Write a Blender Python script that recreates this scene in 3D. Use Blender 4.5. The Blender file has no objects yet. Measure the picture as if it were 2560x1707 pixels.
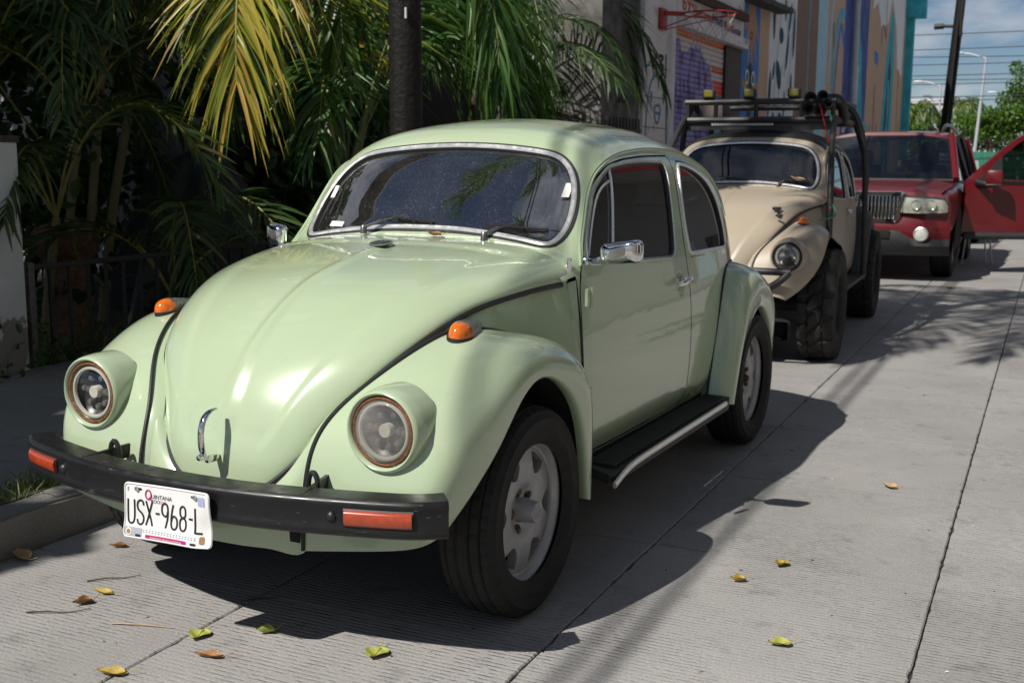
import bpy, bmesh, math, random
import numpy as np
from mathutils import Vector, Matrix, Quaternion
from mathutils.geometry import delaunay_2d_cdt
R_ = math.radians
rng = random.Random(7)
nrg = np.random.RandomState(11)
scene = bpy.context.scene

# ------------------------------------------------------------------ camera
cam_d = bpy.data.cameras.new("camera")
cam_o = bpy.data.objects.new("camera", cam_d)
scene.collection.objects.link(cam_o)
scene.camera = cam_o
cam_d.sensor_width = 36.0
cam_d.lens = 40.08
cam_d.clip_start = 0.05
cam_d.clip_end = 3000
CAM = Vector((2.164, -2.954, 1.354))
def _camrot(yaw, pitch, roll):
    f = Vector((math.sin(yaw)*math.cos(pitch), math.cos(yaw)*math.cos(pitch), math.sin(pitch)))
    r = Vector((math.cos(yaw), -math.sin(yaw), 0)); u = r.cross(f)
    c, s = math.cos(roll), math.sin(roll)
    return c*r+s*u, -s*r+c*u, f
_r, _u, _f = _camrot(-0.4741, -0.1575, 0.0061)
cam_o.matrix_world = Matrix(((_r.x, _u.x, -_f.x, CAM.x), (_r.y, _u.y, -_f.y, CAM.y), (_r.z, _u.z, -_f.z, CAM.z), (0, 0, 0, 1)))
cam_d.dof.use_dof = True
cam_d.dof.focus_distance = 3.1
cam_d.dof.aperture_fstop = 7.0

# ------------------------------------------------------------------ sky and sun
SUN = Vector((0.36, 0.86, -1.0)).normalized()        # direction the light travels
world = bpy.data.worlds.new("World"); scene.world = world; world.use_nodes = True
wn = world.node_tree.nodes; wl = world.node_tree.links; wn.clear()
w_out = wn.new("ShaderNodeOutputWorld"); w_bg = wn.new("ShaderNodeBackground")
w_sky = wn.new("ShaderNodeTexSky"); w_sky.sky_type = 'NISHITA'; w_sky.sun_disc = False
w_sky.sun_elevation = math.asin(-SUN.z)
w_sky.sun_rotation = math.atan2(-SUN.x, -SUN.y)
w_sky.altitude = 1800; w_sky.air_density = 1.0; w_sky.dust_density = 0.1; w_sky.ozone_density = 3.5
# clouds: noise on the direction projected to a flat layer
w_tc = wn.new("ShaderNodeTexCoord"); w_sep = wn.new("ShaderNodeSeparateXYZ")
wl.new(w_tc.outputs["Generated"], w_sep.inputs[0])
w_mx = wn.new("ShaderNodeMath"); w_mx.operation = 'MAXIMUM'; w_mx.inputs[1].default_value = 0.0
wl.new(w_sep.outputs[2], w_mx.inputs[0])
w_ad = wn.new("ShaderNodeMath"); w_ad.operation = 'ADD'; w_ad.inputs[1].default_value = 0.30
wl.new(w_mx.outputs[0], w_ad.inputs[0])
w_dx = wn.new("ShaderNodeMath"); w_dx.operation = 'DIVIDE'; w_dy = wn.new("ShaderNodeMath"); w_dy.operation = 'DIVIDE'
wl.new(w_sep.outputs[0], w_dx.inputs[0]); wl.new(w_ad.outputs[0], w_dx.inputs[1])
wl.new(w_sep.outputs[1], w_dy.inputs[0]); wl.new(w_ad.outputs[0], w_dy.inputs[1])
w_cb = wn.new("ShaderNodeCombineXYZ"); wl.new(w_dx.outputs[0], w_cb.inputs[0]); wl.new(w_dy.outputs[0], w_cb.inputs[1])
w_nz = wn.new("ShaderNodeTexNoise"); w_nz.inputs["Scale"].default_value = 2.4; w_nz.inputs["Detail"].default_value = 7
w_nz.inputs["Roughness"].default_value = 0.58; w_nz.inputs["Distortion"].default_value = 0.3
w_mp = wn.new("ShaderNodeMapping"); w_mp.inputs["Location"].default_value = (14.8, 7.6, 0); wl.new(w_cb.outputs[0], w_mp.inputs[0]); wl.new(w_mp.outputs[0], w_nz.inputs["Vector"])
w_rp = wn.new("ShaderNodeValToRGB"); w_rp.color_ramp.elements[0].position = 0.47; w_rp.color_ramp.elements[1].position = 0.63
wl.new(w_nz.outputs[0], w_rp.inputs[0])
w_mf = wn.new("ShaderNodeMath"); w_mf.operation = 'MULTIPLY'; w_mf.inputs[1].default_value = 0.78
wl.new(w_rp.outputs[0], w_mf.inputs[0])
w_mix = wn.new("ShaderNodeMix"); w_mix.data_type = 'RGBA'
w_mix.inputs[7].default_value = (11.0, 11.2, 11.8, 1)
wl.new(w_mf.outputs[0], w_mix.inputs[0]); wl.new(w_sky.outputs[0], w_mix.inputs[6])
wl.new(w_mix.outputs[2], w_bg.inputs[0])
w_bg.inputs[1].default_value = 0.05
wl.new(w_bg.outputs[0], w_out.inputs[0])
sun_d = bpy.data.lights.new("sun", 'SUN'); sun_d.energy = 5.0; sun_d.angle = R_(0.53); sun_d.color = (1.0, 0.95, 0.88)
sun_o = bpy.data.objects.new("sun", sun_d); scene.collection.objects.link(sun_o)
sun_o.rotation_euler = SUN.to_track_quat('-Z', 'Y').to_euler(); sun_o.location = (-4, -9, 12)
vs = scene.view_settings
vs.view_transform = 'Standard'; vs.look = 'None'; vs.exposure = 0.1; vs.gamma = 1.0; vs.use_curve_mapping = False
scene.cycles.use_denoising = True
scene.cycles.max_bounces = 8; scene.cycles.transparent_max_bounces = 24
scene.cycles.sample_clamp_indirect = 6.0
scene.render.film_transparent = False

# ------------------------------------------------------------------ helpers
def link(o):
    scene.collection.objects.link(o); return o
def tag(o, label=None, cat=None, group=None, kind=None):
    if label: o["label"] = label
    if cat: o["category"] = cat
    if group: o["group"] = group
    if kind: o["kind"] = kind
    return o
def thing(name, label, cat, loc=(0, 0, 0), rotz=0.0, group=None):
    o = bpy.data.objects.new(name, None); link(o)
    o.location = loc; o.rotation_euler = (0, 0, rotz); o.empty_display_size = 0.1
    return tag(o, label, cat, group)
def copy_tree(o, parent=None):
    c = o.copy(); link(c); c.parent = parent
    for ch in list(o.children): copy_tree(ch, c)
    return c

def V3(*a): return np.array(a, float)
class MB:
    """collects shapes; build() links them as one mesh object"""
    def __init__(s): s.v = []; s.f = []; s.m = []; s.n = 0
    def add(s, vs, fs, mi=0):
        vs = np.asarray(vs, float).reshape(-1, 3); b = s.n
        s.v.append(vs); s.n += len(vs)
        for f in fs: s.f.append([i+b for i in f]); s.m.append(mi)
        return s
    def box(s, c, d, rot=None, mi=0, bev=0.0):
        c = np.asarray(c, float); h = np.asarray(d, float)/2
        if bev <= 0:
            P = np.array([[x, y, z] for z in (-1, 1) for y in (-1, 1) for x in (-1, 1)], float)*h
            F = [(0, 2, 3, 1), (4, 5, 7, 6), (0, 1, 5, 4), (2, 6, 7, 3), (0, 4, 6, 2), (1, 3, 7, 5)]
        else:
            bm = bmesh.new(); bmesh.ops.create_cube(bm, size=1)
            for v in bm.verts: v.co = Vector((v.co.x*d[0], v.co.y*d[1], v.co.z*d[2]))
            bmesh.ops.bevel(bm, geom=bm.edges[:], offset=bev, segments=2, affect='EDGES', profile=0.5)
            bm.verts.ensure_lookup_table()
            P = np.array([v.co[:] for v in bm.verts]); F = [[v.index for v in f.verts] for f in bm.faces]; bm.free()
        if rot is not None: P = P @ np.asarray(rot, float).T
        return s.add(P+c, F, mi)
    def bar(s, a, b, w, h, up=(0, 0, 1), mi=0, bev=0.0):
        a = Vector(a); b = Vector(b); d = b-a; L = d.length; d.normalize()
        x = d.cross(Vector(up))
        if x.length < 1e-4: x = d.cross(Vector((1, 0, 0)))
        x.normalize(); z = x.cross(d)
        M = np.array([[x.x, d.x, z.x], [x.y, d.y, z.y], [x.z, d.z, z.z]])
        return s.box((a+b)/2, (w, L, h), M, mi, bev)
    def tube(s, pts, r, n=8, closed=False, cap=True, mi=0, prof=None, up=None):
        P = np.asarray(pts, float); N = len(P)
        rr = np.full(N, r) if np.isscalar(r) else np.asarray(r, float)
        T = np.zeros_like(P)
        if closed: T = np.roll(P, -1, 0)-np.roll(P, 1, 0)
        else: T[1:-1] = P[2:]-P[:-2]; T[0] = P[1]-P[0]; T[-1] = P[-1]-P[-2]
        T /= np.maximum(np.linalg.norm(T, axis=1, keepdims=True), 1e-9)
        if up is None:
            ref = np.array([0, 0, 1.0]) if abs(T[0][2]) < 0.9 else np.array([1.0, 0, 0])
            x = np.cross(T[0], ref); x /= np.linalg.norm(x); X = [x]
            for i in range(1, N):
                x = X[-1]-T[i]*np.dot(X[-1], T[i]); x /= max(np.linalg.norm(x), 1e-9); X.append(x)
            X = np.array(X)
        else:
            U = np.asarray(up, float)
            if U.ndim == 1: U = np.tile(U, (N, 1))
            X = np.cross(T, U); X /= np.maximum(np.linalg.norm(X, axis=1, keepdims=True), 1e-9)
        Y = np.cross(X, T)
        if prof is None:
            a = np.arange(n)*2*np.pi/n; prof = np.stack([np.cos(a), np.sin(a)], 1)
        prof = np.asarray(prof, float); n = len(prof)
        V = P[:, None, :]+rr[:, None, None]*(prof[None, :, 0:1]*X[:, None, :]+prof[None, :, 1:2]*Y[:, None, :])
        F = []
        M = N if closed else N-1
        for i in range(M):
            j = (i+1) % N
            for k in range(n):
                l = (k+1) % n; F.append((i*n+k, i*n+l, j*n+l, j*n+k))
        if cap and not closed:
            F.append(tuple(range(n))[::-1]); F.append(tuple((N-1)*n+k for k in range(n)))
        return s.add(V.reshape(-1, 3), F, mi)
    def lathe(s, prof, n=32, origin=(0, 0, 0), axis='x', mi=0, closed=False, cap=False):
        """prof: list of (axial, radius)"""
        prof = np.asarray(prof, float); m = len(prof); a = np.arange(n)*2*np.pi/n
        A = np.repeat(prof[:, 0][:, None], n, 1); C = prof[:, 1][:, None]*np.cos(a); S = prof[:, 1][:, None]*np.sin(a)
        if axis == 'x': V = np.stack([A, C, S], -1)
        elif axis == 'y': V = np.stack([S, A, C], -1)
        else: V = np.stack([C, S, A], -1)
        V = V.reshape(-1, 3)+np.asarray(origin, float); F = []
        for i in range(m if closed else m-1):
            j = (i+1) % m
            for k in range(n):
                l = (k+1) % n; F.append((i*n+k, i*n+l, j*n+l, j*n+k))
        if cap and not closed:
            if prof[0, 1] > 1e-6: F.append(tuple(range(n))[::-1])
            if prof[-1, 1] > 1e-6: F.append(tuple((m-1)*n+k for k in range(n)))
        return s.add(V, F, mi)
    def grid(s, V, mi=0, flip=False, wrap=False):
        V = np.asarray(V, float); a, b = V.shape[:2]; F = []
        for i in range(a-1):
            for j in range(b if wrap else b-1):
                l = (j+1) % b; q = (i*b+j, i*b+l, (i+1)*b+l, (i+1)*b+j)
                F.append(q[::-1] if flip else q)
        return s.add(V.reshape(-1, 3), F, mi)
    def prism(s, poly, o, ex, ey, ez, depth, mi=0):
        """2-D polygon in plane (o,ex,ey) extruded by depth along ez"""
        o, ex, ey, ez = [np.asarray(q, float) for q in (o, ex, ey, ez)]
        P = np.asarray(poly, float); n = len(P)
        A = o+P[:, :1]*ex+P[:, 1:2]*ey; B = A+ez*depth
        F = [tuple(range(n)), tuple(range(2*n-1, n-1, -1))]+[(i, i+n, (i+1) % n+n, (i+1) % n) for i in range(n)]
        return s.add(np.vstack([A, B]), F, mi)
    def mesh(s, name, mats, smooth=True, angle=40):
        V = np.vstack(s.v) if s.v else np.zeros((0, 3))
        me = bpy.data.meshes.new(name); me.from_pydata(V.tolist(), [], s.f)
        if not isinstance(mats, (list, tuple)): mats = [mats]
        for m in mats: me.materials.append(m)
        if len(mats) > 1: me.polygons.foreach_set("material_index", s.m)
        me.update()
        bm = bmesh.new(); bm.from_mesh(me); bmesh.ops.recalc_face_normals(bm, faces=bm.faces[:]); bm.to_mesh(me); bm.free()
        if smooth:
            me.polygons.foreach_set("use_smooth", [True]*len(me.polygons))
            if angle is not None: me.set_sharp_from_angle(angle=R_(angle))
        return me
    def build(s, name, mats, parent=None, smooth=True, angle=40):
        o = bpy.data.objects.new(name, s.mesh(name, mats, smooth, angle)); link(o); o.parent = parent
        return o

def cubic(xs, ys, xq):
    """natural cubic spline, vector valued"""
    xs = np.asarray(xs, float); ys = np.asarray(ys, float); xq = np.asarray(xq, float)
    n = len(xs); h = np.diff(xs); sh = ys.reshape(n, -1)
    A = np.zeros((n, n)); B = np.zeros((n, sh.shape[1])); A[0, 0] = A[-1, -1] = 1
    for i in range(1, n-1):
        A[i, i-1] = h[i-1]; A[i, i] = 2*(h[i-1]+h[i]); A[i, i+1] = h[i]
        B[i] = 6*((sh[i+1]-sh[i])/h[i]-(sh[i]-sh[i-1])/h[i-1])
    M = np.linalg.solve(A, B)
    k = np.clip(np.searchsorted(xs, xq.ravel())-1, 0, n-2)
    t = xq.ravel()-xs[k]; hk = h[k]
    a = sh[k]; m0 = M[k]; m1 = M[k+1]
    b = (sh[k+1]-a)/hk[:, None]-hk[:, None]*(2*m0+m1)/6
    out = a+b*t[:, None]+m0/2*t[:, None]**2+(m1-m0)/(6*hk[:, None])*t[:, None]**3
    return out.reshape(xq.shape+ys.shape[1:])
def pchip(xs, ys, xq):
    xs = np.asarray(xs, float); ys = np.asarray(ys, float); xq = np.asarray(xq, float)
    h = np.diff(xs); d = np.diff(ys)/h; m = np.zeros_like(ys)
    m[0] = d[0]; m[-1] = d[-1]
    for i in range(1, len(xs)-1):
        if d[i-1]*d[i] > 0:
            w1 = 2*h[i]+h[i-1]; w2 = h[i]+2*h[i-1]; m[i] = (w1+w2)/(w1/d[i-1]+w2/d[i])
    k = np.clip(np.searchsorted(xs, xq)-1, 0, len(xs)-2); t = np.clip((xq-xs[k])/h[k], 0, 1)
    return ys[k]*(2*t**3-3*t**2+1)+h[k]*m[k]*(t**3-2*t**2+t)+ys[k+1]*(-2*t**3+3*t**2)+h[k]*m[k+1]*(t**3-t**2)
def curve(pts, n, closed=False):
    """smooth curve through points, n samples"""
    P = np.asarray(pts, float)
    if closed: P = np.vstack([P[-3:], P, P[:4]])
    d = np.r_[0, np.cumsum(np.sqrt(np.maximum(np.linalg.norm(np.diff(P, axis=0), axis=1), 1e-9)))]
    if closed:
        t = np.linspace(d[3], d[-4], n, endpoint=False)
    else: t = np.linspace(0, d[-1], n)
    return cubic(d, P, t)
def resample(P, n, closed=False):
    P = np.asarray(P, float)
    if closed: P = np.vstack([P, P[:1]])
    d = np.r_[0, np.cumsum(np.linalg.norm(np.diff(P, axis=0), axis=1))]
    t = np.linspace(0, d[-1], n, endpoint=not closed)
    return np.stack([np.interp(t, d, P[:, i]) for i in range(P.shape[1])], 1)
def rrect(w, h, r, n=5):
    out = []
    for cx, cy, a0 in ((w/2-r, h/2-r, 0), (-w/2+r, h/2-r, 90), (-w/2+r, -h/2+r, 180), (w/2-r, -h/2+r, 270)):
        for i in range(n): a = R_(a0+90*i/(n-1)); out.append((cx+r*math.cos(a), cy+r*math.sin(a)))
    return out
def smooth01(x, a, b):
    t = np.clip((x-a)/(b-a), 0, 1); return t*t*(3-2*t)
def inpoly(P, poly):
    x, y = P[:, 0], P[:, 1]; poly = np.asarray(poly); c = np.zeros(len(P), bool); j = len(poly)-1
    for i in range(len(poly)):
        xi, yi = poly[i]; xj, yj = poly[j]
        c ^= ((yi > y) != (yj > y)) & (x < (xj-xi)*(y-yi)/(yj-yi+1e-15)+xi); j = i
    return c

# ------------------------------------------------------------------ materials
def mat(name, col=(0.5, 0.5, 0.5), rough=0.5, metal=0.0, spec=0.5, coat=0.0, coat_r=0.03, vary=0.0, vscale=8.0,
        bump=0.0, bscale=60.0, rvary=0.0, trans=0.0, sss=0.0, col2=None, emit=None, estr=1.0, detail=6, ior=None):
    m = bpy.data.materials.new(name); m.use_nodes = True
    nt = m.node_tree; N = nt.nodes; L = nt.links; b = N["Principled BSDF"]
    b.inputs["Base Color"].default_value = (*col, 1); b.inputs["Roughness"].default_value = rough
    b.inputs["Metallic"].default_value = metal; b.inputs["Specular IOR Level"].default_value = spec
    b.inputs["Coat Weight"].default_value = coat; b.inputs["Coat Roughness"].default_value = coat_r
    if trans: b.inputs["Transmission Weight"].default_value = trans
    if ior: b.inputs["IOR"].default_value = ior
    if emit: b.inputs["Emission Color"].default_value = (*emit, 1); b.inputs["Emission Strength"].default_value = estr
    tc = None
    if vary or bump or rvary or col2:
        tc = N.new("ShaderNodeTexCoord")
    if vary or col2:
        nz = N.new("ShaderNodeTexNoise"); nz.inputs["Scale"].default_value = vscale; nz.inputs["Detail"].default_value = detail
        nz.inputs["Roughness"].default_value = 0.62
        L.new(tc.outputs["Object"], nz.inputs["Vector"])
        rp = N.new("ShaderNodeValToRGB"); L.new(nz.outputs[0], rp.inputs[0])
        e = rp.color_ramp.elements
        if col2: c1, c2 = col, col2
        else: c1 = tuple(max(0, c*(1-vary)) for c in col); c2 = tuple(min(1, c*(1+vary)) for c in col)
        e[0].position = 0.3; e[0].color = (*c1, 1); e[1].position = 0.7; e[1].color = (*c2, 1)
        L.new(rp.outputs[0], b.inputs["Base Color"])
    if rvary:
        n2 = N.new("ShaderNodeTexNoise"); n2.inputs["Scale"].default_value = vscale*2.3; n2.inputs["Detail"].default_value = 5
        L.new(tc.outputs["Object"], n2.inputs["Vector"])
        mr = N.new("ShaderNodeMapRange"); mr.inputs[1].default_value = 0.3; mr.inputs[2].default_value = 0.7
        mr.inputs[3].default_value = max(0, rough-rvary); mr.inputs[4].default_value = min(1, rough+rvary)
        L.new(n2.outputs[0], mr.inputs[0]); L.new(mr.outputs[0], b.inputs["Roughness"])
    if bump:
        n3 = N.new("ShaderNodeTexNoise"); n3.inputs["Scale"].default_value = bscale; n3.inputs["Detail"].default_value = 6
        L.new(tc.outputs["Object"], n3.inputs["Vector"])
        bp = N.new("ShaderNodeBump"); bp.inputs["Strength"].default_value = bump; bp.inputs["Distance"].default_value = 0.01
        L.new(n3.outputs[0], bp.inputs["Height"]); L.new(bp.outputs[0], b.inputs["Normal"])
    return m
def nodes(m): return m.node_tree.nodes, m.node_tree.links, m.node_tree.nodes["Principled BSDF"]
def glass_mat(name, tint=(0.4, 0.42, 0.42), dirt=0.0, boost=1.0, rough=0.0, haze=0.0):
    """thin pane: tinted see-through plus mirror by Fresnel, with dust"""
    m = bpy.data.materials.new(name); m.use_nodes = True; nt = m.node_tree; N = nt.nodes; L = nt.links; N.clear()
    out = N.new("ShaderNodeOutputMaterial"); tr = N.new("ShaderNodeBsdfTransparent"); tr.inputs[0].default_value = (*tint, 1)
    gl = N.new("ShaderNodeBsdfGlossy"); gl.inputs["Roughness"].default_value = rough; gl.inputs[0].default_value = (1, 1, 1, 1)
    lw = N.new("ShaderNodeLayerWeight"); lw.inputs[0].default_value = 0.5
    pw = N.new("ShaderNodeMath"); pw.operation = 'POWER'; pw.inputs[1].default_value = 4.0; L.new(lw.outputs["Facing"], pw.inputs[0])
    mu = N.new("ShaderNodeMapRange"); mu.inputs[3].default_value = 0.075*boost; mu.inputs[4].default_value = 1.0; L.new(pw.outputs[0], mu.inputs[0])
    mx = N.new("ShaderNodeMixShader"); L.new(mu.outputs[0], mx.inputs[0]); L.new(tr.outputs[0], mx.inputs[1]); L.new(gl.outputs[0], mx.inputs[2])
    last = mx
    if dirt > 0:
        tc = N.new("ShaderNodeTexCoord"); nz = N.new("ShaderNodeTexNoise"); nz.inputs["Scale"].default_value = 210; nz.inputs["Detail"].default_value = 1
        L.new(tc.outputs["Object"], nz.inputs["Vector"])
        n2 = N.new("ShaderNodeTexNoise"); n2.inputs["Scale"].default_value = 5; n2.inputs["Detail"].default_value = 4
        L.new(tc.outputs["Object"], n2.inputs["Vector"])
        rp = N.new("ShaderNodeMapRange"); rp.inputs[1].default_value = 0.60; rp.inputs[2].default_value = 0.80; rp.inputs[3].default_value = dirt*0.10+haze; rp.inputs[4].default_value = dirt
        L.new(nz.outputs[0], rp.inputs[0])
        r2 = N.new("ShaderNodeMapRange"); r2.inputs[1].default_value = 0.3; r2.inputs[2].default_value = 0.7; r2.inputs[3].default_value = 0.3; r2.inputs[4].default_value = 1.0
        L.new(n2.outputs[0], r2.inputs[0])
        m3 = N.new("ShaderNodeMath"); m3.operation = 'MULTIPLY'; L.new(rp.outputs[0], m3.inputs[0]); L.new(r2.outputs[0], m3.inputs[1])
        df = N.new("ShaderNodeBsdfDiffuse"); df.inputs[0].default_value = (0.42, 0.41, 0.39, 1)
        m2 = N.new("ShaderNodeMixShader"); L.new(m3.outputs[0], m2.inputs[0]); L.new(mx.outputs[0], m2.inputs[1]); L.new(df.outputs[0], m2.inputs[2]); last = m2
    L.new(last.outputs[0], out.inputs[0])
    return m
def paint(name, col, coat=1.0, rough=0.23, dirt=0.25, coat_r=0.018, under=False):
    """car enamel: clear coat, slight orange peel, thin road dust"""
    m = mat(name, col, rough, coat=coat, coat_r=coat_r, spec=0.42)
    N, L, b = nodes(m); tc = N.new("ShaderNodeTexCoord")
    n1 = N.new("ShaderNodeTexNoise"); n1.inputs["Scale"].default_value = 3.2; n1.inputs["Detail"].default_value = 8; n1.inputs["Roughness"].default_value = 0.7
    L.new(tc.outputs["Object"], n1.inputs["Vector"])
    mr = N.new("ShaderNodeMapRange"); mr.inputs[1].default_value = 0.35; mr.inputs[2].default_value = 0.8; mr.inputs[3].default_value = 0; mr.inputs[4].default_value = dirt
    L.new(n1.outputs[0], mr.inputs[0])
    mx = N.new("ShaderNodeMix"); mx.data_type = 'RGBA'; mx.inputs[6].default_value = (*col, 1)
    mx.inputs[7].default_value = (*[c*0.72+0.05 for c in col], 1)
    L.new(mr.outputs[0], mx.inputs[0]); L.new(mx.outputs[2], b.inputs["Base Color"])
    # sparse specks of dirt
    n2 = N.new("ShaderNodeTexVoronoi"); n2.inputs["Scale"].default_value = 26; L.new(tc.outputs["Object"], n2.inputs["Vector"])
    ls = N.new("ShaderNodeMath"); ls.operation = 'LESS_THAN'; ls.inputs[1].default_value = 0.035; L.new(n2.outputs["Distance"], ls.inputs[0])
    m4 = N.new("ShaderNodeMix"); m4.data_type = 'RGBA'; m4.inputs[7].default_value = (*[c*0.5 for c in col], 1)
    L.new(ls.outputs[0], m4.inputs[0]); L.new(mx.outputs[2], m4.inputs[6]); L.new(m4.outputs[2], b.inputs["Base Color"])
    n3 = N.new("ShaderNodeTexNoise"); n3.inputs["Scale"].default_value = 5; n3.inputs["Detail"].default_value = 6
    L.new(tc.outputs["Object"], n3.inputs["Vector"])
    r3 = N.new("ShaderNodeMapRange"); r3.inputs[1].default_value = 0.3; r3.inputs[2].default_value = 0.75; r3.inputs[3].default_value = coat_r; r3.inputs[4].default_value = coat_r+0.035
    L.new(n3.outputs[0], r3.inputs[0]); L.new(r3.outputs[0], b.inputs["Coat Roughness"])
    n4 = N.new("ShaderNodeTexNoise"); n4.inputs["Scale"].default_value = 9; n4.inputs["Detail"].default_value = 2
    L.new(tc.outputs["Object"], n4.inputs["Vector"])
    bp = N.new("ShaderNodeBump"); bp.inputs["Strength"].default_value = 0.05; bp.inputs["Distance"].default_value = 0.02
    L.new(n4.outputs[0], bp.inputs["Height"]); L.new(bp.outputs[0], b.inputs["Coat Normal"])
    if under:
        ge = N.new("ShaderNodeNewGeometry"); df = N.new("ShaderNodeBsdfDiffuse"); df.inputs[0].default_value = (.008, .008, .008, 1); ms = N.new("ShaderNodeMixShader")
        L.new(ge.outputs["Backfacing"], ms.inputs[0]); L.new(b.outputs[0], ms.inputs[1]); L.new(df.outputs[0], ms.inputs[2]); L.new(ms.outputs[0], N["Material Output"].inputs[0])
    return m
_fonts = {}
def text_poly(txt, size, bold=0.0):
    """flat lettering as verts (x,y) and faces, left aligned at 0"""
    cu = bpy.data.curves.new("lettering", 'FONT'); cu.body = txt; cu.size = size; cu.offset = bold; cu.resolution_u = 3
    o = bpy.data.objects.new("lettering", cu); link(o)
    dg = bpy.context.evaluated_depsgraph_get(); me = bpy.data.meshes.new_from_object(o.evaluated_get(dg))
    V = np.array([v.co[:] for v in me.vertices]) if len(me.vertices) else np.zeros((0, 3)); F = [tuple(p.vertices) for p in me.polygons]
    bpy.data.objects.remove(o); bpy.data.curves.remove(cu); bpy.data.meshes.remove(me)
    return V, F
# ------------------------------------------------------------------ shared car materials
M = {}
M['chrome'] = mat("chrome", (0.80, 0.80, 0.80), 0.07, metal=1.0, rvary=0.05, vscale=12, bump=0.02, bscale=20)
M['trim'] = mat("bright_trim", (0.80, 0.80, 0.79), 0.34, metal=0.75, rvary=0.1, vscale=20)
M['rubber'] = mat("black_rubber", (0.012, 0.012, 0.013), 0.55, vary=0.3, vscale=30)
M['tyre'] = mat("tyre_rubber", (0.016, 0.0155, 0.015), 0.72, vary=0.35, vscale=18, bump=0.15, bscale=120, spec=0.3)
M['gap'] = mat("shut_line_shadow", (0.012, 0.014, 0.011), 0.8)
M['under'] = mat("underbody_coating", (0.008, 0.008, 0.008), 0.9)
M['alloy'] = mat("cast_alloy", (0.36, 0.36, 0.37), 0.44, metal=0.45, rvary=0.12, vscale=14, vary=0.12, bump=0.05, bscale=200)
M['bolt'] = mat("rusty_bolt", (0.13, 0.085, 0.05), 0.6, metal=0.5, vary=0.5, vscale=150)
M['rust'] = mat("rusty_ring", (0.10, 0.035, 0.014), 0.62, metal=0.35, col2=(0.30, 0.12, 0.05), vscale=90, bump=0.5, bscale=260)
M['black'] = mat("black_plastic", (0.014, 0.014, 0.015), 0.42, vary=0.25, vscale=25)
M['bumper'] = mat("scuffed_black_bumper", (0.010, 0.010, 0.011), 0.36, spec=0.4, rvary=0.10, vscale=9, bump=0.04, bscale=14)
_N, _L, _b = nodes(M['bumper'])
_t = _N.new("ShaderNodeTexCoord"); _mp = _N.new("ShaderNodeMapping"); _mp.inputs["Scale"].default_value = (14, 60, 190)
_L.new(_t.outputs["Object"], _mp.inputs[0]); _nz = _N.new("ShaderNodeTexNoise"); _nz.inputs["Scale"].default_value = 1.0; _nz.inputs["Detail"].default_value = 5
_L.new(_mp.outputs[0], _nz.inputs["Vector"]); _rp = _N.new("ShaderNodeMapRange"); _rp.inputs[1].default_value = 0.66; _rp.inputs[2].default_value = 0.74
_L.new(_nz.outputs[0], _rp.inputs[0]); _mx = _N.new("ShaderNodeMix"); _mx.data_type = 'RGBA'
_mx.inputs[6].default_value = (0.010, 0.010, 0.011, 1); _mx.inputs[7].default_value = (0.10, 0.10, 0.105, 1)
_L.new(_rp.outputs[0], _mx.inputs[0]); _L.new(_mx.outputs[2], _b.inputs["Base Color"])
M['amber'] = mat("amber_lens", (0.62, 0.13, 0.008), 0.12, spec=0.6, coat=0.8, vary=0.25, vscale=60)
M['amber_dark'] = mat("dark_amber_lens", (0.36, 0.045, 0.010), 0.2, spec=0.6, coat=1.0, vary=0.25, vscale=60)
M['lamp_ring'] = mat("milky_light_ring", (0.62, 0.60, 0.54), 0.35, spec=0.5)
M['reflector'] = mat("lamp_reflector", (0.055, 0.053, 0.045), 0.35, vary=0.3, vscale=60)
M['lamp_back'] = mat("lamp_back", (0.012, 0.012, 0.012), 0.3)
M['led'] = mat("led_optic", (0.16, 0.16, 0.15), 0.1, metal=0.3)
M['lens'] = glass_mat("lamp_lens", (0.82, 0.82, 0.79), dirt=0.20, haze=0.42)
M['lens_clear'] = glass_mat("clear_lamp_lens", (0.9, 0.9, 0.88), dirt=0.06)
M['windshield'] = glass_mat("windshield_glass", (0.42, 0.45, 0.46), dirt=0.36, boost=4.4)
M['darkscreen'] = glass_mat("dark_windshield_glass", (0.16, 0.18, 0.18), dirt=0.10, boost=1.5)
M['sideglass'] = glass_mat("tinted_side_glass", (0.16, 0.17, 0.17), dirt=0.04, boost=1.3)
M['seat'] = mat("dark_upholstery", (0.02, 0.02, 0.022), 0.8, vary=0.2)
M['dash'] = mat("dark_dashboard", (0.015, 0.015, 0.016), 0.6)
M['paper'] = mat("white_sticker", (0.72, 0.72, 0.70), 0.6, vary=0.08, vscale=40)
M['white'] = mat("plate_white", (0.74, 0.74, 0.73), 0.4, vary=0.06, vscale=20, coat=0.3)
M['ink'] = mat("plate_ink", (0.02, 0.02, 0.018), 0.45)
M['magenta'] = mat("plate_magenta", (0.42, 0.02, 0.16), 0.5)
M['plate_grey'] = mat("plate_grey_print", (0.36, 0.38, 0.42), 0.5, vary=0.15, vscale=200)
M['plate_lilac'] = mat("plate_lilac_sticker", (0.36, 0.38, 0.55), 0.5, vary=0.2, vscale=250)
M['gold'] = mat("plate_crest", (0.32, 0.2, 0.08), 0.5, vary=0.4, vscale=300)
M['mirror'] = mat("mirror_glass", (0.8, 0.82, 0.82), 0.02, metal=1.0)

def sup(phi, m, n):
    """superellipse xi^m + eta^n = 1 hit by the ray at angle phi"""
    c = np.cos(phi); s = np.sin(phi); lo = np.zeros_like(phi); hi = np.full_like(phi, 1.6)
    for _ in range(46):
        r = (lo+hi)/2; g = np.power(np.maximum(r*c, 0), m)+np.power(np.maximum(r*s, 0), n) > 1
        hi = np.where(g, r, hi); lo = np.where(g, lo, r)
    return lo*c, lo*s

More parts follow.
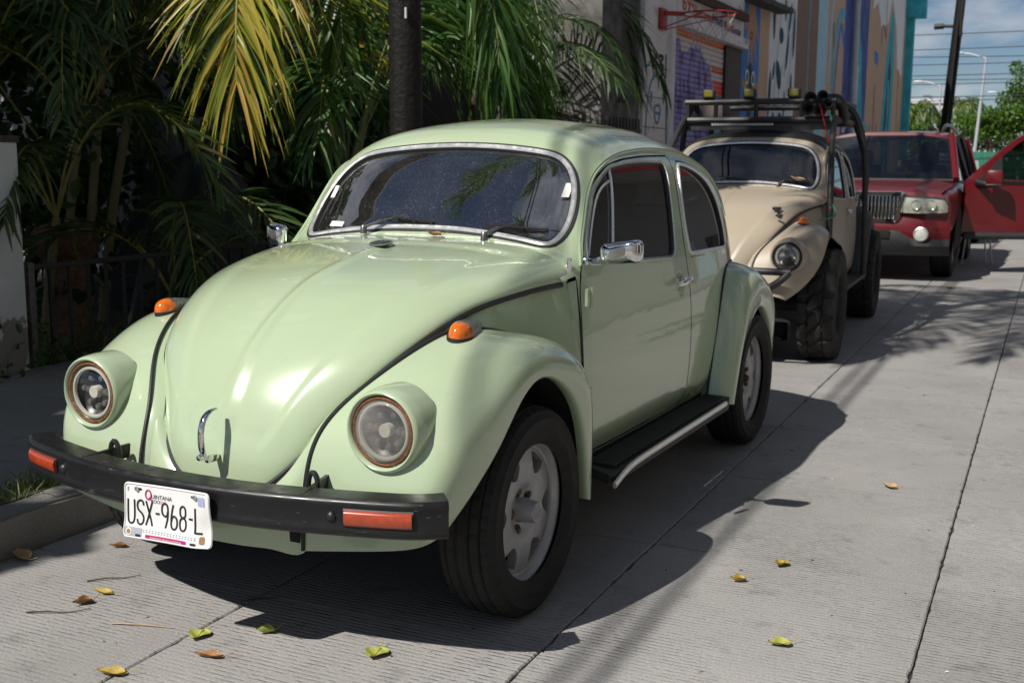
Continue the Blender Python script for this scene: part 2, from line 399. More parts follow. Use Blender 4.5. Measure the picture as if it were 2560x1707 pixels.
# ---- body shell: y runs to the rear from the front axle, v from sill to roof centre
B_Y = [.42, .50, .545, .57, .60, .70, .80, .84, .88, .95, 1.10, 1.30, 1.60, 1.90, 2.20, 2.50, 2.80, 3.00, 3.12]
B_ZC = [1.030, 1.074, 1.086, 1.104, 1.138, 1.256, 1.372, 1.414, 1.445, 1.478, 1.507, 1.522, 1.519, 1.492, 1.428, 1.30, 1.10, .90, .62]
VB = 0.40; ZS = 0.325
def body(y, v):
    y = np.asarray(y, float); v = np.asarray(v, float)
    zc = pchip(B_Y, B_ZC, y)
    X = pchip([.42, .6, 1.0, 1.6, 2.0, 2.2, 2.5, 2.8, 3.0, 3.12], [.618, .632, .640, .643, .640, .630, .575, .46, .33, .2], y)
    zb = pchip([.42, .6, 1.6, 2.2, 2.5, 2.8, 3.0, 3.12], [.955, .965, .965, .94, .85, .70, .55, .42], y)
    a = pchip([.42, .75, 1.0, 1.4, 1.8, 2.2, 2.6], [.06, .10, .15, .19, .18, .13, .10], y)
    m = pchip([.42, .60, .76, .95, 1.15, 2.0, 2.6], [2.8, 2.8, 3.6, 2.7, 2.2, 2.2, 2.2], y)
    n = pchip([.42, .60, .80, 1.0, 2.0, 2.5], [3.6, 4.2, 7.5, 8.0, 7.0, 3.5], y)
    w = np.clip(v/VB, 0, 1); zl = ZS+(zb-ZS)*w
    bul = 0.028*np.sin(np.pi*np.clip(w*0.93+0.07, 0, 1))**0.9+0.006*(1-w)
    xl = X+bul-0.030*np.maximum(0, 0.12-w)/0.12
    phi = np.clip((v-VB)/(1-VB), 0, 1)*np.pi/2
    xi, eta = sup(phi, m, n)
    xu = X*(1-a*eta)*xi; zu = zb+(zc-zb)*eta
    up = v > VB
    P = np.stack([np.where(up, xu, xl), y, np.where(up, zu, zl)], -1)
    # finger recess behind the door handle
    e = ((P[..., 1]-1.487)/.054)**2+((P[..., 2]-.864)/.044)**2
    P[..., 0] -= 0.013*smooth01(-e, -1.0, -0.45)*(P[..., 0] > .5)
    return P
def v_at_z(y, z):
    lo = np.zeros_like(y); hi = np.ones_like(y)
    for _ in range(40):
        c = (lo+hi)/2; g = body(y, c)[..., 2] < z; lo = np.where(g, c, lo); hi = np.where(g, hi, c)
    return (lo+hi)/2
def v_at_x(y, x):
    lo = np.full_like(y, VB); hi = np.ones_like(y)
    for _ in range(40):
        c = (lo+hi)/2; g = body(y, c)[..., 0] > x; lo = np.where(g, c, lo); hi = np.where(g, hi, c)
    return (lo+hi)/2
def yv_at_xz(x, z, y0, y1, rising=True):
    lo = np.full_like(x, y0); hi = np.full_like(x, y1)
    for _ in range(40):
        c = (lo+hi)/2; zz = body(c, v_at_x(c, x))[..., 2]; g = (zz < z) == rising
        lo = np.where(g, c, lo); hi = np.where(g, hi, c)
    y = (lo+hi)/2; return np.stack([y, v_at_x(y, x)], -1)
def round_poly(pts, r, n=7):
    P = [np.asarray(p, float) for p in pts]; out = []; N = len(P)
    rr = r if isinstance(r, (list, tuple)) else [r]*N
    for i in range(N):
        a, b, c = P[i-1], P[i], P[(i+1) % N]; u = a-b; w = c-b; lu, lw = np.linalg.norm(u), np.linalg.norm(w)
        d = min(rr[i], lu*.48, lw*.48); p0 = b+u/lu*d; p1 = b+w/lw*d
        for k in range(n):
            t = k/(n-1); out.append((1-t)**2*p0+2*t*(1-t)*b+t*t*p1)
    return np.array(out)
def densify(P, step, closed=True):
    out = []; N = len(P)
    for i in range(N if closed else N-1):
        a = P[i]; b = P[(i+1) % N]; k = max(1, int(np.ceil(np.linalg.norm(b-a)/step)))
        for j in range(k): out.append(a+(b-a)*j/k)
    if not closed: out.append(P[-1])
    return np.array(out)
def offset_poly(P, d):
    """grow a closed 2-D polygon by d"""
    P = np.asarray(P, float); T = np.roll(P, -1, 0)-np.roll(P, 1, 0); T /= np.maximum(np.linalg.norm(T, axis=1, keepdims=True), 1e-9)
    A = 0.5*np.sum(P[:, 0]*np.roll(P[:, 1], -1)-np.roll(P[:, 0], -1)*P[:, 1])
    Nn = np.stack([T[:, 1], -T[:, 0]], 1)*(1 if A > 0 else -1)
    return P+Nn*d
def side_uv(loop):
    return np.stack([loop[:, 0], v_at_z(loop[:, 0], loop[:, 1])], -1)

def surf_obj(name, uv, tris, S, mat_, parent, off=0.0, mirror=0, both=False, flat=0.0):
    """mesh of a parametric surface with analytic normals; mirror=1 flips x"""
    used = np.unique(np.asarray(tris).ravel()); mp = {int(u): i for i, u in enumerate(used)}
    q = uv[used]; e = 0.003
    P = S(q[:, 0], q[:, 1])
    vlo = np.clip(q[:, 1]-e, 0, 1); vhi = np.clip(q[:, 1]+e, 0, 1)
    Tu = S(q[:, 0]+e, q[:, 1])-S(q[:, 0]-e, q[:, 1]); Tv = S(q[:, 0], vhi)-S(q[:, 0], vlo)
    Nn = np.cross(Tu, Tv); Nn /= np.maximum(np.linalg.norm(Nn, axis=1, keepdims=True), 1e-9)
    P = P+Nn*off
    if flat: mn = Nn.mean(0); mn /= np.linalg.norm(mn); Nn = Nn*(1-flat)+mn*flat; Nn /= np.linalg.norm(Nn, axis=1, keepdims=True)
    F = [tuple(mp[int(i)] for i in t) for t in tris]
    if both:
        Pm = P*[-1, 1, 1]; Nm = Nn*[-1, 1, 1]; k = len(P)
        F = F+[tuple(i+k for i in t[::-1]) for t in F]; P = np.vstack([P, Pm]); Nn = np.vstack([Nn, Nm])
    elif mirror:
        P = P*[-1, 1, 1]; Nn = Nn*[-1, 1, 1]; F = [t[::-1] for t in F]
    me = bpy.data.meshes.new(name); me.from_pydata(P.tolist(), [], F); me.materials.append(mat_); me.update()
    me.polygons.foreach_set("use_smooth", [True]*len(F))
    me.normals_split_custom_set_from_vertices(Nn.tolist())
    o = bpy.data.objects.new(name, me); link(o); o.parent = parent
    return o

# outlines on the shell
DOOR = round_poly([(.515, .345), (1.573, .345), (1.585, .50), (1.603, .80), (1.587, .97), (1.603, 1.10), (1.645, 1.376), (1.32, 1.372), (1.07, 1.358), (.913, 1.335), (.819, 1.297), (.764, 1.250), (.70, 1.170), (.605, 1.035), (.526, .955), (.510, .75)],
                  [.03, .05, .2, .2, .1, .2, .03, .2, .15, .12, .1, .1, .2, .1, .1, .2])
DWIN = round_poly([(.628, 1.012), (1.452, .977), (1.489, 1.07), (1.514, 1.18), (1.548, 1.346), (1.29, 1.349), (1.10, 1.342), (.944, 1.328), (.870, 1.304), (.807, 1.27), (.768, 1.235), (.706, 1.15), (.650, 1.068)],
                  [.025, .045, .1, .1, .035, .1, .1, .1, .08, .06, .06, .1, .06])
QWIN = round_poly([(1.636, .968), (2.205, .960), (2.213, 1.045), (2.155, 1.185), (2.05, 1.278), (1.94, 1.322), (1.82, 1.344), (1.715, 1.348), (1.655, 1.252), (1.628, 1.09)],
                  [.03, .05, .1, .12, .1, .1, .1, .035, .12, .15])
WIND = np.array([(0, 1.108), (.15, 1.105), (.30, 1.092), (.42, 1.076), (.475, 1.067), (.505, 1.069), (.523, 1.086), (.533, 1.117), (.535, 1.155), (.530, 1.20), (.517, 1.25), (.495, 1.297), (.464, 1.334), (.418, 1.365), (.355, 1.382), (.25, 1.395), (.12, 1.404), (0, 1.407)])
RWIN = np.array([(0, 1.13), (.20, 1.135), (.33, 1.15), (.385, 1.18), (.40, 1.24), (.385, 1.31), (.33, 1.36), (.20, 1.385), (0, 1.392)])
_sc = 1.45     # v to metres, roughly
def _cdt_body():
    loops = {}
    L = {}
    L['door_o'] = side_uv(densify(offset_poly(DOOR, .0036), .022)); L['door_i'] = side_uv(densify(offset_poly(DOOR, -.0036), .022))
    L['dwin'] = side_uv(densify(DWIN, .02)); L['qwin'] = side_uv(densify(QWIN, .02))
    w = curve(WIND, 46); uvw = yv_at_xz(w[:, 0], w[:, 1], .53, 1.0); uvw[0, 1] = uvw[-1, 1] = 1.0
    r = curve(RWIN, 26); uvr = yv_at_xz(r[:, 0], r[:, 1], 2.05, 2.95, False); uvr[0, 1] = uvr[-1, 1] = 1.0
    L['wind'] = uvw; L['rwin'] = uvr
    L['drop'] = densify(np.array([(.42, 0.0), (.512, 0.0), (.512, .44), (.42, .44)]), .03)
    y0, y1 = .42, 3.12
    pts = []; edges = []
    def addloop(P, closed=True):
        b = len(pts); n = len(P); pts.extend((float(p[0]), float(p[1])*_sc) for p in P)
        edges.extend((b+i, b+(i+1) % n) for i in range(n if closed else n-1))
    addloop(densify(np.array([(y0, 0), (y1, 0), (y1, 1.0), (y0, 1.0)]), .03))
    for k in L: addloop(L[k], True)
    near = np.array(pts)
    g = [(y, v) for y in np.arange(y0+.012, y1, .026) for v in np.arange(.014, .995, .0165)]
    g += [(y, v) for y in np.arange(1.425, 1.55, .006) for v in np.arange(.315, .40, .004)]
    g += [(y, VB) for y in np.arange(y0+.01, y1, .013)]
    g = np.array(g)*[1, _sc]
    keep = np.ones(len(g), bool)
    for i in range(0, len(g), 2000):
        d = np.min(np.hypot(g[i:i+2000, None, 0]-near[None, :, 0], g[i:i+2000, None, 1]-near[None, :, 1]), axis=1); keep[i:i+2000] = d > .0075
    pts.extend(map(tuple, g[keep]))
    vv, ee, ff, *_ = delaunay_2d_cdt([Vector(p) for p in pts], edges, [], 0, 1e-6)
    uv = np.array([p[:] for p in vv]); tris = np.array([t for t in ff if len(t) == 3])
    c = uv[tris].mean(1); sc = np.array([1, _sc])
    cls = np.zeros(len(tris), int)
    cls[inpoly(c, L['door_o']*sc)] = 1; cls[inpoly(c, L['door_i']*sc)] = 2; cls[inpoly(c, L['dwin']*sc)] = 3
    cls[inpoly(c, L['qwin']*sc)] = 4; cls[inpoly(c, L['wind']*sc)] = 5; cls[inpoly(c, L['rwin']*sc)] = 6
    cls[inpoly(c, L['drop']*sc)] = 9
    uv = uv/sc
    uv[:, 1] = np.clip(uv[:, 1], 0, 1)
    return uv, tris, cls, L
B_UV, B_TRI, B_CLS, B_L = _cdt_body()
def on_body(uvl, off=0.0, mirror=1):
    """points of a loop on the shell, pushed out by off, and normals"""
    e = .003; P = body(uvl[:, 0], uvl[:, 1])
    vlo = np.clip(uvl[:, 1]-e, 0, 1); vhi = np.clip(uvl[:, 1]+e, 0, 1)
    Nn = np.cross(body(uvl[:, 0]+e, uvl[:, 1])-body(uvl[:, 0]-e, uvl[:, 1]), body(uvl[:, 0], vhi)-body(uvl[:, 0], vlo))
    Nn /= np.maximum(np.linalg.norm(Nn, axis=1, keepdims=True), 1e-9)
    P = P+Nn*off
    return P*[mirror, 1, 1], Nn*[mirror, 1, 1]

# ---- bonnet
H_V = [0, .15, .30, .45, .58, .70, .80, .88, .945, .98, 1.0]
H_C = [(.482, 1.084), (.335, 1.072), (.15, 1.047), (-.06, 1.002), (-.210, .942), (-.354, .848), (-.450, .752), (-.508, .660), (-.541, .560), (-.552, .485), (-.552, .432)]
H_E = [(.612, .462, .962), (.590, .300, .958), (.558, .115, .942), (.510, -.048, .908), (.455, -.212, .840), (.380, -.350, .748), (.305, -.430, .645), (.250, -.488, .555), (.185, -.528, .485), (.10, -.546, .444), (.0, -.552, .430)]
def hood_raw(v, t, lift=0.0):
    """t 0 centre .. 1 edge"""
    v = np.asarray(v, float); t = np.asarray(t, float)
    C = cubic(H_V, np.array(H_C), v); E = cubic(H_V, np.array(H_E), v)
    m = pchip([0, .3, .6, 1], [3.0, 2.6, 2.25, 2.1], v); n = pchip([0, .3, .6, 1], [2.7, 2.3, 2.0, 1.9], v)
    xi, eta = sup((1-t)*np.pi/2, m, n)
    x = np.maximum(E[..., 0], 0)*xi
    yz = E[..., 1:]+(C-E[..., 1:])*eta[..., None]
    return np.stack([x, yz[..., 0], yz[..., 1]], -1)
def hood_grid(nv=150, nt=64):
    v = 1-(1-np.linspace(0, 1, nv))**1.0; t = np.linspace(0, 1, nt)
    VV, TT = np.meshgrid(v, t, indexing='ij')
    P = hood_raw(VV, TT); e = .004
    Tv = hood_raw(np.clip(VV+e, 0, 1), TT)-hood_raw(np.clip(VV-e, 0, 1), TT); Tt = hood_raw(VV, np.clip(TT+e, 0, 1))-hood_raw(VV, np.clip(TT-e, 0, 1))
    Nn = np.cross(Tv, Tt); ln = np.linalg.norm(Nn, axis=-1, keepdims=True); Nn = Nn/np.maximum(ln, 1e-9)
    Nn = np.where(Nn[..., 2:3] < -0.6, -Nn, Nn)
    E = np.maximum(cubic(H_V, np.array(H_E), v)[:, 0], 1e-3)[:, None]
    # pressed panels either side of the centre rib
    x = P[..., 0]
    edge = E*pchip([0, .2, .5, .8, 1], [.80, .80, .74, .72, .70], v)[:, None]
    soft = .022+.05*smooth01(VV, .75, .25)
    ins = smooth01(edge-x, -.5*soft, soft)*smooth01(VV, .085, .15)*smooth01(-VV, -.952, -.915)
    side = smooth01(x, .006, .030+.02*smooth01(VV, .6, .9))
    d = -.0060*ins*side
    d = d+.0012*np.exp(-(x/.010)**2)*smooth01(-VV, -.95, -.9)
    return P+Nn*d[..., None]

# ---- wings: stations from the running board over the wheel to the front, guides from seam to lip
FF_I = [(.658, .500, .295), (.650, .495, .50), (.605, .345, .735), (.558, .085, .838), (.508, -.130, .860), (.412, -.350, .762), (.318, -.480, .635), (.298, -.540, .50), (.300, -.562, .300)]
FF_A = [(.700, .440, .260), (.710, .424, .505), (.692, .335, .738), (.662, .060, .838), (.640, -.170, .832), (.590, -.378, .740), (.540, -.472, .635), (.525, -.516, .50), (.525, -.543, .330)]
FF_S = [(.737, .402, .252), (.755, .368, .505), (.757, .285, .695), (.742, .030, .788), (.738, -.185, .752), (.722, -.362, .660), (.697, -.460, .580), (.672, -.500, .480), (.645, -.513, .352)]
FF_L = [(.748, .370, .260), (.758, .318, .455), (.762, .220, .630), (.758, .025, .732), (.752, -.130, .690), (.746, -.240, .592), (.736, -.330, .515), (.715, -.400, .445), (.680, -.450, .375)]
def loft(guides, ns, nt):
    G = np.array(guides, float)              # guide, station, 3
    s = np.linspace(0, G.shape[1]-1, ns); t = np.linspace(0, G.shape[0]-1, nt)
    A = np.stack([cubic(np.arange(G.shape[1]), g, s) for g in G])          # guide, ns, 3
    return np.moveaxis(cubic(np.arange(G.shape[0]), A, t), 0, 1)           # ns, nt, 3
RF_I = [(.662, 1.865, .30), (.664, 1.935, .52), (.662, 2.035, .75), (.640, 2.170, .872), (.590, 2.420, .880), (.505, 2.70, .78), (.42, 2.92, .58), (.38, 3.0, .40)]
RF_A = [(.722, 1.885, .29), (.728, 1.950, .52), (.725, 2.060, .74), (.712, 2.215, .848), (.690, 2.440, .850), (.640, 2.72, .74), (.585, 2.93, .56), (.55, 3.0, .40)]
RF_S = [(.768, 1.930, .285), (.776, 1.990, .50), (.774, 2.105, .68), (.768, 2.270, .775), (.762, 2.470, .770), (.742, 2.69, .655), (.70, 2.84, .49), (.68, 2.89, .385)]
RF_L = [(.752, 1.995, .275), (.755, 2.060, .44), (.755, 2.175, .570), (.752, 2.330, .662), (.748, 2.480, .662), (.742, 2.63, .565), (.735, 2.71, .45), (.73, 2.73, .36)]

def wing_obj(name, guides, mat_, parent, sx, ns=110, nt=64):
    G = loft(guides, ns, nt)
    G = np.concatenate([(G[:, 0]+[-.035, .022, -.012])[:, None], G], 1)        # hidden flange behind the beading
    if name == 'front_wing':
        # seat for the lamp pressed into the wing
        rr_ = np.hypot(G[..., 0]-.529, G[..., 2]-.648); G[..., 1] += .085*smooth01(-rr_, -.094, -.080)*(G[..., 1] < -.2)
    # rolled lip: turn in towards the car
    lipd = np.zeros_like(G[:, -1]); lipd[:, 0] = -1
    L1 = G[:, -1]+[-.010, 0, 0]; inner = G[:, -1]-G[:, -3]; inner /= np.maximum(np.linalg.norm(inner, axis=1, keepdims=True), 1e-9)
    L1 = G[:, -1]+inner*.008+lipd*.006; L2 = L1+lipd*.012+inner*.002; L3 = L2+lipd*.018-inner*.004
    G = np.concatenate([G, L1[:, None], L2[:, None], L3[:, None]], 1)
    G = G*[sx, 1, 1]
    mb = MB(); mb.grid(G)
    o = mb.build(name, mat_, parent, angle=60)
    # keep outward normals
    me = o.data; k = len(me.polygons)//2
    p = me.polygons[k]; out = Vector((p.center.x*1.0, (p.center.y-(0 if p.center.y < 1.2 else 2.4)), p.center.z-.33))
    if p.normal.dot(out) < 0: me.flip_normals()
    return o

def emblem(mb, c, ex, ey, ez, r, d):
    """roundel with a V above a W"""
    c, ex, ey, ez = [np.asarray(q, float) for q in (c, ex, ey, ez)]
    a = np.linspace(0, 2*np.pi, 33)[:-1]
    for r0, r1 in ((r*.86, r),):
        ring = [c+ex*rr*math.cos(t)+ey*rr*math.sin(t)+ez*h for t in a for rr, h in ((r0, 0), (r0, d), (r1, d), (r1, 0))]
        n = len(a); F = []
        for i in range(n):
            j = (i+1) % n
            for k in range(4): l = (k+1) % 4; F.append((i*4+k, i*4+l, j*4+l, j*4+k))
        mb.add(ring, F)
    def stroke(p, q, w=.13):
        p = np.array(p)*r; q = np.array(q)*r; t = (q-p)/np.linalg.norm(q-p); n2 = np.array([-t[1], t[0]])*w*r/2
        mb.prism([p+n2, p-n2, q-n2, q+n2], c, ex, ey, ez, d)
    stroke((-.36, .80), (0, .12)); stroke((.36, .80), (0, .12))
    stroke((-.80, .36), (-.38, -.74)); stroke((-.38, -.74), (0, .02)); stroke((0, .02), (.38, -.74)); stroke((.38, -.74), (.80, .36))
    return mb

def tyre_mesh(R=.318, rim=.210, w=.175, tread='road', n=216):
    """lathe about x with grooves cut into the tread; outer side at +x"""
    h = w/2
    prof = [(-h*.78, rim-.006), (-h*.95, rim+.012), (-h*1.02, rim+(R-rim)*.22), (-h*1.045, rim+(R-rim)*.26), (-h*1.03, rim+(R-rim)*.30), (-h*1.06, rim+(R-rim)*.50), (-h*1.045, rim+(R-rim)*.66), (-h*1.055, rim+(R-rim)*.68), (-h*1.0, R-.030), (-h*.90, R-.012), (-h*.78, R-.003)]
    K = 25
    xs = np.linspace(-h*.74, h*.74, K); prof += [(x, R-.012*(abs(x)/h)**3) for x in xs]
    prof += [(-a, b) for a, b in reversed(prof[:10])]
    prof = np.array(prof); m = len(prof); a = np.arange(n)*2*np.pi/n
    A = np.repeat(prof[:, 0][:, None], n, 1); Rr = np.repeat(prof[:, 1][:, None], n, 1)
    ax = np.abs(A)/h; idx = np.arange(n)[None, :]
    if tread == 'road':
        groove = (np.abs(ax-.22) < .035) | (np.abs(ax-.60) < .035)
        sip = ((idx % 4) == 0) & (ax > .64) & (ax < .97) & (Rr > R-.036)
        sip2 = (((idx+2) % 6) == 0) & (ax > .26) & (ax < .50)
        Rr = Rr-.007*groove-.0028*sip-.003*sip2
    else:
        ph = (idx+np.where(A > 0, 3, 0)) % 12
        lug = (ph < 3) & (ax > .34) & (Rr > R-.06)
        mid = (((idx+np.round(A/h*7).astype(int)) % 9) < 2) & (ax <= .40)
        cen = (np.abs(ax-.42) < .03) & ((idx % 6) < 4)
        Rr = Rr-.016*lug-.014*mid-.012*cen+.010*((ph >= 3) & (ax > .93) & (Rr > R-.05))
    P = np.stack([A, Rr*np.cos(a), Rr*np.sin(a)], -1)
    mb = MB(); mb.grid(P, wrap=True)
    return mb
def alloy_wheel(parent, loc, sx, tyre=None, cap=True, name='wheel'):
    """wheel > tyre, rim, hub cap, lug bolts; sx=+1 outer face to +x"""
    w = bpy.data.objects.new(name, None); link(w); w.parent = parent; w.location = loc
    if sx < 0: w.rotation_euler = (0, 0, math.pi)
    tyre_mesh().build('tyre', M['tyre'], w, angle=28)
    lt = MB()
    # disc with six half-round windows near the edge
    r0 = .176; loops = [[(r0*math.cos(t), r0*math.sin(t)) for t in np.arange(96)*2*np.pi/96]]
    for k in range(6):
        c = k*math.pi/3-math.radians(3); h = []
        half = math.radians(15.5)
        for i in range(15): t = c-half+2*half*i/14; h.append((.166*math.cos(t), .166*math.sin(t)))
        for i in range(13):
            s = i/12; t = c+half*(1-2*s); rr = .166-.056*math.sin(math.pi*s)**.48
            if 0 < i < 12: h.append((rr*math.cos(t), rr*math.sin(t)))
        loops.append(h)
    pts = []; ed = []
    for lp in loops:
        b = len(pts); pts += lp; ed += [(b+i, b+(i+1) % len(lp)) for i in range(len(lp))]
    near = np.array(pts)
    for rr in np.arange(.0, .17, .014):
        for t in np.arange(max(1, int(rr*420)))*2*np.pi/max(1, int(rr*420)):
            p = np.array([rr*math.cos(t), rr*math.sin(t)])
            if np.min(np.hypot(*(near-p).T)) > .007: pts.append(tuple(p))
    vv, ee, ff, *_ = delaunay_2d_cdt([Vector(p) for p in pts], ed, [], 0, 1e-7)
    uv = np.array([p[:] for p in vv]); tr = [t for t in ff if len(t) == 3]; c = np.array([uv[list(t)].mean(0) for t in tr])
    ok = np.hypot(c[:, 0], c[:, 1]) < r0
    for h in loops[1:]: ok &= ~inpoly(c, h)
    tr = [t for t, k in zip(tr, ok) if k]
    rad = np.hypot(uv[:, 0], uv[:, 1])
    xf = .040-.020*smooth01(-rad, -.085, -.045)-.008*smooth01(rad, .13, .176)
    front = np.stack([xf, uv[:, 0], uv[:, 1]], 1)
    lt.add(front, tr)
    for h in loops[1:]:
        H = np.array(h); rr = np.hypot(H[:, 0], H[:, 1]); xh = .040-.008*smooth01(rr, .13, .176)
        A = np.stack([xh, H[:, 0], H[:, 1]], 1); Cc = H.mean(0); In = Cc+(H-Cc)*.92
        Bk = np.stack([xh-.030, In[:, 0], In[:, 1]], 1); lt.grid(np.stack([A, Bk], 0), wrap=True)
    lt.lathe([(.033, .176), (.036, .183), (.048, .190), (.054, .197), (.054, .203), (.046, .205), (.03, .200), (-.07, .188), (-.075, .196)], 72)
    for q_ in lt.v: q_[:, 1:] *= 1.075
    o = lt.build('rim', M['alloy'], w, angle=35)
    b = MB(); b.lathe([(-.03, .0), (-.03, .195)], 40); b.lathe([(-.06, .12), (.005, .12), (.005, .0)], 32)
    b.build('brake_drum', M['under'], w)
    for k in range(5):
        t = k*2*math.pi/5+math.radians(35); q = MB()
        q.lathe([(.010, .018), (.0265, .018), (.0215, .0125)], 16, (0, .062*math.cos(t), .062*math.sin(t)), mi=0)
        q.lathe([(.012, .0115), (.031, .0115), (.034, .009), (.034, 0)], 6, (0, .062*math.cos(t), .062*math.sin(t)))
        q.build('lug_bolt', M['bolt'], w)
    cp = MB()
    if cap:
        cp.lathe([(.012, .040), (.024, .0385), (.078, .032), (.082, .030), (.082, .0)], 32)
        emblem(cp, (.082, 0, 0), (0, 1, 0), (0, 0, 1), (1, 0, 0), .024, .0015)
        cp.build('hub_cap', M['alloy'], w)
    else:
        cp.lathe([(.015, .037), (.028, .036), (.030, .030), (.026, .028), (.026, .014), (.052, .013), (.052, 0)], 24); cp.lathe([(.026, .021), (.044, .020), (.044, 0)], 6)
        cp.build('axle_nut', M['bolt'], w)
    return w
# ------------------------------------------------------------------ the beetle-shaped cars
def sub(mask): return B_TRI[mask]
def loop_tube(uvl, r, off, mirror, prof=None, closed=True):
    P, Nn = on_body(uvl, off, mirror); mb = MB()
    mb.tube(P, r, 10, closed=closed, prof=prof, up=Nn)
    return mb
def both_loop(name):
    """half outline that ends on the centre line, completed by its mirror image"""
    u = B_L[name]; P, Nn = on_body(u); Pm = P[1:-1][::-1]*[-1, 1, 1]; Nm = Nn[1:-1][::-1]*[-1, 1, 1]
    P[0, 0] = P[-1, 0] = 0; Nn[0, 0] = Nn[-1, 0] = 0
    return np.vstack([P, Pm]), np.vstack([Nn, Nm])

def beetle_shell(root, pm, screen='windshield'):
    """everything pressed from sheet metal and glazed, shared by both cars"""
    parts = {}
    parts['shell'] = surf_obj('body_shell', B_UV, sub(B_CLS == 0), body, pm, root, both=True)
    tail = MB(); yq = np.full(40, 3.12); vq = np.linspace(0, 1, 40); E = body(yq, vq); E2 = E[::-1]*[-1, 1, 1]
    ring = np.vstack([E, E2[1:]]); cc = ring.mean(0)+[0, .015, 0]
    tail.grid(np.stack([ring, ring*.6+cc*.4+[0, .010, 0], ring*.02+cc*.98]), wrap=False); tail.build('tail_panel', pm, root)
    # floor pan and inner shell so that light does not leak
    fl = MB(); fl.box((0, 1.75, .315), (1.26, 2.5, .03)); fl.box((0, .47, .62), (1.16, .02, .66)); fl.box((0, -.05, .33), (.62, 1.0, .03)); fl.box((0, 2.25, .55), (1.1, .03, .5))
    fl.build('floor_pan', M['under'], root)
    for sx in (1, -1):
        d = surf_obj('door', B_UV, sub(B_CLS == 2), body, pm, root, mirror=sx < 0)
        surf_obj('shut_line', B_UV, sub(B_CLS == 1), body, M['gap'], d, off=-.007, mirror=sx < 0)
        gw = surf_obj('door_window', B_UV, sub(B_CLS == 3), body, M['sideglass'], d, off=-.012, mirror=sx < 0, flat=.93)
        u = B_L['dwin']; fr = loop_tube(u, .0085, -.008, sx, prof=[(-1, -.9), (1, -.9), (1, .5), (.3, 1), (-.8, .3)]); fr.build('window_seal', M['rubber'], d)
        P, Nn = on_body(side_uv(densify(offset_poly(DWIN, .010), .02)), .001, sx); mb = MB(); mb.tube(P, .0028, 6, closed=True); mb.build('window_trim', M['trim'], d)
        # quarter light divider
        dv = np.stack([np.linspace(.822, .940, 10), np.linspace(.990, 1.330, 10)], 1); P, _ = on_body(side_uv(dv), -.006, sx)
        mb = MB(); mb.tube(P, .0065, 8); mb.build('vent_divider', M['trim'], d)
        ve = curve([(.645, 1.035), (.69, 1.105), (.735, 1.17), (.79, 1.232), (.85, 1.268), (.915, 1.285)], 18); P, _ = on_body(side_uv(ve), -.007, sx)
        mb = MB(); mb.tube(P, .0055, 8); mb.build('vent_frame', M['trim'], d)
        ib = MB(); q = offset_poly(DWIN, -.0)
        q = surf_obj('quarter_window', B_UV, sub(B_CLS == 4), body, M['sideglass'], root, off=-.012, mirror=sx < 0, flat=.90)
        loop_tube(B_L['qwin'], .014, -.003, sx, prof=[(-1, -.6), (1, -.6), (.9, .2), (-.9, .2)]).build('window_seal', M['rubber'], q)
        P, Nn = on_body(side_uv(densify(offset_poly(QWIN, -.006), .02)), .002, sx); mb = MB(); mb.tube(P, .0068, 10, closed=True); mb.build('window_trim', M['trim'], q)
        # drip rail over the door and quarter window
        gu = curve([(.563, 1.002), (.624, 1.075), (.682, 1.148), (.747, 1.234), (.82, 1.304), (.898, 1.341), (1.022, 1.367), (1.2, 1.384), (1.411, 1.394), (1.66, 1.392), (1.86, 1.376), (2.05, 1.325), (2.20, 1.245), (2.32, 1.10)], 70)
        P, Nn = on_body(side_uv(gu), .003, sx); mb = MB(); mb.tube(P, .0065*np.interp(np.linspace(0, 1, 70), [0, .03, .86, 1], [.5, 1, 1, .15]), 8, up=Nn, prof=[(-1.1, -1), (1.1, -1), (1.1, .9), (.4, 1.3), (-.2, 1.0), (-1.0, 1.5)]); mb.build('drip_rail', pm, root)
        # hinges
        for hz in (.905, .565):
            mb = MB(); mb.lathe([(-.034, 0), (-.034, .0075), (-.012, .0075), (-.011, .0065), (-.010, .0075), (.012, .0075), (.013, .0065), (.014, .0075), (.034, .0075), (.034, 0)], 14, (sx*.676, .528, hz), axis='z')
            mb.box((sx*.668, .514, hz), (.012, .03, .06), bev=.003); mb.build('door_hinge', pm, d)
        # handle
        mb = MB(); hp = np.array([(1.395, .868), (1.42, .870), (1.475, .874), (1.535, .877)]); P = np.array([(sx*(.679+k), y, z) for (y, z), k in zip(hp, (.002, .012, .015, .010))])
        mb.tube(curve(P, 14), np.interp(np.linspace(0, 1, 14), [0, .1, .6, 1], [.006, .009, .013, .012]), 10, prof=[(.55*math.cos(t), math.sin(t)) for t in np.arange(10)*2*np.pi/10])
        mb.lathe([(-.02, .012), (.012, .012), (.018, .009), (.018, 0)], 14, (sx*.668, 1.530, .877), axis='x'); mb.build('door_handle', M['chrome'], d)
        parts['door%d' % sx] = d
    ws = surf_obj('windshield', B_UV, sub(B_CLS == 5), body, M[screen], root, off=-.006, both=True)
    P, Nn = both_loop('wind')
    mb = MB(); mb.tube(P+Nn*.001, .015, closed=True, up=Nn, prof=[(-1.1, -.4), (1.1, -.4), (1.0, .25), (-1.0, .25)]); mb.build('windshield_seal', M['rubber'], ws)
    T = np.roll(P, -1, 0)-np.roll(P, 1, 0); T /= np.linalg.norm(T, axis=1, keepdims=True); inw = np.cross(Nn, T); c0 = P.mean(0)
    if np.sum(inw*(c0-P)) < 0: inw = -inw
    mb = MB(); mb.tube(P+Nn*.006+inw*.004, .0098, closed=True, up=Nn, prof=[(-1, -.5), (1, -.5), (1, .1), (.5, .55), (-.5, .55), (-1, .1)]); mb.build('windshield_trim', M['trim'], ws)
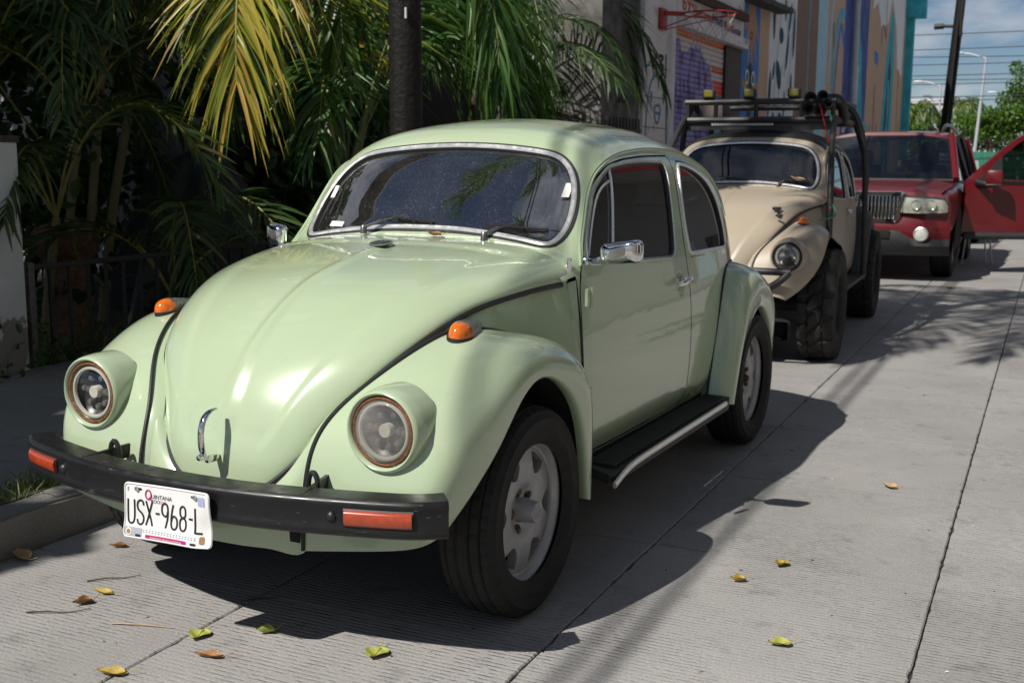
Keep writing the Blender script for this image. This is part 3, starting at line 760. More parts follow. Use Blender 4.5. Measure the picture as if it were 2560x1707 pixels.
    parts['ws'] = ws
    rw = surf_obj('rear_window', B_UV, sub(B_CLS == 6), body, M['windshield'], root, off=-.006, both=True)
    P, Nn = both_loop('rwin'); mb = MB(); mb.tube(P+Nn*.002, .012, closed=True, up=Nn, prof=[(-1.1, -.5), (1.1, -.5), (1, .4), (-1, .4)]); mb.build('window_seal', M['rubber'], rw)
    # front panel under the bonnet edge
    s = np.linspace(0, 1, 90); E = cubic(H_V, np.array(H_E), s); E = E+np.stack([-.016*np.ones_like(s), .012*np.ones_like(s), -.012*np.ones_like(s)], 1)
    E[:, 0] = np.maximum(E[:, 0], 0)
    Bm = cubic(H_V, np.array([(.656, .516, .30), (.640, .40, .62), (.60, .19, .745), (.548, -.02, .790), (.478, -.19, .768), (.408, -.345, .695), (.345, -.470, .50), (.29, -.535, .290), (.19, -.562, .287), (.09, -.572, .285), (0, -.575, .285)]), s)
    E[0] = (.622, .516, .960); E[1:8, 1] += np.linspace(.045, 0, 7)
    K = cubic(H_V, np.array([(.650, .515, .66), (.622, .36, .715), (.583, .17, .805), (.538, -.02, .846), (.468, -.190, .820), (.396, -.340, .745), (.326, -.446, .650), (.288, -.507, .56), (.215, -.548, .440), (.11, -.560, .398), (0, -.563, .390)]), s)
    G = np.moveaxis(cubic([0, .45, 1.0], np.stack([E, K, Bm]), np.linspace(0, 1, 30)), 0, 1)
    full = np.concatenate([G, G[::-1][1:]*[-1, 1, 1]], 0)
    mb = MB(); mb.grid(full); lip = np.stack([full[:, -1], full[:, -1]+[0, .03, .004]], 1); mb.grid(lip)
    parts['front'] = mb.build('front_panel', pm, root, angle=50)
    if parts['front'].data.polygons[20].normal.x*parts['front'].data.polygons[20].center.x < 0: parts['front'].data.flip_normals()
    # bonnet
    H = hood_grid(); Hm = H[:, 1:][:, ::-1]*[-1, 1, 1]; Fg = np.concatenate([Hm, H], 1)
    mb = MB(); mb.grid(Fg)
    for side in (0, -1):
        e = Fg[:, side]; c = np.array([0, 0, 0]); dn = np.stack([-np.sign(e[:, 0]+1e-9)*.008, np.full(len(e), .008), np.full(len(e), -.012)], 1)
        mb.grid(np.stack([e, e+dn*.4, e+dn], 1))
    e = Fg[0]; mb.grid(np.stack([e, e+[0, .004, -.006], e+[0, .002, -.014]], 0))
    bn = mb.build('bonnet', pm, root, angle=55)
    if bn.data.polygons[len(bn.data.polygons)//3].normal.z < 0: bn.data.flip_normals()
    eL = Fg[4:, 0]; eR = Fg[4:, -1]; sealp = np.vstack([eL[:-1], eR[::-1]])+[0, .003, -.010]; sealp[:, 0] *= .994
    mb = MB(); mb.tube(resample(sealp, 160), .0095, 8); mb.build('bonnet_seal', M['rubber'], bn)
    parts['bonnet'] = bn
    return parts

def headlight(root, c, sx, pm, clear=False, collar=True, ring=None):
    c = np.array(c)*[sx, 1, 1]; mb = MB()
    if collar:
        mb.lathe([(.10, .117), (.035, .1165), (.0, .1125), (-.010, .1085), (-.013, .1035), (-.010, .099), (.0, .0965), (.03, .095)], 64, c, axis='y')
    else:
        mb.lathe([(.06, .100), (.0, .099), (-.006, .096), (-.004, .091), (.02, .090)], 64, c, axis='y')
    h = mb.build('headlight', pm, root, angle=50)
    q = MB(); a = np.linspace(0, 2*np.pi, 65)[:-1]
    q.tube(np.stack([c[0]+.0895*np.cos(a), np.full(64, c[1]-.002), c[2]+.0895*np.sin(a)], 1), .0044, 8, closed=True); q.build('retaining_ring', ring or M['rust'], h)
    q = MB(); q.lathe([(.045, 0), (.040, .045), (.022, .076), (.010, .0855)], 48, c, axis='y'); q.build('reflector', M['lamp_back'] if clear else M['reflector'], h)
    q = MB(); q.lathe([(.006, .0685), (.001, .0695), (-.002, .0725), (-.002, .078), (.003, .081), (.008, .081)], 64, c, axis='y'); q.build('light_ring', M['lamp_ring'], h)
    q = MB(); q.lathe([(.03, .019), (.008, .019), (.006, .0175), (.006, 0)], 28, c, axis='y'); q.build('centre_cap', M['lamp_ring'], h)
    for k, (px, pz) in enumerate([(-.052, .006), (-.034, .004), (.036, .0), (.053, -.003), (-.03, -.035), (.004, -.046), (.032, -.034), (-.02, .04), (.022, .042)]):
        q = MB(); q.lathe([(.035, .0105), (.020, .0105), (.015, .008), (.013, 0)], 14, c+[px, 0, pz], axis='y'); q.build('projector_lens', M['led'], h)
    q = MB(); q.lathe([(-.002, .0865), (-.009, .080), (-.017, .062), (-.0225, .036), (-.0245, .012), (-.0247, 0)], 48, c, axis='y'); q.build('lens', M['lens_clear'] if clear else M['lens'], h)
    return h

def indicator(root, c, sx, up=(0, 0, 1), old=True):
    """teardrop turn signal on top of the wing"""
    c = np.array(c, float); mb = MB()
    # base gasket (plan teardrop), amber front, metal cap behind; local axes follow the wing top
    f = np.array([sx*.10, -1, -.05]); f /= np.linalg.norm(f); u = np.array([sx*.10, -.12, 1.]); u -= f*np.dot(u, f); u /= np.linalg.norm(u); r = np.cross(f, u)
    def pt(a, b, h): return c+r*a+f*b+u*h
    def hull(b0, b1, h0, grow, top):
        rows = []
        for hk in np.linspace(0, 1, 9):
            h = h0+(top-h0)*math.sin(hk*math.pi/2); sc = math.cos(hk*math.pi/2)**.62
            row = []
            for t in np.linspace(0, 2*np.pi, 29)[:-1]:
                x = math.cos(t); yb = math.sin(t)
                L = b1 if yb > 0 else -b0
                w = (.036+grow)*(1 if yb > 0 else (1-.80*(-yb)**2.6))
                row.append(pt(w*x*max(sc, .02), yb*L*max(sc, .02)*(1 if yb > 0 else 1), h if yb > 0 else h0+(h-h0)*(1-.30*(-yb)**2)))
            rows.append(row)
        return np.array(rows)
    g = MB(); rows = [[pt((.041)*math.cos(t)*(1 if math.sin(t) > 0 else 1-.70*(-math.sin(t))**2.6), math.sin(t)*(.055 if math.sin(t) > 0 else .138), h) for t in np.linspace(0, 2*np.pi, 29)[:-1]] for h in (-.016, .002, .006)]
    rows = np.array(rows); g.grid(rows, wrap=True); g.add(rows[-1], [tuple(range(28))])
    base = g.build('indicator', M['rubber'], root)
    H = hull(-.150, .056, .006, 0, .047); mb.grid(H, wrap=True)
    m = mb.mesh('lamp', M['amber'])
    # split: faces ahead of the lens line are amber, behind are the metal cap
    am = MB(); ca = MB(); n = 28
    for i in range(8):
        for k in range(n):
            l = (k+1) % n; q = np.array([H[i, k], H[i, l], H[i+1, l], H[i+1, k]]); b = np.mean([(p-c) @ f for p in q]); hh = np.mean([(p-c) @ u for p in q])
            (am if b-.35*(hh-.02) > .0 else ca).add(q, [(0, 1, 2, 3)])
    bpy.data.meshes.remove(m)
    for mm, nm, ma in ((am, 'amber_lens', M['amber']), (ca, 'lamp_cap', M['pitted'] if old else M['amber'])):
        o = mm.build(nm, ma, base, angle=None); bm = bmesh.new(); bm.from_mesh(o.data); bmesh.ops.remove_doubles(bm, verts=bm.verts[:], dist=1e-5); bmesh.ops.recalc_face_normals(bm, faces=bm.faces[:]); bm.to_mesh(o.data); bm.free()
    return base
M['pitted'] = mat("pitted_chrome", (0.55, 0.55, 0.53), 0.35, metal=0.9, col2=(0.24, 0.23, 0.21), vscale=120, bump=0.3, bscale=200)

def interior(root, wheel=True):
    mb = MB(); mb.box((0, .60, .93), (1.16, .14, .24), bev=.03); mb.build('dashboard', M['dash'], root)
    for sx in (-1, 1):
        s = MB(); s.box((sx*.30, 1.25, .50), (.46, .48, .16), bev=.04)
        rot = Matrix.Rotation(R_(-17), 3, 'X'); s.box((sx*.30, 1.49, .84), (.45, .12, .60), np.array(rot), bev=.04)
        s.box((sx*.30, 1.565, 1.20), (.24, .09, .17), np.array(rot), bev=.03); s.build('seat', M['seat'], root)
    s = MB(); s.box((0, 2.02, .52), (1.1, .40, .18), bev=.05); s.box((0, 2.24, .84), (1.1, .13, .50), bev=.04); s.build('rear_seat', M['seat'], root)
    if wheel:
        w = MB(); c = np.array([.31, .86, 1.0]); a = np.linspace(0, 2*np.pi, 41)[:-1]; ax = np.array([0, -.86, .5]); ex = np.array([1., 0, 0]); ey = np.cross(ax/np.linalg.norm(ax), ex)
        w.tube(c+.195*(np.cos(a)[:, None]*ex+np.sin(a)[:, None]*ey), .012, 8, closed=True); w.tube([c-ex*.19, c-ex*.06-ey*.02, c+ex*.06-ey*.02, c+ex*.19], .011, 8)
        w.tube([c-ey*.01, c+np.array([0, -.26, -.14])], .02, 8); w.lathe([(-.02, .05), (.02, .05)], 20, c, axis='y'); w.build('steering_wheel', M['dash'], root)
    m = MB(); m.tube([(0.0, .885, 1.435), (0.0, .86, 1.40), (.0, .85, 1.355)], .005, 6); m.box((0, .855, 1.345), (.20, .025, .055), bev=.012); m.build('rear_view_mirror', M['dash'], root)

def wipers(ws):
    for bx, tip, k in ((.265, (.015, 0.16), 0), (-.225, (0, 0), 1)):
        mb = MB(); pass

def wiper(ws, base, elbow, tipa, tipb):
    w = MB(); base = np.array(base)
    w.lathe([(-.012, .013), (.012, .012), (.018, .008), (.018, 0)], 14, base, axis='z')
    w.bar(base+[0, 0, .010], base+(np.array(elbow)-base)*.45+[0, 0, .012], .016, .010, bev=.003)
    w.bar(base+(np.array(elbow)-base)*.4+[0, 0, .012], elbow, .008, .006)
    o = w.build('wiper', M['trim_dark'], ws)
    b = MB(); tipa = np.array(tipa); tipb = np.array(tipb); d = tipb-tipa
    b.bar(tipa, tipb, .006, .018); b.bar(tipa+d*.18+[0, -.010, .010], tipa+d*.82+[0, -.010, .010], .008, .007)
    for t in (.2, .5, .8): b.bar(tipa+d*t, tipa+d*t+[0, -.010, .010], .008, .012)
    b.build('wiper_blade', M['black'], o)
    return o
M['trim_dark'] = mat("worn_wiper_metal", (0.22, 0.22, 0.22), 0.35, metal=0.9, vary=0.3, vscale=40)

def green_beetle():
    pm = paint("pale_green_enamel", (0.405, 0.50, 0.328), dirt=0.22); pw = paint("pale_green_wing_enamel", (0.405, 0.50, 0.328), dirt=0.22, under=True)
    root = thing('parked_car', 'pale green rounded vintage car with black bumper and licence plate, nearest the camera', 'car')
    P = beetle_shell(root, pm)
    for sx in (1, -1):
        f = wing_obj('front_wing', [FF_I, FF_A, FF_S, FF_L], pw, root, sx)
        bead = curve(np.array(FF_I)[0:], 80)*[sx, 1, 1]+[sx*.002, -.002, .002]
        mb = MB(); mb.tube(bead, .0058, 8); mb.build('wing_beading', M['rubber'], f)
        r = wing_obj('rear_wing', [RF_I, RF_A, RF_S, RF_L], pw, root, sx)
        bead = curve(RF_I, 80)*[sx, 1, 1]+[sx*.003, -.003, .002]; mb = MB(); mb.tube(bead, .0065, 8); mb.build('wing_beading', M['rubber'], r)
        for yc, nm in ((0, f), (2.4, r)):
            Lp = curve(FF_L if yc == 0 else RF_L, 40); cc = np.array([0, yc, .33]); dirn = (Lp-cc)*[0, 1, 1]; ln = np.linalg.norm(dirn, axis=1, keepdims=True)
            Lo = Lp+dirn/ln*.010-[.004, 0, 0]; Li = Lo.copy(); Li[:, 0] = .40; Lc = cc+dirn*.02; Lc[:, 0] = .40
            w = MB(); w.grid(np.stack([Lo, Li, Lc], 1)*[sx, 1, 1]); w.build('wheel_well', M['under'], nm, angle=30)
        alloy_wheel(root, (sx*.655, 0, .318), sx, cap=True); alloy_wheel(root, (sx*.655, 2.4, .318), sx, cap=False)
        # running board
        rb = MB(); pl = [(.655, .52), (.772, .47), (.785, .50), (.785, 1.80), (.76, 1.90), (.655, 1.90)]
        zt = .333; A = np.array([(sx*x, y, zt-.01*(x > .75)) for x, y in pl]); Bt = A-[0, 0, .035]; n = len(pl)
        rb.add(np.vstack([A, Bt]), [tuple(range(n)), tuple(range(2*n-1, n-1, -1))]+[(i, (i+1) % n, (i+1) % n+n, i+n) for i in range(n)])
        rbo = rb.build('running_board', M['rubber'], root, angle=20)
        for k in range(11):
            x = .668+k*.0092; q = MB(); q.box((sx*x, 1.19, zt+.0015), (.0050, 1.30, .005)); q.build('tread_rib', M['rubber'], rbo)
        st = MB(); pts = curve([(sx*.800, .455, .292), (sx*.795, .52, .302), (sx*.791, .62, .316), (sx*.789, .9, .322), (sx*.789, 1.75, .325)], 30)
        st.tube(pts, 1.0, prof=[(-.005, -.010), (.004, -.010), (.007, 0), (.004, .010), (-.005, .010)]); st.build('bright_strip', M['trim'], rbo)
        headlight(root, (.5293, -.508, .648), sx, pm, clear=sx < 0)
        indicator(root, (.556*sx, -.138, .851), sx)
        # fender mirror on the door
        m = MB(); b = np.array([sx*.622, .600, 1.018])
        m.lathe([(-.004, .017), (.004, .0165), (.010, .010), (.010, 0)], 16, b, axis='x')
        arm = curve([b, b+[sx*.030, -.004, .002], b+[sx*.060, .0, .012], b+[sx*.085, .004, .018]], 10); m.tube(arm, .0085, 8)
        mo = m.build('door_mirror', M['chrome'], P['door%d' % sx])
        hd = MB(); c = b+np.array([.128 if sx > 0 else -.068, .0, .032 if sx > 0 else .045]); pr = np.array(rrect(.150 if sx > 0 else .098, .080 if sx > 0 else .088, .024, 6)); ry = R_(0 if sx > 0 else -8)
        rows = [[(c[0]+q[0]*k*math.cos(ry)+dy*math.sin(ry), c[1]+dy*math.cos(ry)-q[0]*k*math.sin(ry)*-1, c[2]+q[1]*k+q[0]*sx*.14) for q in pr] for dy, k in ((-.042, .40), (-.039, .66), (-.030, .86), (-.015, .97), (.0, 1.0), (.010, .985))]
        rows = np.array(rows); rows[..., 2] += (rows[..., 1]-c[1])*-.05
        hd.grid(rows, wrap=True); hd.add(rows[0], [tuple(range(len(pr)))])
        hd.build('mirror_shell', M['chrome'], mo, angle=60)
        gl = MB(); gl.add(rows[-1]*[1, 1, 1], [tuple(range(len(pr)))]); gl.build('mirror_glass', M['mirror'], mo)
        # bumper bracket loop
        k = MB(); lp = curve([(sx*.345, -.585, .46), (sx*.345, -.587, .515), (sx*.360, -.588, .535), (sx*.374, -.588, .515), (sx*.374, -.586, .46)], 16); k.tube(lp, .0075, 8)
        k.bar((sx*.36, -.52, .495), (sx*.39, -.68, .485), .010, .040); k.build('bumper_bracket', M['black'], root)
    # aerial stub by the near pillar
    m = MB(); p0 = np.array([.600, .500, 1.000]); m.tube([p0+[-.002, .004, -.022], p0+[.002, 0, .01], p0+[.006, -.002, .035]], [.010, .0105, .007], 12); m.lathe([(-.004, .015), (.004, .012)], 16, p0+[0, 0, -.022], axis='z'); m.build('aerial_stub', M['chrome'], root)
    # bonnet furniture
    bn = P['bonnet']
    hd = MB(); hp = curve([(0, -.552, .662), (0, -.582, .657), (0, -.608, .632), (0, -.616, .59), (0, -.612, .552), (0, -.598, .527)], 24); wd = np.interp(np.linspace(0, 1, 24), [0, .3, .8, 1], [.6, 1, 1, .8])
    hd.tube(hp, wd, 12, prof=[(.011*math.cos(t), .0065*math.sin(t)) for t in np.arange(12)*2*np.pi/12], up=(0, -1, 0)); hd.lathe([(-.012, 0), (-.01, .008), (0, .011), (.01, .008), (.012, 0)], 14, (-.006, -.612, .535), axis='y'); hd.box((0, -.574, .525), (.016, .05, .022), bev=.006); hd.build('bonnet_handle', M['chrome'], bn)
    em = MB(); c = np.array([0, .285, 1.0715]); n_ = np.array([0, -.155, 1.]); n_ /= np.linalg.norm(n_); ey = np.cross(n_, [1., 0, 0]); em.lathe([(0, .040), (.002, .040), (.003, .036), (.003, 0)], 36, (0, 0, 0), axis='z')
    Vv = em.v[-1]; ex = np.array([1., 0, 0]); em.v[-1] = c+Vv[:, :1]*ex+Vv[:, 1:2]*ey+Vv[:, 2:]*n_
    eo = em.build('bonnet_emblem', M['dark_emblem'], bn); e2 = MB(); emblem(e2, c+n_*.003, ex, ey, n_, .040, .002); e2.build('emblem_letters', M['chrome'], eo)
    ws = P['ws']
    wiper(ws, (.262, .535, 1.090), (.345, .615, 1.135), (.245, .575, 1.125), (.520, .625, 1.105))
    wiper(ws, (-.235, .525, 1.098), (-.10, .60, 1.155), (-.165, .575, 1.140), (.075, .585, 1.118))
    def sticker(x0, z0, w, h, nm='sticker'):
        u = yv_at_xz(np.array([abs(x0), abs(x0+w), abs(x0+w), abs(x0)]), np.array([z0, z0, z0+h, z0+h]), .53, 1.0); Pq, _ = on_body(u, .004 if nm == 'sticker' else -.004, 1)
        Pq[:, 0] *= np.sign([x0, x0+w, x0+w, x0]); q = MB(); q.add(Pq, [(0, 1, 2, 3)]); q.build(nm, M['paper'], ws, smooth=False)
    sticker(-.500, 1.205, .022, .045); sticker(.478, 1.225, .026, .048); sticker(-.430, 1.102, .062, .018)
    # bumper
    path = np.array([(.757, -.556), (.70, -.600), (.632, -.630), (.545, -.656), (.455, -.680), (.34, -.706), (.225, -.725), (.10, -.736), (0, -.738)]); path = np.vstack([path, path[:-1][::-1]*[-1, 1]])
    pc = resample(curve(path, 140), 110); P3 = np.stack([pc[:, 0], pc[:, 1], np.full(len(pc), .456)], 1)
    prof = np.array([(-.075, .044), (-.072, .050), (-.018, .0485), (-.006, .0475), (.0, .043), (.003, .038), (.004, .030), (.002, .024), (.0, .012), (.0, -.012), (.002, -.026), (.004, -.032), (.003, -.042), (.0, -.047), (-.004, -.051), (-.012, -.0535), (-.035, -.0535), (-.04, -.050), (-.012, -.048), (-.008, -.040), (-.008, .040), (-.014, .047)])
    # outward is X of the sweep
    bm_ = MB(); bm_.tube(P3, 1.0, prof=prof*[-1, 1], up=(0, 0, 1))
    bo = bm_.build('bumper', M['bumper'], root, angle=30)
    for x in (.478, -.478, -.02):
        q = MB(); yb = np.interp(-abs(x), pc[:, 0][::-1], pc[:, 1][::-1]) if pc[0, 0] > 0 else np.interp(-abs(x), pc[:, 0], pc[:, 1])
        q.lathe([(-.001, .014), (-.005, .012), (-.009, .006), (-.0095, 0)], 16, (x, yb, .456), axis='y'); q.build('bumper_bolt', M['black'], bo)
    for sx in (1, -1):
        x0, x1 = .470, .655
        t = np.linspace(0, 1, 9); xs = (x0+.05)+(x1-x0-.05)*t
        xs = np.linspace(.515, .682, 9); idx = np.argsort(pc[:, 0]); ys = np.interp(xs, pc[idx, 0], pc[idx, 1])
        for grow, dep, ma, nm in ((.004, .006, M['rubber'], 'indicator_bezel'), (0, .013, M['amber_dark'], 'bumper_indicator')):
            q = MB(); X = xs.copy(); X[0] -= grow; X[-1] += grow; nx = np.gradient(ys)/np.gradient(xs)
            nn = np.stack([nx, -np.ones_like(nx)], 1); nn /= np.linalg.norm(nn, axis=1, keepdims=True)
            hh = .0215+grow
            rows = np.array([[(sx*(x+n2[0]*d), y+n2[1]*d, .456+z) for z, d in ((-hh, .0), (-hh*.95, dep*.55), (-hh*.5, dep*.92), (hh*.5, dep), (hh*.95, dep*.6), (hh, 0))] for x, y, n2 in zip(X, ys, nn)])
            q.grid(rows); q.add(rows[0], [tuple(range(6))]); q.add(rows[-1], [tuple(range(6))[::-1]]); q.build(nm, ma, bo, angle=65)
    interior(root)
    # tailpipes, engine underside
    for sx in (1, -1): q = MB(); q.tube([(sx*.18, 3.05, .30), (sx*.18, 3.22, .27)], .02, 10); q.build('tailpipe', M['chrome'], root)
    q = MB(); pth = curve([(.745, 3.02), (.70, 3.13), (.5, 3.2), (0, 3.23), (-.5, 3.2), (-.70, 3.13), (-.745, 3.02)], 60); q.tube(np.stack([pth[:, 0], pth[:, 1], np.full(60, .47)], 1), 1.0, prof=prof*[1, 1], up=(0, 0, 1)); q.build('rear_bumper', M['bumper'], root, angle=30)
    for yy in (0, 2.4): ax = MB(); ax.tube([(-.6, yy, .31), (.6, yy, .31)], .045, 10); ax.box((0, yy+.1, .31), (.5, .5, .1)); ax.build('axle', M['under'], root)
    return root, P
M['dark_emblem'] = mat("emblem_ground", (0.05, 0.05, 0.055), 0.35, metal=0.6)

def licence_plate():
    root = thing('licence_plate', 'bent white licence plate reading USX-968-L bolted to the black bumper', 'licence plate')
    W, H_ = .298, .152
    # plate frame: tilted, lower right corner bent
    o = np.array([-.150, -.757, .484]); ex = np.array([.992, .012, .018]); ex /= np.linalg.norm(ex); ey = np.array([0.02, .06, 1.0]); ey -= ex*np.dot(ex, ey); ey /= np.linalg.norm(ey); ez = np.cross(ex, ey)
    def bend(P2, d=0.0):
        P2 = np.asarray(P2, float); x, y = P2[:, 0], P2[:, 1]       # x 0..W, y 0..-H
        b = -.020*smooth01(x, W*.78, W)*smooth01(-y, .03, H_)-.006*np.sin(x/W*3.1)+.010*smooth01(-y, .09, H_)*smooth01(-x, -W*.75, -W*.4)
        return o+x[:, None]*ex+y[:, None]*ey-(b-d)[:, None]*ez*-1.0
    # ez should face the camera side (-y)
    if ez[1] > 0: ez = -ez
    def bend(P2, d=0.0):
        P2 = np.asarray(P2, float); x, y = P2[:, 0], P2[:, 1]
        b = -.016*smooth01(x, W*.80, W)*smooth01(-y, .02, H_*.9)-.005*np.sin(x/W*3.1)+.008*smooth01(-y, .09, H_)
        return o+x[:, None]*ex+y[:, None]*ey+(b+d)[:, None]*ez
    out = np.array(rrect(W, H_, .014, 6))+[W/2, -H_/2]
    def sheet(mb, poly, d, thick=.0):
        poly = np.asarray(poly, float); p = densify(poly, .012); pts = [tuple(q) for q in p]; n = len(p)
        xs = np.arange(p[:, 0].min(), p[:, 0].max(), .012); ys = np.arange(p[:, 1].min(), p[:, 1].max(), .012)
        g = np.array([(a, b) for a in xs for b in ys]); 
        if len(g): g = g[inpoly(g, p)]; g = np.array([q for q in g if np.min(np.hypot(*(p-q).T)) > .004]); pts += [tuple(q) for q in g]
        vv, ee, ff, *_ = delaunay_2d_cdt([Vector(q) for q in pts], [(i, (i+1) % n) for i in range(n)], [], 1, 1e-7)
        uv = np.array([q[:] for q in vv]); mb.add(bend(uv, d), [tuple(t) for t in ff])
        if thick:
            A = bend(p, d); B_ = bend(p, d-thick); mb.grid(np.stack([A, B_]), wrap=True)
    mb = MB(); sheet(mb, out, 0, .002)
    # raised rim
    rim = np.array(rrect(W-.006, H_-.006, .012, 6))+[W/2, -H_/2]; mb.tube(bend(densify(rim, .01), .0005), .0022, 6, closed=True)
    pl = mb.build('plate', M['white'], root, angle=40)
    def text(txt, x, y, size, ma, nm, sxk=1.0, bold=0, d=.0012):
        Vt, F = text_poly(txt, size, bold)
        if len(Vt) == 0: return
        q = MB(); q.add(bend(np.stack([x+Vt[:, 0]*sxk, y+Vt[:, 1]], 1), d), F); q.build(nm, ma, pl, smooth=False)
    # big characters as strokes
    def strokes(ch):
        S = {'U': [[(0, 1), (0, .25), (.12, .05), (.35, 0), (.58, .05), (.7, .25), (.7, 1)]],
             'S': [[(.7, .80), (.62, .95), (.38, 1), (.1, .93), (.02, .76), (.12, .60), (.38, .50), (.62, .38), (.70, .22), (.58, .05), (.33, 0), (.1, .05), (0, .2)]],
             'X': [[(0, 1), (.7, 0)], [(.7, 1), (0, 0)]],
             '9': [[(.66, .68), (.55, .52), (.35, .47), (.1, .54), (.0, .74), (.1, .94), (.35, 1), (.6, .93), (.68, .74), (.64, .45), (.42, 0)]],
             '6': [[(.04, .32), (.15, .48), (.35, .53), (.6, .46), (.7, .26), (.6, .06), (.35, 0), (.1, .07), (.02, .26), (.06, .55), (.28, 1)]],
             '8': [[(.35, .53), (.1, .60), (.04, .77), (.12, .94), (.35, 1), (.58, .94), (.66, .77), (.6, .60), (.35, .53), (.08, .45), (0, .25), (.1, .06), (.35, 0), (.6, .06), (.7, .25), (.62, .45), (.35, .53)]],
             'L': [[(0, 1), (0, 0), (.68, 0)]], '-': [[(0, .5), (.42, .5)]]}
        return S[ch]
    x = .014; hgt = .066; wk = .031
    for ch, adv in zip("USX-968-L", (.0315, .0305, .0325, .0225, .0315, .0315, .0315, .0225, .03)):
        for st in strokes(ch):
            p = np.array(st)*[wk, hgt]
            if ch == '-': p = np.array(st)*[.030, hgt]+[0.001, .002]
            if len(st) > 4: p = curve(p, 40)
            else: p = densify(p, .004, closed=False)
            P3 = bend(p+[x, -.112], .0012); q = MB(); q.tube(P3, 1.0, prof=[(-.0027, -.0006), (.0027, -.0006), (.0022, .0009), (-.0022, .0009)], up=-ez if False else ez); q.build('plate_character', M['ink'], pl)
        x += adv
    text("F", .012, -.026, .018, M['ink'], 'small_letter', .8)
    text("UINTANA", .094, -.0375, .0165, M['ink'], 'state_lettering', .98); text("ROO", .094, -.0495, .0145, M['ink'], 'state_lettering', .9)
    text("PIDES POCO", .121, -.0445, .0055, M['magenta'], 'small_print', .8); text("TRANSFORMA", .121, -.0495, .0055, M['magenta'], 'small_print', .75)
    a = np.linspace(0, 2*np.pi, 30)[:-1]; q = MB(); q.tube(bend(np.stack([.084+.0095*np.cos(a), -.0285+.0125*np.sin(a)], 1), .0012), 1.0, closed=True, up=ez, prof=[(-.002, -.0005), (.002, -.0005), (.002, .0005), (-.002, .0005)])
    q.tube(bend(np.array([(.0855, -.036), (.091, -.040), (.096, -.0435)]), .0014), 1.0, up=ez, prof=[(-.002, -.0005), (.002, -.0005), (.002, .0005), (-.002, .0005)]); q.build('state_initial', M['magenta'], pl)
    def rect(x0, y0, w, h, ma, nm, d=.0012, r=.002): q = MB(); sheet(q, np.array(rrect(w, h, r, 4))+[x0+w/2, y0-h/2], d); q.build(nm, ma, pl, smooth=False)
    rect(.258, -.014, .023, .024, M['plate_lilac'], 'tax_sticker'); rect(.006, -.122, .058, .024, M['plate_grey'], 'grey_field', .0010)
    rect(.078, -.137, .142, .014, M['magenta'], 'motto_band'); text("TRANSPORTE PRIVADO AUTOMOVIL", .094, -.1465, .0078, M['white'], 'motto', .86, d=.0020)
    rect(.262, -.120, .014, .020, M['gold'], 'state_crest', .0014, .004)
    q = MB(); q.add(bend(np.stack([.020+.010*np.cos(a), -.134+.010*np.sin(a)], 1), .0016), [tuple(range(29))]); q.build('seal_disc', M['white'], pl); q = MB(); q.add(bend(np.stack([.020+.0065*np.cos(a), -.134+.0065*np.sin(a)], 1), .0022), [tuple(range(29))]); q.build('seal_emblem', M['gold'], pl)
    for k in range(18):
        xx = .070+k*.0105
        for j in range(2):
            q = MB(); sheet(q, np.array(rrect(.0055, .0028, .0008, 3))+[xx, -.1255-.005*j], .0011); q.build('figure_print', M['plate_grey'], pl, smooth=False)
    for hx, hy in ((.052, -.0155), (.243, -.0165), (.052, -.142), (.243, -.142)): rect(hx-.009, hy+.003, .019, .0065, M['ink'], 'slot', .0014, .003)
    for hx, hy in ((.046, -.0155), (.249, -.0165)):
        q = MB(); c = bend(np.array([(hx, hy)]), .003)[0]; q.lathe([(0, .0065), (-.003, .006), (-.005, .003), (-.005, 0)], 12, c, axis='y'); q.build('plate_screw', M['chrome'], pl)
    return root
# ------------------------------------------------------------------ the street
CA_, SA_ = 0.9994, 0.0345
def st(a, b, z=0.0):
    """street coordinates: a across (positive away from the kerb), b along"""
    return (a*CA_-b*SA_, a*SA_+b*CA_, z)
ST = np.array([[CA_, -SA_, 0], [SA_, CA_, 0], [0, 0, 1.0]])
def stv(P): return np.asarray(P, float) @ ST.T
RZ = math.atan2(SA_, CA_)

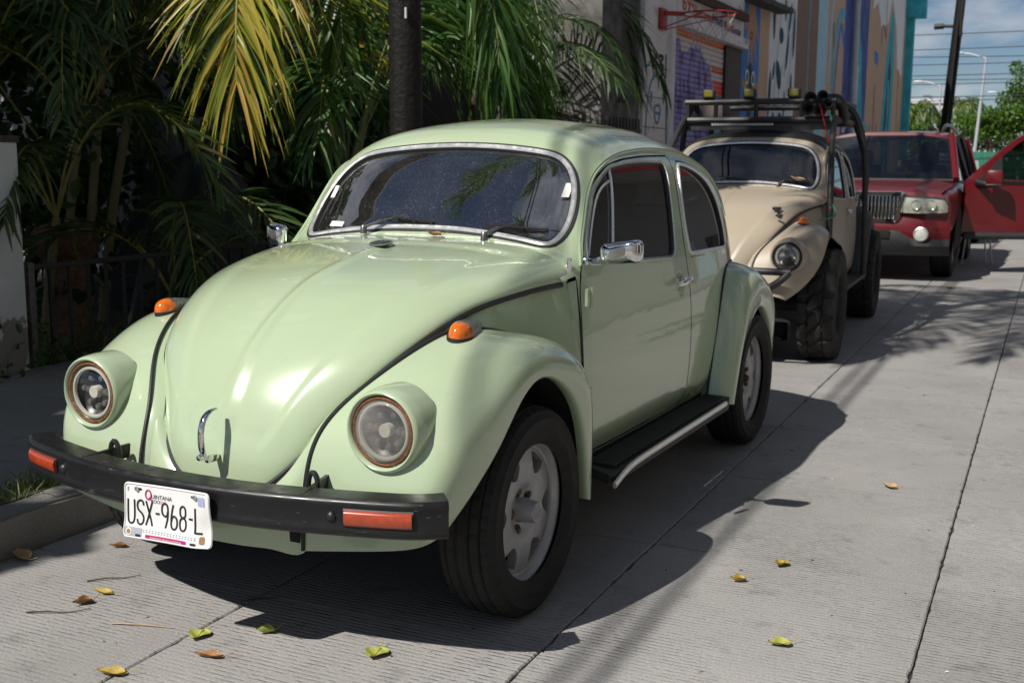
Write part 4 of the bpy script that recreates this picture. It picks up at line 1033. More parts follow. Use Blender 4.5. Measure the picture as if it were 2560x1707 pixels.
def concrete(name, col, tine=0.0, bump=0.25):
    m = mat(name, col, 0.85, spec=0.25); N, L, b = nodes(m)
    tc = N.new("ShaderNodeTexCoord"); oi = N.new("ShaderNodeObjectInfo")
    ge = N.new("ShaderNodeNewGeometry")
    n1 = N.new("ShaderNodeTexNoise"); n1.inputs["Scale"].default_value = 1.1; n1.inputs["Detail"].default_value = 9; n1.inputs["Roughness"].default_value = 0.65
    L.new(ge.outputs["Position"], n1.inputs["Vector"])
    n2 = N.new("ShaderNodeTexNoise"); n2.inputs["Scale"].default_value = 130; n2.inputs["Detail"].default_value = 4; L.new(ge.outputs["Position"], n2.inputs["Vector"])
    r1 = N.new("ShaderNodeMapRange"); r1.inputs[1].default_value = 0.3; r1.inputs[2].default_value = 0.7; r1.inputs[3].default_value = 0.80; r1.inputs[4].default_value = 1.12; L.new(n1.outputs[0], r1.inputs[0])
    r2 = N.new("ShaderNodeMapRange"); r2.inputs[1].default_value = 0.25; r2.inputs[2].default_value = 0.75; r2.inputs[3].default_value = 0.78; r2.inputs[4].default_value = 1.2; L.new(n2.outputs[0], r2.inputs[0])
    mu = N.new("ShaderNodeMath"); mu.operation = 'MULTIPLY'; L.new(r1.outputs[0], mu.inputs[0]); L.new(r2.outputs[0], mu.inputs[1])
    rr = N.new("ShaderNodeMapRange"); rr.inputs[3].default_value = 0.93; rr.inputs[4].default_value = 1.06; L.new(oi.outputs["Random"], rr.inputs[0])
    m2 = N.new("ShaderNodeMath"); m2.operation = 'MULTIPLY'; L.new(mu.outputs[0], m2.inputs[0]); L.new(rr.outputs[0], m2.inputs[1])
    # dark old stains
    n5 = N.new("ShaderNodeTexNoise"); n5.inputs["Scale"].default_value = 6.5; n5.inputs["Detail"].default_value = 7; n5.inputs["Roughness"].default_value = 0.7; L.new(ge.outputs["Position"], n5.inputs["Vector"])
    r5 = N.new("ShaderNodeMapRange"); r5.inputs[1].default_value = 0.56; r5.inputs[2].default_value = 0.76; r5.inputs[3].default_value = 1.0; r5.inputs[4].default_value = 0.62; L.new(n5.outputs[0], r5.inputs[0])
    m3 = N.new("ShaderNodeMath"); m3.operation = 'MULTIPLY'; L.new(m2.outputs[0], m3.inputs[0]); L.new(r5.outputs[0], m3.inputs[1])
    # pale grit
    vo = N.new("ShaderNodeTexVoronoi"); vo.inputs["Scale"].default_value = 42; L.new(ge.outputs["Position"], vo.inputs["Vector"])
    lt = N.new("ShaderNodeMath"); lt.operation = 'LESS_THAN'; lt.inputs[1].default_value = 0.075; L.new(vo.outputs["Distance"], lt.inputs[0])
    vc = N.new("ShaderNodeSeparateColor"); L.new(vo.outputs["Color"], vc.inputs[0]); gt = N.new("ShaderNodeMath"); gt.operation = 'GREATER_THAN'; gt.inputs[1].default_value = 0.72; L.new(vc.outputs[0], gt.inputs[0])
    lg = N.new("ShaderNodeMath"); lg.operation = 'MULTIPLY'; L.new(lt.outputs[0], lg.inputs[0]); L.new(gt.outputs[0], lg.inputs[1])
    lm = N.new("ShaderNodeMath"); lm.operation = 'MULTIPLY_ADD'; lm.inputs[1].default_value = 0.55; L.new(lg.outputs[0], lm.inputs[0]); L.new(m3.outputs[0], lm.inputs[2])
    last = lm; hgt = n2.outputs[0]
    bp = N.new("ShaderNodeBump"); bp.inputs["Strength"].default_value = bump; bp.inputs["Distance"].default_value = 0.004; L.new(hgt, bp.inputs["Height"])
    nrm = bp
    if tine:
        # brushed transverse grooves, uneven depth
        mp = N.new("ShaderNodeMapping"); mp.inputs["Rotation"].default_value = (0, 0, -RZ); L.new(ge.outputs["Position"], mp.inputs[0])
        wv = N.new("ShaderNodeTexWave"); wv.wave_type = 'BANDS'; wv.bands_direction = 'Y'; wv.inputs["Scale"].default_value = 15.5; wv.inputs["Distortion"].default_value = 1.1; wv.inputs["Detail"].default_value = 3; wv.inputs["Detail Scale"].default_value = 1.2; wv.inputs["Detail Roughness"].default_value = 0.7
        L.new(mp.outputs[0], wv.inputs["Vector"])
        pw = N.new("ShaderNodeMath"); pw.operation = 'POWER'; pw.inputs[1].default_value = 3.2; inv = N.new("ShaderNodeMath"); inv.operation = 'SUBTRACT'; inv.inputs[0].default_value = 1.0; L.new(wv.outputs[1], inv.inputs[1]); L.new(inv.outputs[0], pw.inputs[0])
        n3 = N.new("ShaderNodeTexNoise"); n3.inputs["Scale"].default_value = 1.7; n3.inputs["Detail"].default_value = 6; L.new(ge.outputs["Position"], n3.inputs["Vector"])
        r3 = N.new("ShaderNodeMapRange"); r3.inputs[1].default_value = 0.35; r3.inputs[2].default_value = 0.65; r3.inputs[3].default_value = 0.15; r3.inputs[4].default_value = 1.0; L.new(n3.outputs[0], r3.inputs[0])
        n4 = N.new("ShaderNodeTexNoise"); n4.inputs["Scale"].default_value = 28; n4.inputs["Detail"].default_value = 4; L.new(ge.outputs["Position"], n4.inputs["Vector"])
        r4 = N.new("ShaderNodeMapRange"); r4.inputs[1].default_value = 0.38; r4.inputs[2].default_value = 0.6; L.new(n4.outputs[0], r4.inputs[0])
        g1 = N.new("ShaderNodeMath"); g1.operation = 'MULTIPLY'; L.new(pw.outputs[0], g1.inputs[0]); L.new(r3.outputs[0], g1.inputs[1])
        g2 = N.new("ShaderNodeMath"); g2.operation = 'MULTIPLY'; L.new(g1.outputs[0], g2.inputs[0]); L.new(r4.outputs[0], g2.inputs[1])
        dk = N.new("ShaderNodeMath"); dk.operation = 'MULTIPLY_ADD'; dk.inputs[1].default_value = -0.28; L.new(g2.outputs[0], dk.inputs[0]); dk.inputs[2].default_value = 1.0
        m4 = N.new("ShaderNodeMath"); m4.operation = 'MULTIPLY'; L.new(lm.outputs[0], m4.inputs[0]); L.new(dk.outputs[0], m4.inputs[1]); last = m4
        b2 = N.new("ShaderNodeBump"); b2.invert = True; b2.inputs["Strength"].default_value = tine; b2.inputs["Distance"].default_value = 0.006
        L.new(g2.outputs[0], b2.inputs["Height"]); L.new(bp.outputs[0], b2.inputs["Normal"]); nrm = b2
    vm = N.new("ShaderNodeVectorMath"); vm.operation = 'SCALE'; vm.inputs[0].default_value = col; L.new(last.outputs[0], vm.inputs["Scale"])
    L.new(vm.outputs[0], b.inputs["Base Color"]); L.new(nrm.outputs[0], b.inputs["Normal"])
    return m
M['road'] = concrete("brushed_concrete", (0.305, 0.296, 0.284), tine=0.7)
M['joint'] = mat("joint_dirt", (0.035, 0.032, 0.028), 0.95, vary=0.5, vscale=60)
M['pavement'] = concrete("pavement_concrete", (0.20, 0.195, 0.185))
M['kerb'] = concrete("kerb_concrete", (0.25, 0.24, 0.22), bump=0.6)
M['soil'] = mat("garden_soil", (0.045, 0.035, 0.025), 0.95, vary=0.5, vscale=9, bump=0.8, bscale=30)
M['asphalt'] = mat("side_street", (0.16, 0.155, 0.15), 0.9, vary=0.15, vscale=3)

def sheet(name, a0, a1, b0, b1, z, ma, kind='structure', th=.05):
    mb = MB(); mb.box(((a0+a1)/2, (b0+b1)/2, z-th/2), (a1-a0, b1-b0, th)); mb.v[-1] = stv(mb.v[-1]); o = mb.build(name, ma, None, smooth=False); tag(o, kind=kind); return o
gb = MB(); gb.box((0, 300, -.40), (900, 900, .30)); o = gb.build('ground', M['asphalt'], None, smooth=False); tag(o, kind='structure')
road = sheet('road', -1.09, 6.2, -14, 75, -.012, M['joint'], th=.2)
KERB_A = -1.08
cols = [(-1.075, -.1015), (-.0985, .852), (.8555, 1.8055), (1.809, 2.7605), (2.764, 3.7155), (3.719, 4.67)]
variants = {}
def slab_mesh(w, l, seed):
    rs = random.Random(seed); mb = MB(); n = 30; h = .06
    e = lambda: rs.uniform(-.0018, .0018) if rs.random() < .78 else rs.uniform(-.007, .0)
    Lp = [(0+abs(e()), l*i/n) for i in range(n+1)]; Rp = [(w-abs(e()), l*i/n) for i in range(n+1)]
    V = []; F = []
    for (x0, y0), (x1, y1) in zip(Lp, Rp):
        V += [(x0-.002, y0, -h), (x0, y0, -.004), (x0+.004, y0, 0), (x1-.004, y1, 0), (x1, y1, -.004), (x1+.002, y1, -h)]
    for i in range(n):
        for k in range(5): F.append((i*6+k, i*6+k+1, (i+1)*6+k+1, (i+1)*6+k))
    F.append((0, 1, 2, 3, 4, 5)); F.append(tuple(n*6+k for k in (5, 4, 3, 2, 1, 0)))
    mb.add(V, F); return mb.mesh('slab', M['road'], smooth=False)
for ci, (a0, a1) in enumerate(cols):
    for v in range(3): variants[(ci, v)] = slab_mesh(a1-a0, 1.002, ci*7+v)
for ci, (a0, a1) in enumerate(cols):
    for bi in range(-4, 14):
        b0 = .747+bi*1.008+(.0 if ci < 3 else .0)
        o = bpy.data.objects.new('slab', variants[(ci, (bi*5+ci*3) % 3)]); link(o); o.parent = road
        o.location = st(a0, b0, 0); o.rotation_euler = (0, 0, RZ)
def road_piece(a0, a1, b0, b1):
    mb = MB(); mb.box(((a0+a1)/2, (b0+b1)/2, -.03), (a1-a0, b1-b0, .06)); mb.v[-1] = stv(mb.v[-1]); mb.build('roadway', M['road'], road, smooth=False)
road_piece(-1.075, 4.67, .747+14*1.008, 74); road_piece(4.68, 6.15, -13, 74); road_piece(-1.075, 4.67, -13, .747-4*1.008-.008)

walk = sheet('sidewalk', -3.25, -1.235, -14, 75, .06, M['joint'], th=.2)
for i in range(-6, 16):
    mb = MB(); mb.box((-2.243, i*1.5+.4, .095), (2.010, 1.492, .09)); mb.v[-1] = stv(mb.v[-1]); mb.build('pavement_slab', M['pavement'], walk, smooth=False)
mb = MB(); mb.box((-2.243, 50.1, .095), (2.01, 52, .09)); mb.v[-1] = stv(mb.v[-1]); mb.build('pavement_run', M['pavement'], walk, smooth=False)
kerb = sheet('kerb', -1.225, -1.095, -14, 75, .05, M['joint'], th=.2)
for i in range(-6, 18):
    bm = bmesh.new(); bmesh.ops.create_cube(bm, size=1); 
    for v in bm.verts: v.co = Vector((v.co.x*.145, v.co.y*1.192, v.co.z*.20))
    bmesh.ops.bevel(bm, geom=bm.edges[:], offset=.014, segments=2, affect='EDGES'); bmesh.ops.subdivide_edges(bm, edges=[e for e in bm.edges if abs(e.verts[0].co.y-e.verts[1].co.y) > .3], cuts=7)
    rs = random.Random(i)
    for v in bm.verts: v.co += Vector((rs.uniform(-.006, .006), 0, rs.uniform(-.006, .005)))
    me = bpy.data.meshes.new('kerb_stone'); bm.to_mesh(me); bm.free(); me.materials.append(M['kerb'])
    me.polygons.foreach_set("use_smooth", [True]*len(me.polygons)); me.set_sharp_from_angle(angle=R_(50))
    o = bpy.data.objects.new('kerb_stone', me); link(o); o.parent = kerb; o.location = st(-1.152, i*1.2+.1, .048); o.rotation_euler = (0, 0, RZ)
garden = sheet('garden_ground', -14, -3.26, -14, 11.4, .12, M['soil'], th=.2)
plot = sheet('house_plot', -14, -3.26, 11.4, 75, .10, M['pavement'], th=.2)
far_walk = sheet('far_sidewalk', 6.2, 7.6, -14, 75, .12, M['pavement'], th=.2)

# ---- white gatepost and the iron railing
M['stucco'] = mat("old_white_stucco", (0.60, 0.61, 0.62), 0.9, spec=0.2, vary=0.06, vscale=5, bump=0.35, bscale=45)
N, L, b = nodes(M['stucco'])
def add_patches(m, col, scale, lo, hi, zlo=None, zhi=None):
    """patches of another colour where noise is high, optionally fading above a height (damp walls)"""
    N, L, b = nodes(m); src = b.inputs["Base Color"].links[0].from_socket if b.inputs["Base Color"].links else None
    ge = N.new("ShaderNodeNewGeometry"); nz = N.new("ShaderNodeTexNoise"); nz.inputs["Scale"].default_value = scale; nz.inputs["Detail"].default_value = 8; nz.inputs["Roughness"].default_value = 0.65
    L.new(ge.outputs["Position"], nz.inputs["Vector"]); val = nz.outputs[0]
    if zlo is not None:
        sp = N.new("ShaderNodeSeparateXYZ"); L.new(ge.outputs["Position"], sp.inputs[0])
        mz = N.new("ShaderNodeMapRange"); mz.inputs[1].default_value = zlo; mz.inputs[2].default_value = zhi; mz.inputs[3].default_value = 0.16; mz.inputs[4].default_value = -0.25; L.new(sp.outputs[2], mz.inputs[0])
        ad = N.new("ShaderNodeMath"); ad.operation = 'ADD'; L.new(nz.outputs[0], ad.inputs[0]); L.new(mz.outputs[0], ad.inputs[1]); val = ad.outputs[0]
    mr = N.new("ShaderNodeMapRange"); mr.inputs[1].default_value = lo; mr.inputs[2].default_value = hi; L.new(val, mr.inputs[0])
    mx = N.new("ShaderNodeMix"); mx.data_type = 'RGBA'; L.new(mr.outputs[0], mx.inputs[0])
    if src: L.new(src, mx.inputs[6])
    else: mx.inputs[6].default_value = b.inputs["Base Color"].default_value
    mx.inputs[7].default_value = (*col, 1); L.new(mx.outputs[2], b.inputs["Base Color"])
add_patches(M['stucco'], (0.24, 0.22, 0.20), 3.4, 0.58, 0.61, .2, 1.0)
t = thing('gatepost', 'old white stucco gatepost with peeling base at the back of the sidewalk', 'gatepost', st(-3.50, 1.50, .12), RZ)
mb = MB(); mb.box((.0, -.08, .66), (.52, .52, 1.32), bev=.012); mb.build('post', M['stucco'], t)
M['grime'] = mat("black_mould", (0.06, 0.055, 0.05), 0.95, vary=0.5, vscale=30, bump=0.5)
mb = MB(); mb.box((.0, -.08, 1.335), (.54, .54, .04), bev=.01); mb.build('cap', M['grime'], t)
M['iron'] = mat("dark_iron", (0.02, 0.018, 0.018), 0.55, vary=0.4, vscale=30)
M['iron_worn'] = mat("worn_iron", (0.10, 0.095, 0.09), 0.6, vary=0.6, vscale=40)
t = thing('railing', 'low dark iron railing in front of the shaded garden', 'railing', st(-3.30, 1.76, .12), RZ)
for nm, z, h in (('top_rail', .60, .035), ('bottom_rail', .08, .03)):
    mb = MB(); mb.box((0, 3.6, z), (.03, 7.2, h), bev=.004); mb.build(nm, M['iron'], t)
mb = MB(); mb.box((0, 0, .31), (.045, .045, .64), bev=.004); mb.build('end_post', M['iron_worn'], t)
mb = MB(); mb.box((0, 0, .33), (.018, .018, .53)); me = mb.mesh('bar', M['iron'], smooth=False)
for i in range(1, 48):
    o = bpy.data.objects.new('bar', me); link(o); o.parent = t; o.location = (0, i*.15, 0)

# ---- buildings on the left
def wall_thing(name, label, a0, a1, b0, b1, z0, z1, ma, cat='building'):
    t = thing(name, label, cat, st((a0+a1)/2, (b0+b1)/2, z0), RZ)
    mb = MB(); mb.box((0, 0, (z1-z0)/2), (a1-a0, b1-b0, z1-z0)); mb.build('wall', ma, t, smooth=False); return t
M['grey_wall'] = mat("shaded_grey_wall", (0.30, 0.30, 0.31), 0.9, vary=0.15, vscale=2, bump=0.3, bscale=20)
M['pale_wall'] = mat("pale_house_wall", (0.30, 0.30, 0.32), 0.9, vary=0.1, vscale=1.5, bump=0.3, bscale=20)
house = wall_thing('garden_house', 'pale house wall half hidden behind the palm fronds', -11, -6.4, 6.2, 11.2, .1, 5.2, M['pale_wall'], 'house')
mb = MB(); mb.box((2.06, -.8, 1.3), (.03, 1.0, 2.0)); mb.build('door', M['iron'], house)
mb = MB(); mb.box((2.06, 1.6, 2.2), (.03, .8, 1.0)); w = mb.build('window', M['sideglass'], house)
mb = MB(); [mb.bar((2.09, 1.6+dx, 1.68), (2.09, 1.6+dx, 2.72), .02, .02) for dx in (-.4, 0, .4)]; mb.build('window_frame', M['iron'], w)
M['black_wall'] = mat("mould_blackened_wall", (0.045, 0.043, 0.04), 0.95, col2=(0.20, 0.19, 0.175), vscale=3.5, bump=0.6, bscale=20)
bw = wall_thing('blackened_wall', 'mould-blackened old garden wall between the palm and the white pillar', -4.2, -2.95, 10.1, 11.48, .1, 5.5, M['black_wall'], 'wall')
t = thing('window_grille', 'small dark iron grille of upright bars beside the white pillar', 'grille', st(-2.92, 10.75, .14), RZ)
for zz in (.30, 1.60):
    mb = MB(); mb.box((.03, 0, zz), (.03, 1.3, .03)); mb.build('rail', M['iron'], t, smooth=False)
for i in range(11):
    mb = MB(); mb.box((.03, -.6+i*.12, .95), (.016, .016, 1.6)); mb.build('bar', M['iron'], t, smooth=False)

BA = -2.90                     # plane of the painted facade
M['block'] = mat("white_block_wall", (0.74, 0.73, 0.71), 0.9, vary=0.1, vscale=3, bump=0.4, bscale=40); add_patches(M['block'], (0.16, 0.155, 0.15), 2.2, 0.60, 0.72)
M['m_tan'] = mat("mural_tan", (0.62, 0.43, 0.30), 0.9, vary=0.1, vscale=3, bump=0.25, bscale=40)
M['m_brown'] = mat("mural_brown", (0.27, 0.175, 0.13), 0.9, vary=0.12, vscale=3)
M['m_lblue'] = mat("mural_light_blue", (0.42, 0.66, 0.80), 0.9, vary=0.08, vscale=3)
M['m_white'] = mat("mural_white", (0.82, 0.87, 0.88), 0.9, vary=0.05, vscale=3)
M['m_navy'] = mat("mural_navy", (0.08, 0.12, 0.36), 0.9, vary=0.35, vscale=2)
M['m_blue'] = mat("mural_blue", (0.06, 0.25, 0.64), 0.9, vary=0.2, vscale=3)
M['m_petrol'] = mat("mural_petrol", (0.018, 0.085, 0.14), 0.9, vary=0.1)
M['m_teal'] = mat("mural_teal", (0.06, 0.44, 0.52), 0.9, vary=0.35, vscale=2.2)
M['m_dteal'] = mat("mural_dark_teal", (0.012, 0.09, 0.13), 0.9, vary=0.5, vscale=3)
M['m_aqua'] = mat("mural_aqua", (0.16, 0.48, 0.60), 0.9, vary=0.3, vscale=2)
M['m_grey'] = mat("mural_grey", (0.19, 0.22, 0.25), 0.9, vary=0.05)
M['m_skin'] = mat("mural_pink_tan", (0.52, 0.30, 0.20), 0.9, vary=0.15, vscale=12)
M['m_yellow'] = mat("mural_yellow", (0.45, 0.37, 0.08), 0.9, vary=0.2, vscale=9)
M['m_olive'] = mat("mural_olive", (0.07, 0.08, 0.05), 0.9, vary=0.4, vscale=9)
M['m_violet'] = mat("mural_violet", (0.07, 0.05, 0.18), 0.9, vary=0.2)
M['m_lilac'] = mat("mural_lilac", (0.36, 0.33, 0.46), 0.9)
M['m_red'] = mat("mural_red", (0.42, 0.06, 0.03), 0.9, vary=0.2)
M['m_orange'] = mat("mural_orange", (0.55, 0.13, 0.03), 0.9, vary=0.2)
M['m_ink'] = mat("spray_black", (0.015, 0.015, 0.018), 0.8)
M['m_spray'] = mat("spray_blue", (0.07, 0.25, 0.45), 0.8)
M['jamb'] = mat("shutter_jamb", (0.115, 0.092, 0.085), 0.9, vary=0.15, vscale=4)
def on_wall(pts, d=0.0):
    P = np.array([(BA+d, q[0], q[1]) for q in pts]); return stv(P)
def wpoly(name, pts, ma, parent, d=.003):
    """flat painted shape standing d proud of the facade; parent at the origin"""
    P = on_wall(pts, d); n = len(P); mb = MB()
    vv, ee, ff, *_ = delaunay_2d_cdt([Vector(p) for p in pts], [(i, (i+1) % n) for i in range(n)], [], 1, 1e-7)
    Q = on_wall([p[:] for p in vv], d); mb.add(Q, [tuple(f) for f in ff]); o = mb.build(name, ma, parent, smooth=False)
    if o.data.polygons and o.data.polygons[0].normal.x < 0: o.data.flip_normals()
    return o
def wstroke(name, pts, w, ma, parent, d=.004, smooth_=True):
    p = np.array(pts, float); p = curve(p, max(8, len(p)*6)) if smooth_ and len(p) > 2 else p
    T = np.gradient(p, axis=0); T /= np.maximum(np.linalg.norm(T, axis=1, keepdims=True), 1e-9); Nn = np.stack([-T[:, 1], T[:, 0]], 1)*w/2
    mb = MB(); mb.grid(np.stack([on_wall(p-Nn, d), on_wall(p+Nn, d)], 1)); return mb.build(name, ma, parent, smooth=False)
def facade(name, label, segs, z1, back=6.0, cat='building'):
    """shell of a building with its long painted wall made of vertical fields"""
    t = thing(name, label, cat)
    b0, b1 = segs[0][0], segs[-1][1]
    mb = MB(); mb.box((BA-back/2-.05, (b0+b1)/2, z1/2+.05), (back-.1, b1-b0, z1-.1)); mb.v[-1] = stv(mb.v[-1]); mb.build('wall_core', M['jamb'], t, smooth=False)
    for s0, s1, ma in segs:
        mb = MB(); mb.box((BA-.05, (s0+s1)/2, z1/2+.08), (.10, s1-s0, z1-.06)); mb.v[-1] = stv(mb.v[-1]); mb.build('painted_field', ma, t, smooth=False)
    return t
mural = facade('mural_building', 'tall mural-painted building with vertical stripes and teal arches along the street', [
    (16.62, 17.87, M['m_blue']), (17.87, 18.62, M['m_tan']), (18.62, 21.0, M['m_white']), (21.0, 23.3, M['m_brown']), (23.3, 24.48, M['m_lblue']),
    (24.48, 26.72, M['m_tan']), (26.72, 27.5, M['m_navy']), (27.5, 30.66, M['m_navy']), (30.66, 33.25, M['m_tan']), (33.25, 36.54, M['m_tan']), (36.54, 39.2, M['m_tan'])], 8.6)
mb = MB(); mb.box((BA+.10, 39.10, 4.6), (.32, .35, 8.0)); mb.v[-1] = stv(mb.v[-1]); mb.build('teal_corner', M['m_teal'], mural, smooth=False)
mb = MB(); mb.box((BA+.22, 39.0, 7.4), (.8, .6, 2.4)); mb.v[-1] = stv(mb.v[-1]); mb.build('teal_bay', M['m_teal'], mural, smooth=False)
# white field with petrol leaves and thin stems
leafs = [(18.75, 2.6, .16, .9, .12), (18.95, 4.0, .14, .8, -.1), (19.05, 3.05, .12, .35, .3), (19.6, 3.75, .26, .32, 0), (20.2, 3.5, .13, .75, .25), (20.35, 4.15, .15, .6, .3), (20.6, 2.75, .15, .75, .15), (20.75, 3.9, .16, 1.0, .05), (19.45, 3.0, .30, .55, -.5), (19.65, 2.1, .32, .42, .4), (20.05, 2.45, .10, .6, .1), (19.1, 2.0, .18, .6, .2), (20.7, 1.9, .16, .6, -.2), (19.3, 2.45, .10, .26, .1), (20.3, 1.95, .10, .35, 0), (18.85, 1.6, .15, .5, 0), (19.9, 4.3, .14, .5, -.2)]
for b_, z_, w_, h_, sl in leafs:
    p = [(b_+w_*math.sin(u)*.9*(1 if u < math.pi else .55)+sl*h_*math.cos(u)*.5, z_+h_/2*math.cos(u)) for u in np.linspace(0, 2*np.pi, 13)[:-1]]; wpoly('painted_leaf', p, M['m_petrol'], mural)
for q in ([(18.9, 1.4), (19.1, 2.4), (19.35, 3.4), (19.6, 4.4)], [(20.3, 1.4), (20.2, 2.4), (20.5, 3.3), (20.6, 4.5)], [(19.6, 1.5), (19.5, 2.3), (19.8, 3.2)], [(20.0, 3.0), (20.15, 3.8), (20.1, 4.6)]): wstroke('painted_stem', q, .02, M['m_petrol'], mural)
wpoly('pale_patch', [(17.6, 2.02), (18.62, 2.05), (20.6, 1.75), (21.0, 1.75), (21.0, .2), (17.6, .2)], M['m_lblue'], mural, .0024); wpoly('grey_patch', [(17.2, 2.05), (18.1, 2.02), (18.1, .2), (17.2, .2)], M['m_grey'], mural, .0040)
wpoly('blue_patch', [(18.2, 1.55), (19.4, 1.50), (19.4, .2), (18.2, .2)], M['m_blue'], mural, .0056); wpoly('red_bar', [(17.95, 1.62), (18.15, 1.62), (18.15, .2), (17.95, .2)], M['m_red'], mural, .0060)
wstroke('pale_line', [(22.5, 1.2), (22.3, 3.2), (22.35, 5.2)], .10, M['m_aqua'], mural)
# blue field: long hand above a winged figure
B0, B1 = 16.62, 17.87; bc = (B0+B1)/2
wpoly('painted_hand', [(bc-.22, 4.35), (bc-.26, 3.85), (bc-.50, 3.62), (bc-.46, 3.54), (bc-.24, 3.70), (bc-.42, 3.25), (bc-.34, 3.22), (bc-.16, 3.55), (bc-.22, 3.02), (bc-.13, 3.0), (bc-.02, 3.45), (bc+.06, 2.95), (bc+.15, 2.97), (bc+.12, 3.5), (bc+.34, 3.08), (bc+.42, 3.12), (bc+.24, 3.62), (bc+.52, 3.42), (bc+.55, 3.50), (bc+.26, 3.92), (bc+.22, 4.35)], M['m_skin'], mural)
wpoly('figure_body', [(bc-.12, 3.05), (bc-.2, 2.85), (bc-.3, 2.75), (bc-.16, 2.3), (bc-.14, 1.9), (bc-.42, 1.2), (bc-.45, .6), (bc+.45, .6), (bc+.42, 1.2), (bc+.14, 1.9), (bc+.16, 2.3), (bc+.3, 2.75), (bc+.2, 2.85), (bc+.12, 3.05)], M['m_olive'], mural, .003)
for sx in (-1, 1):
    wpoly('figure_wing', [(bc+sx*.14, 2.62), (bc+sx*.56, 2.78), (bc+sx*.58, 2.66), (bc+sx*.32, 2.55), (bc+sx*.36, 2.36), (bc+sx*.60, 2.38), (bc+sx*.58, 2.26), (bc+sx*.22, 2.22)], M['m_yellow'], mural, .0045)
    wstroke('figure_eye', [(bc+sx*.22+.10*math.cos(u), 2.80+.11*math.sin(u)) for u in np.linspace(0, 2*np.pi, 10)], .045, M['m_white'], mural, .006)
    wstroke('figure_robe', [(bc+sx*.03, 1.95), (bc+sx*.2, 1.5), (bc+sx*.30, 1.0)], .05, M['m_lilac'], mural, .006)
    wpoly('figure_sleeve', [(bc+sx*.2, 1.75), (bc+sx*.44, 1.72), (bc+sx*.42, 1.4), (bc+sx*.24, 1.42)], M['m_yellow'], mural, .0054)
wstroke('palm_mark', [(bc+.07*math.cos(u), 3.52+.06*math.sin(u)) for u in np.linspace(0, 2*np.pi, 9)], .03, M['m_ink'], mural, .006)
# tan field with blue arcs, navy, pipe, teal figures and arches
wstroke('blue_arc', [(25.0, .6), (25.2, 2.2), (25.3, 3.6), (25.9, 4.8), (26.7, 4.9)], .26, M['m_aqua'], mural); wstroke('blue_arc', [(25.6, 2.2), (25.7, 3.4), (26.2, 4.6), (26.72, 4.2)], .22, M['m_blue'], mural, .0045)
wstroke('blue_arc', [(24.9, 3.2), (24.9, 4.4), (25.2, 5.4)], .2, M['m_lblue'], mural); wstroke('brown_streak', [(24.9, .5), (25.0, 2.2), (25.35, 3.2), (25.2, 4.6)], .22, M['m_brown'], mural, .0026); wstroke('blue_line', [(26.0, .6), (26.05, 2.4)], .10, M['m_aqua'], mural)
wpoly('teal_figure', [(28.0, .8), (28.2, 2.2), (28.1, 3.4), (28.6, 4.3), (29.1, 4.9), (29.6, 4.2), (29.9, 3.2), (30.2, 2.5), (30.0, 1.6), (29.6, .7)], M['m_teal'], mural); wpoly('pale_figure', [(28.6, 1.9), (28.8, 3.2), (29.0, 4.2), (29.2, 3.0), (29.3, 1.9)], M['m_aqua'], mural, .0045); wstroke('pale_streak', [(29.1, 2.0), (29.05, 3.0), (29.15, 3.9)], .10, M['m_white'], mural, .006)
wpoly('teal_lump', [(29.5, 1.9), (30.2, 2.5), (31.0, 2.45), (31.6, 2.1), (31.0, 1.75), (30.0, 1.6)], M['m_aqua'], mural, .006); wpoly('blue_drip', [(28.2, 1.9), (30.6, 1.9), (30.2, .4), (28.6, .4)], M['m_blue'], mural, .0054)
for b_, z_, h_ in ((31.2, 1.0, 1.4), (31.7, 1.5, 1.8), (32.3, 2.6, 2.0), (32.6, 1.2, 1.6), (33.0, 2.0, 1.0), (37.6, 2.6, 3.6), (38.2, 1.6, 2.2)): wstroke('brown_streak', [(b_, z_-h_/2), (b_+.05, z_), (b_-.03, z_+h_/2)], .16, M['m_brown'], mural, .0035)
wpoly('blue_square', [(32.0, 4.2), (32.7, 4.15), (32.7, 4.5), (32.0, 4.55)], M['m_blue'], mural, .006); wstroke('painted_hook', [(33.4, 4.8), (33.2, 5.2), (33.7, 5.35), (34.1, 5.1), (34.0, 6.2)], .10, M['m_brown'], mural, .006)
arch = [(33.9, .2), (34.0, 2.4), (34.5, 4.6), (35.2, 5.9), (35.6, 6.1), (36.0, 5.6), (36.3, 4.4), (36.4, .2)]; wpoly('teal_arch', arch, M['m_teal'], mural, .003); wpoly('inner_arch', [(34.4, .2), (34.6, 2.4), (35.0, 4.2), (35.4, 4.8), (35.7, 4.2), (35.8, .2)], M['m_dteal'], mural, .0045); wstroke('arch_figure', [(35.2, .6), (35.1, 1.8), (35.35, 2.8), (35.2, 3.9)], .3, M['m_aqua'], mural, .006)
wpoly('pale_top', [(31.2, 8.5), (31.3, 5.6), (32.2, 5.9), (33.2, 5.2), (34.6, 5.6), (35.2, 6.4), (36.5, 5.6), (37.2, 4.4), (38.4, 4.2), (38.6, 8.5)], M['m_white'], mural, .002)
for i in range(9): wstroke('painted_plant', [(32.6+i*.33, .8), (32.65+i*.33, 1.15+.12*(i % 3)), (32.8+i*.33, 1.35+.1*(i % 2))], .12, M['m_aqua'], mural, .007)
M['pvc'] = mat("white_downpipe", (0.55, 0.55, 0.58), 0.5, vary=0.1)
t = thing('downpipe', 'white plastic downpipe running up the navy painted wall', 'pipe'); mb = MB(); mb.tube([st(BA+.12, 27.75, .15), st(BA+.12, 27.75, 5.6)], .085, 12); mb.build('pipe', M['pvc'], t)
